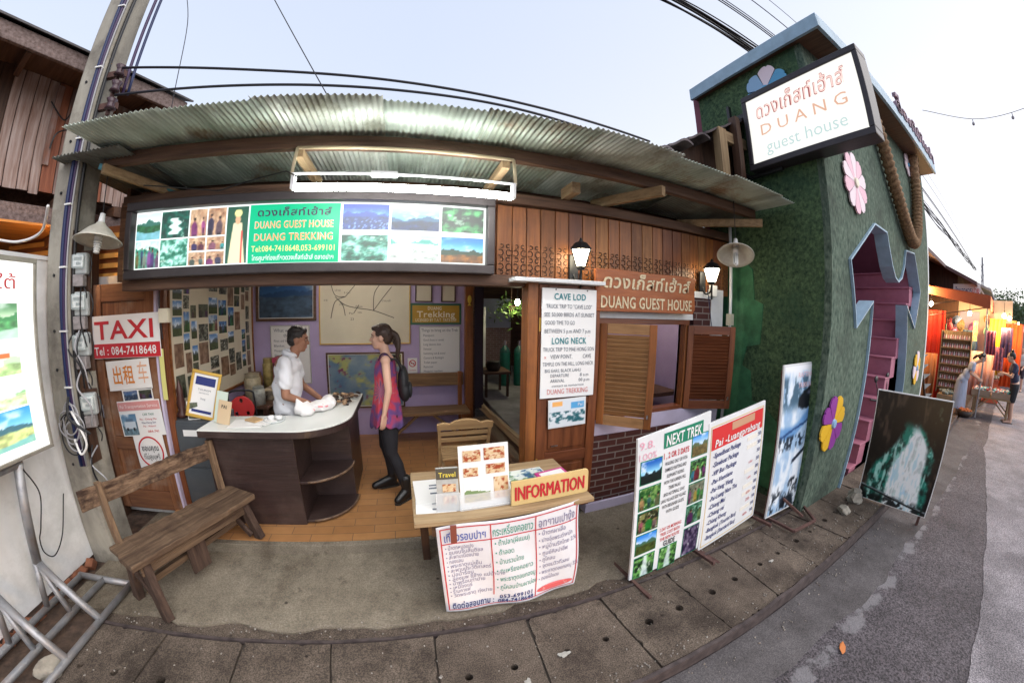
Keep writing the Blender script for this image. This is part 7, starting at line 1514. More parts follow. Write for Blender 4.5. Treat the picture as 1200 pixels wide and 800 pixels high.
# --- two shoppers at the market stall
def shopper(label, loc, rz, H_, lean, hairm, top_m, low_m, long_dress, bun, armz):
    t = thing('person', label, 'person', loc, (0, 0, rz)); k = H_ / 1.7; L = lambda x, y, z: V(x + lean * max(0, z - .9) * .9, y, z - .10 * lean * max(0, z - .9)) * k
    hc = L(.05, 0, 1.57) + V(.07 * lean, 0, 0); g = G(); P, M_ = head(g, hc, R(8) + lean * .6, k)
    cap(g, L(0, 0, 1.40), hc + V(-.02, 0, -.06), .05 * k, .048 * k, 8); g.ell(L(0, 0, 1.28), (.09 * k, .155 * k, .15 * k)); g.ell(L(0, 0, 1.05), (.09 * k, .14 * k, .17 * k)); g.ell(L(0, 0, .92), (.11 * k, .16 * k, .14 * k))
    for s_ in (-1, 1):
        S_, E_, W_ = L(0, s_ * .17, 1.37), L(.10, s_ * .20, 1.12), L(.22, s_ * .12, 1.12) + V(.06, 0, armz); cap(g, S_, E_, .043 * k, .036 * k, 8); cap(g, E_, W_, .035 * k, .025 * k, 8); hand(g, W_, V(.8, -s_ * .2, -.4), V(0, -s_, -.4), k, .4, s_)
        cap(g, V(0, s_ * .08, .88) * k, V(.02, s_ * .09, .48) * k, .085 * k, .055 * k, 8); cap(g, V(.02, s_ * .09, .48) * k, V(-.02, s_ * .10, .08) * k, .052 * k, .036 * k, 8); cap(g, V(-.02, s_ * .10, .04) * k, V(.14, s_ * .11, .03) * k, .038 * k, .03 * k, 8)
    skin('body', g, skin_f, t, .011, 3); face(t, P, M_, k)
    g = G(); g.ell(P(-.026, 0, .030), (.096 * k, .082 * k, .096 * k), rot=M_); g.ell(P(-.06, 0, -.01), (.055, .07, .07), rot=M_)
    if bun: g.ell(P(-.06, 0, .135), (.045, .045, .04))
    else:
        for a, b_ in ((P(-.10, 0, .0), P(-.16, .02, -.06)), (P(-.16, .02, -.06), P(-.19, .03, -.16))): cap(g, a, b_, .036, .028, 8)
    skin('hair', g, hairm, t, .012, 2)
    g = G(); g.ell(L(0, 0, 1.28), (.105 * k, .175 * k, .16 * k)); g.ell(L(0, 0, 1.05), (.105 * k, .158 * k, .18 * k)); cap(g, L(0, -.14, 1.38), L(0, .14, 1.38), .058 * k, n=8)
    for s_ in (-1, 1): cap(g, L(0, s_ * .17, 1.37), L(.05, s_ * .185, 1.24), .06 * k, .058 * k, 8)
    if long_dress: g.ell(L(0, 0, .92), (.13 * k, .175 * k, .15 * k)); g.cyl(V(.0, 0, .92) * k, V(-.02, 0, .16) * k, .155 * k, .21 * k, 16)
    skin('dress' if long_dress else 'shirt', g, top_m, t, .013, 3)
    if not long_dress:
        g = G(); g.ell(V(0, 0, .90) * k, (.12 * k, .17 * k, .12 * k))
        for s_ in (-1, 1): cap(g, V(0, s_ * .085, .86) * k, V(.02, s_ * .09, .55) * k, .10 * k, .078 * k, 8)
        skin('shorts', g, low_m, t, .013, 2)
    q = G()
    for s_ in (-1, 1): q.box((.05, s_ * .105, .008), (.25, .09, .016))
    q.build('sandal', plain('sandal sole ' + label, (.05, .03, .025), .7), t, bevel=.006)
shopper('woman in a long pale blue dress bending over the market table', (12.0, .98, -.10), R(-90), 1.62, .62, hair_b, mat('pale blue dress cloth', (.42, .47, .60), .8, .15, 5, bump=.2, stretch=(6, 6, 1)), None, True, False, -.10)
shopper('woman with a bun in a navy top and dark shorts at the market table', (12.15, -.30, -.10), R(100), 1.68, .18, hair_b, mat('navy cloth', (.025, .03, .07), .8, .2, 6), plain('black shorts', (.02, .02, .025), .8), False, True, .05)

# ------------------------------------------------------------------ parked motorbike in the doorway next door
mb = thing('motorbike', 'small parked motorbike half hidden behind the waterfall board', 'motorbike', (6.05, 1.95, -.1), (0, 0, R(-90)))
def wheel(x):
    w = G(); w.lathe([(.215, -.04), (.27, -.035), (.285, 0), (.27, .035), (.215, .04), (.215, -.04)], (x, 0, .285), 30, axis=(0, 1, 0)); o = w.build('wheel', black, mb, True)
    r2 = G(); r2.lathe([(.19, -.03), (.214, -.03), (.214, .03), (.19, .03), (.19, -.03)], (x, 0, .285), 30, axis=(0, 1, 0)); r2.cyl((x, -.05, .285), (x, .05, .285), .04)
    for k in range(6): a = k * PI / 3; r2.cyl((x, 0, .285), (x + .2 * math.cos(a), 0, .285 + .2 * math.sin(a)), .012, n=6)
    r2.build('rim', chrome, o, True)
wheel(.60); wheel(-.60)
q = G(); q.tube([(.60, 0, .29), (.50, 0, .65), (.42, 0, .95)], .03, 8); q.build('fork', black, mb, True)
q = G(); q.ell((.46, 0, .82), (.09, .16, .22)); q.ell((.25, 0, .42), (.25, .10, .10)); q.ell((-.35, 0, .58), (.35, .12, .14)); q.ell((.38, 0, .52), (.07, .17, .2)); skin('fairing', q, mat('dark green fairing', (.02, .05, .04), .3, .1, 4, bump=0), mb, .015, 3)
q = G(); q.ell((-.22, 0, .76), (.40, .13, .07)); q.build('seat', plain('black vinyl', (.02, .02, .02), .5), mb, True)
q = G(); q.tube(spline([(.30, -.34, 1.02), (.40, -.2, 1.0), (.43, 0, .97), (.40, .2, 1.0), (.30, .34, 1.02)]), .014, 8); q.build('handlebar', black, mb, True)
for s_ in (-1, 1):
    q = G(); q.tube([(.38, s_ * .22, 1.0), (.36, s_ * .27, 1.18), (.34, s_ * .30, 1.27)], .007, 6); q.ell((.34, s_ * .31, 1.31), (.022, .065, .05)); q.build('mirror', black, mb, True)
q = G(); q.ell((.54, 0, .86), (.04, .09, .07)); q.build('headlight', glass('lamp lens', (.8, .8, .78), .1, .6), mb, True); q = G(); q.ell((-.70, 0, .62), (.04, .08, .05)); q.build('tail_lamp', red_ink, mb, True); q = G(); q.cyl((-.55, -.13, .3), (.1, -.12, .25), .05, .03); q.build('exhaust', chrome, mb, True); q = G(); q.bar((.0, .1, .25), (-.05, .25, 0), .02, .02); q.build('kickstand', black, mb)

# ------------------------------------------------------------------ overhead cables
def cable(nm, label, pts, r_, m, group=None, cat='cable'):
    q = G(); q.tube(spline(pts, 10), r_, 6); o = q.build(nm, m, None, True); tag(o, label, cat, group); return o
cbm = plain('black cable sheath', (.012, .01, .016), .5)
cable('service_cable', 'upper of two black cables running from the pole over the awning to the tiled roof', [(-2.37, 2.25, 3.82), (-1.2, 2.28, 3.66), (-.2, 2.3, 3.58), (.8, 2.3, 3.52), (2.0, 2.35, 3.50)], .010, cbm, None)
cable('service_cable', 'lower of two black cables running from the pole over the awning to the tiled roof', [(-2.37, 2.25, 3.58), (-1.2, 2.28, 3.53), (-.2, 2.3, 3.50), (.8, 2.3, 3.46), (1.95, 2.35, 3.38)], .010, cbm, None)
bd = thing('cable_bundle', 'thick bundle of black street cables crossing the top of the sky', 'cable', (0, 3.2, 6.9)); rg = random.Random(17)
for k in range(9):
    y0, z0 = rg.uniform(-.09, .09), rg.uniform(-.10, .10); ph = rg.uniform(0, 6)
    q = G(); q.tube([(x, y0 * (1 + .4 * math.sin(x * .5 + ph)) - .004 * x, z0 + .05 * math.sin(x * .9 + ph) + .0006 * (x - 10) ** 2) for x in np.linspace(-3, 45, 70)], rg.uniform(.010, .022), 6); q.build('cable', cbm, bd, True)
for k, (y, z) in enumerate(((2.55, 6.65), (3.0, 7.35), (3.1, 7.6), (2.9, 7.9), (2.7, 7.95))):
    cable('street_wire', ('lowest', 'second', 'third', 'fourth', 'topmost')[k] + ' single street wire beside the cable bundle', [(-3, y, z + .1), (8, y, z - .02), (20, y, z), (45, y, z + .2)], (.008, .012, .012, .01, .006)[k], cbm, 'single street wires overhead')
cable('stay_wire', 'thin wire dropping from the sky to the middle of the awning edge', [(-1.06, 1.8, 4.02), (-.94, 1.8, 3.82), (-.50, 1.83, 3.13)], .0035, cbm); cable('stay_wire', 'thin slack wire beside the top of the pole', [(-2.3, 2.4, 5.0), (-2.0, 2.4, 4.3), (-1.9, 2.4, 3.3)], .0035, cbm)
cable('stay_wire', 'thin wire above the eave of the timber house at the top left', [(-4.6, 2.6, 5.8), (-3.3, 2.6, 5.7), (-2.7, 2.4, 5.9)], .006, cbm); cable('pole_loop', 'white cable looping from the pole to the timber house joists', [(-2.75, 2.15, 2.74), (-3.0, 2.3, 2.60), (-3.3, 2.3, 2.55), (-3.7, 2.3, 2.62)], .012, white)
sl = thing('light_string', 'thin wire with small hanging bulbs strung across the street beyond the green shop', 'light string', (8.6, 1.2, 6.2)); q = G(); P = spline([(0, 0, 0), (.5, -1.0, -.25), (.5, -2.2, -.18), (.3, -3.6, .15)], 8); q.tube(P, .006, 6); q.build('wire', cbm, sl)
for i in (7, 12, 17, 21): q = G(); q.cyl(P[i], P[i] + V(0, 0, -.07), .008); q.ell(P[i] + V(0, 0, -.10), (.028, .028, .04)); q.build('bulb', plain('grey bulb glass', (.3, .28, .3), .2), sl, True)
# ------------------------------------------------------------------ market stalls down the street
st_ = thing('market_stall', 'market stall with an orange canopy, red drapes and warm bulbs down the street', 'market stall', (13.5, 1.2, -.1))
def sp_(nm, m, f, bev=0): o = part(nm, m, f, st_, bev); o.location = (-13.5, -1.2, .1); return o
canm = mat('orange canopy cloth', (.36, .085, .035), .8, .2, 3, bump=.1); redm = mat('red drape cloth', (.55, .03, .015), .85, .25, 3, bump=.3, stretch=(1, 7, 1))
sp_('canopy', canm, lambda q: q.add([(11.9, 2.3, 3.12), (11.9, .46, 2.84), (16.5, .46, 2.84), (16.5, 2.3, 3.12), (11.9, 2.3, 3.10), (11.9, .46, 2.82), (16.5, .46, 2.82), (16.5, 2.3, 3.10)], [(0, 1, 2, 3), (4, 7, 6, 5), (0, 4, 5, 1), (1, 5, 6, 2), (2, 6, 7, 3), (3, 7, 4, 0)]))
sp_('side_flap', canm, lambda q: q.add([(11.88, 2.3, 3.10), (11.88, .46, 2.83), (11.88, .46, 2.52), (11.88, 2.3, 2.92), (11.9, 2.3, 3.10), (11.9, .46, 2.83), (11.9, .46, 2.52), (11.9, 2.3, 2.92)], [(0, 1, 2, 3), (7, 6, 5, 4), (0, 4, 5, 1), (1, 5, 6, 2), (2, 6, 7, 3), (3, 7, 4, 0)]))
sp_('front_flap', canm, lambda q: q.lohi((11.9, .44, 2.52), (16.5, .459, 2.83)))
for x, y in ((11.95, .52), (16.4, .52), (11.95, 2.2), (16.4, 2.2)): sp_('pole', steel, lambda q: q.cyl((x, y, -.1), (x, y, 2.85), .022))
sp_('red_drape', redm, lambda q: q.add([(12.3 + .04 * math.sin(i * 1.9), 1.60 + i * .052, z) for i in range(14) for z in (.1, 2.45)], [(2 * i, 2 * i + 1, 2 * i + 3, 2 * i + 2) for i in range(13)]))
sp_('back_cloth', mat('cream stall cloth', (.62, .52, .42), .85, .1, 3, bump=.2), lambda q: q.lohi((14.6, -.1, .9), (14.64, 2.3, 2.9)))
sp_('blue_print', plain('lilac poster', (.36, .34, .52), .7), lambda q: q.lohi((14.57, .85, 2.05), (14.599, 1.45, 2.55)))
sp_('rope', black, lambda q: (q.cyl((11.9, 2.2, 2.55), (11.9, .46, 2.82), .012), q.cyl((11.9, 2.25, 2.25), (11.9, .46, 2.56), .012)))
blb = glow('warm market bulb', (1, .66, .28), 90)
def bulb(lab, loc, e=35):
    e *= 1.1
    t = thing('market_bulb', lab, 'lamp', loc, (0, 0, 0), 'warm bulbs of the market stalls'); q = G(); q.ell((0, 0, 0), (.05, .05, .065), 12, 8); q.build('glass', blb, t, True); q = G(); q.cyl((0, 0, .05), (0, 0, .14), .02); q.cyl((0, 0, .14), (0, 0, .34), .006); q.build('socket', black, t)
    l = bpy.data.lights.new('bulb_light', 'POINT'); l.energy = e; l.color = (1, .66, .32); l.shadow_soft_size = .07; lo = bpy.data.objects.new('bulb_light', l); COL.objects.link(lo); lo.parent = t; lo.location = (-.12, 0, -.08)
bulb('bulb at the upper left corner under the orange canopy', (11.80, 2.04, 2.98), 25); bulb('bulb below the canopy corner by the red drape', (11.95, 1.95, 2.60), 30); bulb('bulb in the middle of the orange stall', (13.3, 1.05, 2.45), 60); bulb('bulb at the street end of the orange stall', (13.2, .12, 2.42), 60)
bulb('far bulb on the stall beyond the hanging clothes', (19.0, .3, 2.4), 60)
sh_ = thing('display_shelf', 'open wooden display shelf with rows of little pink and white figures', 'shelf', (12.3, 1.26, -.1))
q = G(); q.lohi((.0, -.38, .5), (.02, .38, 2.05)); q.lohi((-.16, -.40, .45), (.02, -.381, 2.05)); q.lohi((-.16, .381, .45), (.02, .40, 2.05)); q.build('case', raw_wood_z, sh_)
q = G()
for z in (.60, .80, 1.0, 1.2, 1.42, 1.62, 1.84): q.lohi((-.16, -.38, z - .02), (-.001, .38, z))
q.build('shelf', raw_wood_x, sh_)
fig = [plain('pale figure', (.7, .62, .62), .5), plain('pink figure', (.6, .32, .35), .5)]
for k in range(2):
    q = G()
    for r_i, z in enumerate((.60, .80, 1.0, 1.2, 1.42, 1.62, 1.84)):
        for c in range(12):
            if (c + r_i) % 2 == k: q.lathe([(.022, 0), (.026, .05), (.012, .07), (.018, .09), (0, .105)], (-.08, -.33 + c * .06, z + .001), 8)
    o = q.build('souvenir_row', fig[k], sh_, True); o['kind'] = 'stuff'
mt_ = thing('market_table', 'low bamboo table with cardboard trays of trinkets', 'table', (12.45, .22, -.1))
q = G(); q.lohi((-.45, -.50, .50), (.45, .46, .535)); q.build('top', raw_wood_y, mt_)
for x in (-.4, .4):
    for y in (-.44, .40): q = G(); q.cyl((x, y, 0), (x, y, .499), .028); q.build('leg', raw_wood_z, mt_)
    q = G(); q.bar((x, -.44, .12), (x, -.05, .49), .03, .03); q.bar((x, .40, .12), (x, .05, .49), .03, .03); q.build('brace', raw_wood_y, mt_)
for i, y in enumerate((-.24, .26)):
    t = thing('trinket_tray', ('street side', 'house side')[i] + ' cardboard tray of small bright trinkets on the bamboo table', 'tray', (12.3, .22 + y, .437)); q = G(); q.lohi((-.28, -.235, 0), (.3, .235, .02)); q.lohi((-.28, -.235, .0201), (-.265, .235, .14)); q.lohi((.285, -.235, .0201), (.3, .235, .14)); q.lohi((-.264, -.235, .0201), (.284, -.22, .14)); q.lohi((-.264, .22, .0201), (.284, .235, .14)); q.build('carton', mat('cardboard', (.34, .24, .17), .8, .15, 5, bump=.05), t)
    rg = random.Random(i)
    for c, m in ((0, plain('white trinkets', (.75, .72, .7))), (1, plain('red trinkets', (.55, .12, .1))), (2, plain('teal trinkets', (.1, .4, .4)))):
        q = G()
        for k in range(34): q.box((rg.uniform(-.25, .27), rg.uniform(-.21, .21), .13 + rg.uniform(0, .05)), (.04, .04, .03), Euler((rg.random() * 3, rg.random() * 3, 0)).to_matrix())
        o = q.build('trinket_heap', m, t); o['kind'] = 'stuff'
def hangcloth(nm, lab, cat, loc, w, h, m, fold=8, seed=0):
    t = thing(nm, lab, cat, loc); q = G(); n_ = 24; vs = []
    for i in range(n_ + 1):
        y = -w / 2 + w * i / n_; d = .03 * math.sin(i * fold / n_ * 2 * PI * .5 + seed)
        vs += [(d, y, 0), (d * 1.4, y * (1.0 + .05 * math.sin(seed)), -h)]
    q.add(vs, [(2 * i, 2 * i + 1, 2 * i + 3, 2 * i + 2) for i in range(n_)]); o = q.build('cloth', m, t, True); o.modifiers.new('thick', 'SOLIDIFY').thickness = .006; return t
hangcloth('hanging_cloth', 'yellow cloth hanging at the street end of the stall', 'cloth', (13.6, .28, 2.35), .42, 1.5, mat('yellow cloth', (.72, .42, .03), .8, .15, 4), 8, 1); hangcloth('hanging_cloth', 'bright orange red cloth hanging beside the yellow one', 'cloth', (13.9, -.16, 2.25), .5, 1.7, mat('orange red cloth', (.72, .10, .02), .8, .15, 4), 8, 2); hangcloth('hanging_cloth', 'pale pink cloth hanging over the back of the stall table', 'cloth', (13.3, .62, 1.45), .75, 1.2, mat('pale pink cloth', (.62, .36, .32), .85, .15, 4), 10, 3)
for i, (y, z, w, h, lab, c) in enumerate(((.42, 2.02, .26, .62, 'dark red patterned scarf hanging behind the bending woman', (.34, .06, .10)), (.02, 2.12, .30, .75, 'blue and red checked shirt hanging against the yellow cloth', (.22, .10, .17)), (.18, 1.62, .24, .6, 'lower pink patterned scarf hanging behind the bending woman', (.5, .14, .17)))):
    hangcloth('hanging_scarf' if i != 1 else 'hanging_shirt', lab, 'clothing', (13.0, y, z), w, h, mat('woven ' + str(i), c, .85, .8, 22, c2=(.06, .07, .16)), 6, i)
hangcloth('hanging_cloth', 'orange cloth leaning behind the bunting pole', 'cloth', (11.6, 1.86, 1.35), .45, 1.3, mat('rust orange cloth', (.55, .2, .07), .85, .2, 4), 6, 4)
bpo = thing('bunting_pole', 'dark leaning pole with a line of small white pennants', 'pole', (10.6, 1.55, -.1)); q = G(); q.cyl((0, 0, 0), (-.2, .45, 1.9), .03); q.build('pole', dark_wood_z, bpo); q = G()
for k in range(7): z = .35 + k * .22; y = z / 1.9 * .45 - .03; q.add([(-.03 - z * .1, y, z), (-.03 - z * .1, y - .16, z + .02), (-.03 - z * .1, y - .02, z - .13)], [(0, 1, 2)])
q.build('pennant', paper, bpo, fix=False)
wps = thing('white_post', 'plain white post at the far corner of the green shop', 'post', (8.93, 1.62, -.12)); q = G(); q.lohi((-.05, -.10, 0), (.05, .10, 4.3)); q.build('timber', white_rough, wps, bevel=.008)
gd = thing('trinket_basket', 'dark basket of goods on the ground under the bamboo table', 'basket', (11.75, .78, -.1)); q = G(); q.lathe([(0, 0), (.14, 0), (.2, .16), (.18, .16), (.12, .02)], n=18); q.build('basket', plain('dark basket', (.05, .035, .03)), gd, True); q = G(); rg = random.Random(1)
for k in range(24): q.ell((rg.gauss(0, .07), rg.gauss(0, .07), .15 + rg.uniform(0, .05)), (.035, .035, .03), 8, 5)
q.build('goods', plain('orange goods', (.5, .14, .04)), gd, True)
# timber shop houses beyond
def house(lab, x0, x1, y0, y1, ze, zr, wall, roofm, nm='shop_house'):
    t = thing(nm, lab, 'house', ((x0 + x1) / 2, (y0 + y1) / 2, -.1)); cx, cy = (x0 + x1) / 2, (y0 + y1) / 2
    q = G(); q.lohi((x0 - cx, y0 - cy, 0), (x1 - cx, y1 - cy, ze)); q.build('wall', wall, t)
    q = G(); yo = .6; ym = 0; a = y0 - cy - yo; b_ = y1 - cy + yo; X0, X1 = x0 - cx - .5, x1 - cx + .5
    q.add([(X0, a, ze - .25), (X1, a, ze - .25), (X1, ym, zr), (X0, ym, zr), (X0, b_, ze - .25), (X1, b_, ze - .25), (X0, a, ze - .35), (X1, a, ze - .35), (X1, ym, zr - .1), (X0, ym, zr - .1), (X0, b_, ze - .35), (X1, b_, ze - .35)], [(0, 1, 2, 3), (3, 2, 5, 4), (6, 9, 8, 7), (9, 10, 11, 8), (0, 6, 7, 1), (4, 5, 11, 10), (0, 3, 9, 6), (3, 4, 10, 9), (1, 7, 8, 2), (2, 8, 11, 5)]); q.build('roof', roofm, t)
    q = G(); q.add([(X0 + .5, y0 - cy, ze - .01), (X0 + .5, y1 - cy, ze - .01), (X0 + .5, 0, zr - .12)], [(0, 1, 2)]); q.build('gable', wall, t)
    for k in range(max(1, int((x1 - x0) / 2.2))):
        xx = x0 - cx + 1.1 + k * 2.2; q = G(); q.lohi((xx - .4, y0 - cy - .03, ze - 1.7), (xx + .4, y0 - cy - .001, ze - .7)); f = q.build('window', dark_wood_z, t); q = G(); q.lohi((xx - .34, y0 - cy - .045, ze - 1.64), (xx + .34, y0 - cy - .031, ze - .76)); q.build('pane', plain('dim glass', (.08, .09, .1), .1), f)
    return t
roofr = mat('brown tile roof', (.13, .085, .085), .8, .3, 5, bump=.3)
house('dark timber shop house right behind the orange stall', 9.6, 13.6, 2.4, 7, 4.2, 5.4, dark_wood_z, roofr); house('brown gabled timber house beyond the orange stall', 14.2, 19, 1.5, 6, 3.7, 5.0, dark_wood_z, roofr); house('grey roofed house further down the street', 20, 27, 1.3, 7, 4.0, 5.4, mat('grey plaster', (.35, .33, .34), .8, .15, 3), mat('grey tin roof', (.24, .24, .27), .6, .2, 3)); house('low far house on the left of the street end', 30, 40, 1.0, 8, 3.4, 4.8, mat('tan plaster', (.4, .33, .28), .8, .15, 3), roofr); house('far house closing the right side of the street', 44, 58, -9, -3.2, 3.2, 4.6, mat('pinkish plaster', (.42, .33, .33), .8, .15, 3), roofr); house('far house across the bend of the street', 62, 76, -2.2, 6, 3.4, 5.0, mat('tan plaster'), roofr) if 'tan plaster' in MATS and False else None
house('farthest pale house across the bend of the street', 64, 76, -2.4, 6, 3.2, 4.6, MATS['tan plaster'], roofr)
ss = sheet('street_sign', 'white hanging shop sign with blue and red Thai letters above the orange canopy', 'sign', (14.05, 1.22, 3.14), .80, .36, white, 0, .03, R(-90)); lettering(ss, navy, [('บ้านอาหาร', -.1, 0, .16, .5, 'C', .02)]); lettering(ss, red_ink, [('ปาย', .27, 0, .16, .2, 'C', .02)])
tw = thing('loudspeaker_mast', 'thin lattice mast with a horn loudspeaker above the far roofs', 'mast', (30, 1.62, -.1)); q = G()
for a in range(3): q.cyl((.18 * math.cos(a * 2.1), .18 * math.sin(a * 2.1), 0), (.03 * math.cos(a * 2.1), .03 * math.sin(a * 2.1), 6.6), .025, n=6)
for k in range(9): z = .5 + k * .65; q.cyl((.15, 0, z), (-.1, .12, z + .5), .015, n=6); q.cyl((-.1, .12, z), (-.1, -.12, z + .5), .015, n=6)
q.build('lattice', steel, tw); q = G(); q.cyl((0, 0, 4.6), (-.2, -.45, 4.6), .04, .20, 14); q.build('horn', steel, tw, True)
# trees beyond the roofs
bark = mat('bark', (.12, .085, .06), .9, .3, 12, bump=.5, stretch=(4, 4, 1)); leafd = mat('tree leaves', (.075, .115, .04), .7, .5, 2.5, c2=(.03, .055, .022), bump=0)
def tree(lab, loc, h, r_, seed):
    t = thing('street_tree', lab, 'tree', loc); rg = random.Random(seed); q = G(); q.tube([(0, 0, 0), (.05 * h * .3, 0, h * .3), (0, .03 * h, h * .6)], [h * .035, h * .025, h * .012], 8)
    cl = [(V(rg.gauss(0, r_ * .45), rg.gauss(0, r_ * .45), h * .68 + rg.gauss(0, r_ * .28)), rg.uniform(.3, .55) * r_) for _ in range(14)]
    for c, _ in cl: q.tube([(0, 0, h * .4), (c.x * .5, c.y * .5, c.z * .8), tuple(c)], [h * .012, h * .008, h * .003], 5)
    q.build('trunk', bark, t, True); q = G()
    for c, cr in cl:
        for k in range(190):
            d = V(rg.gauss(0, 1), rg.gauss(0, 1), rg.gauss(0, 1)).normalized(); p = c + d * cr * rg.uniform(.5, 1.08); w_ = d.orthogonal().normalized(); w2 = d.cross(w_); s_ = rg.uniform(.09, .17) * r_ * .35; w_, w2 = (w_ + d * rg.uniform(-.6, .6)) * s_, (w2 + d * rg.uniform(-.6, .6)) * s_
            q.add([p - w_, p - w2 * .6, p + w_, p + w2 * .6], [(0, 1, 2, 3)])
    q.build('crown', leafd, t, fix=False)
tree('round tree rising behind the far roofs beside the mast', (42, 1.2, -.1), 6.2, 2.6, 1); tree('wider tree at the far end of the street', (80, 2.5, -.1), 8.5, 4, 2); tree('low tree at the right end of the street', (75, -2.9, -.1), 4.6, 2.2, 3); tree('dark tree between the farthest houses', (110, -1.5, -.1), 6.5, 3.2, 4)
q = G(); nh = 60; vs = []
for i in range(nh + 1):
    y = -420 + 900 * i / nh; zt = 38 + 12 * math.sin(i * .31) + 7 * math.sin(i * .83 + 1)
    vs += [(640, y, -2), (700, y, zt), (900, y, -2)]
q.add(vs, [f for i in range(nh) for f in ((3 * i, 3 * i + 3, 3 * i + 4, 3 * i + 1), (3 * i + 1, 3 * i + 4, 3 * i + 5, 3 * i + 2))]); struct(q.build('hills', mat('forested hills', (.05, .09, .06), .9, .4, .05, c2=(.03, .055, .045), bump=0), smooth=True))
# a stall and walkers further down so that the street does not end at the first canopy
s2_ = thing('market_stall', 'second stall with a yellow lit canopy farther down the street', 'market stall', (20.5, .6, -.1)); q = G(); q.lohi((-1.5, -.9, 2.5), (1.5, .9, 2.58)); q.build('canopy', mat('yellow canopy', (.6, .42, .12), .8, .15, 4), s2_); q = G(); q.lohi((-1.4, -.6, 0), (1.4, .6, .8)); q.build('counter', redm, s2_)
for x in (-1.4, 1.4):
    for y in (-.85, .85): q = G(); q.cyl((x, y, 0), (x, y, 2.5), .025); q.build('pole', steel, s2_)
q = G(); rg = random.Random(2)
for k in range(60): q.box((rg.uniform(-1.3, 1.3), rg.uniform(-.5, .5), .84 + rg.uniform(0, .1)), (.12, .1, .12))
o = q.build('goods', plain('mixed pale goods', (.6, .5, .45)), s2_); o['kind'] = 'stuff'
s3_ = thing('market_umbrella', 'pink white parasol of a far stall at the street end', 'umbrella', (27, -.35, -.1)); q = G(); q.lathe([(1.1, 2.25), (.6, 2.5), (0, 2.7)], n=8); q.build('canopy', plain('pink parasol', (.62, .36, .38), .8), s3_); q = G(); q.cyl((0, 0, 0), (0, 0, 2.7), .025); q.build('pole', steel, s3_)

# more goods and lights in the warm part of the street
for i, (x, y, w, h, z, c, lab) in enumerate(((14.2, 1.55, .5, .9, 2.3, (.55, .20, .28), 'pink dress hanging at the back of the orange stall'), (14.3, 1.05, .4, .8, 2.0, (.12, .22, .34), 'blue shirt hanging at the back of the orange stall'), (16.8, .10, .5, 1.3, 2.2, (.60, .16, .05), 'tall orange cloth past the far pole of the orange stall'), (17.5, -.22, .4, 1.1, 2.0, (.55, .30, .38), 'rose coloured cloth farther down past the orange stall'), (19.2, -.05, .5, 1.2, 2.1, (.50, .42, .12), 'mustard cloth on the yellow stall'))):
    hangcloth('hanging_cloth', lab, 'cloth', (x, y, z), w, h, mat('cloth ' + lab, c, .85, .25, 6), 7, i + .5)
rg = random.Random(61)
for i, (x, y, lab) in enumerate(((12.9, -.02, 'string bulb nearest the shopper with the bun'), (15.2, .2, 'string bulb past the yellow cloth'), (17.2, .0, 'string bulb between the two stalls'), (22.5, .1, 'string bulb beyond the yellow stall'), (26, -.5, 'smallest string bulb at the end of the street'))):
    t = thing('string_bulb', lab, 'lamp', (x, y, 2.35 + .05 * i), (0, 0, 0), 'small string bulbs down the street'); q = G(); q.ell((0, 0, 0), (.045, .045, .055), 10, 6); q.build('glass', blb, t, True); q = G(); q.cyl((0, 0, .05), (0, 0, .13), .016); q.build('socket', black, t)
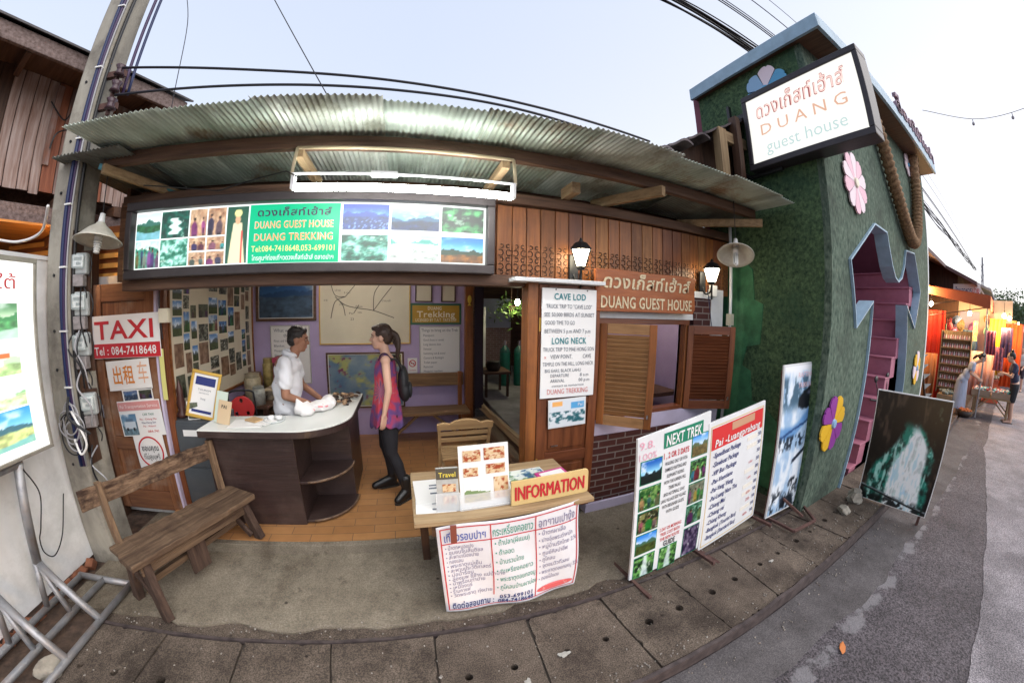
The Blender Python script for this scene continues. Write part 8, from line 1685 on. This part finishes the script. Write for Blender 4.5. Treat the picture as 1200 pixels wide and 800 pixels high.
for i, (x, y, w, d, h, c, lab) in enumerate(((12.0, 1.35, .5, .4, .45, (.34, .22, .12), 'brown carton standing below the display shelf'), (15.3, .3, .6, .5, .7, (.45, .12, .08), 'red covered side table past the bamboo table'), (17.0, -.1, .5, .5, .6, (.30, .28, .3), 'grey crate between the stalls'))):
    t = thing('goods_box', lab, 'box', (x, y, -.1)); q = G(); q.lohi((-w / 2, -d / 2, 0), (w / 2, d / 2, h)); q.build('box_body', mat('goods ' + lab, c, .8, .2, 6), t, bevel=.01); q = G()
    for k in range(22): q.ell((rg.uniform(-w / 2, w / 2) * .85, rg.uniform(-d / 2, d / 2) * .85, h + .03 + rg.uniform(0, .06)), (.05, .04, .04), 8, 5)
    o = q.build('goods_heap', plain('goods heap ' + lab, (rg.random() * .5 + .1, rg.random() * .3 + .1, rg.random() * .3 + .1)), t); o['kind'] = 'stuff'
shopper('far walker in a white shirt beyond the two shoppers', (19.5, -.62, -.10), R(170), 1.66, .03, hair_b, mat('white shirt cloth', (.6, .6, .6), .8, .1, 6), plain('dark skirt', (.05, .04, .06), .8), False, False, -.2)

# small hats, purses and scarves strung under the canopy edge
pal = ((.5, .08, .1), (.1, .16, .3), (.55, .42, .2), (.12, .3, .2), (.45, .2, .4), (.6, .55, .5), (.2, .1, .06), (.55, .2, .05)); rg = random.Random(90)
for k in range(16):
    x = rg.choice((12.6, 13.1, 13.8, 14.4, 15.0)); y = .50 + rg.random() * 1.5; z = 2.35 - rg.random() * .35; c = pal[k % 8]; kind = ('hanging_purse', 'hanging_hat', 'hanging_scarf')[k % 3]
    t = thing(kind, {'hanging_purse': 'small woven purse hanging among the goods under the orange canopy', 'hanging_hat': 'small brimmed hat hanging among the goods under the orange canopy', 'hanging_scarf': 'narrow folded scarf hanging among the goods under the orange canopy'}[kind], 'clothing', (x, y, z), (0, 0, rg.random() * 6), 'small goods hanging under the orange canopy, ' + kind.split('_')[1] + 's')
    mm = mat('hung goods %d' % (k % 8), c, .85, .6, 20, c2=tuple(v * .35 for v in c)); q = G()
    if k % 3 == 0: q.ell((0, 0, -.12), (.03, .09, .11), 12, 8); q.tube(spline([(0, -.06, -.04), (0, 0, .10), (0, .06, -.04)]), .005, 5); q.build('pouch', mm, t, True)
    elif k % 3 == 1: q.lathe([(.17, -.02), (.10, .0), (.09, .07), (0, .10)], n=16, axis=(1, .2, .1)); q.build('brim', mm, t, True)
    else: q.add([(.02 * math.sin(i * 1.3), -.07 + .02 * i, zz2) for i in range(8) for zz2 in (0, -.55)], [(2 * i, 2 * i + 1, 2 * i + 3, 2 * i + 2) for i in range(7)]); q.build('cloth', mm, t, True, fix=False)
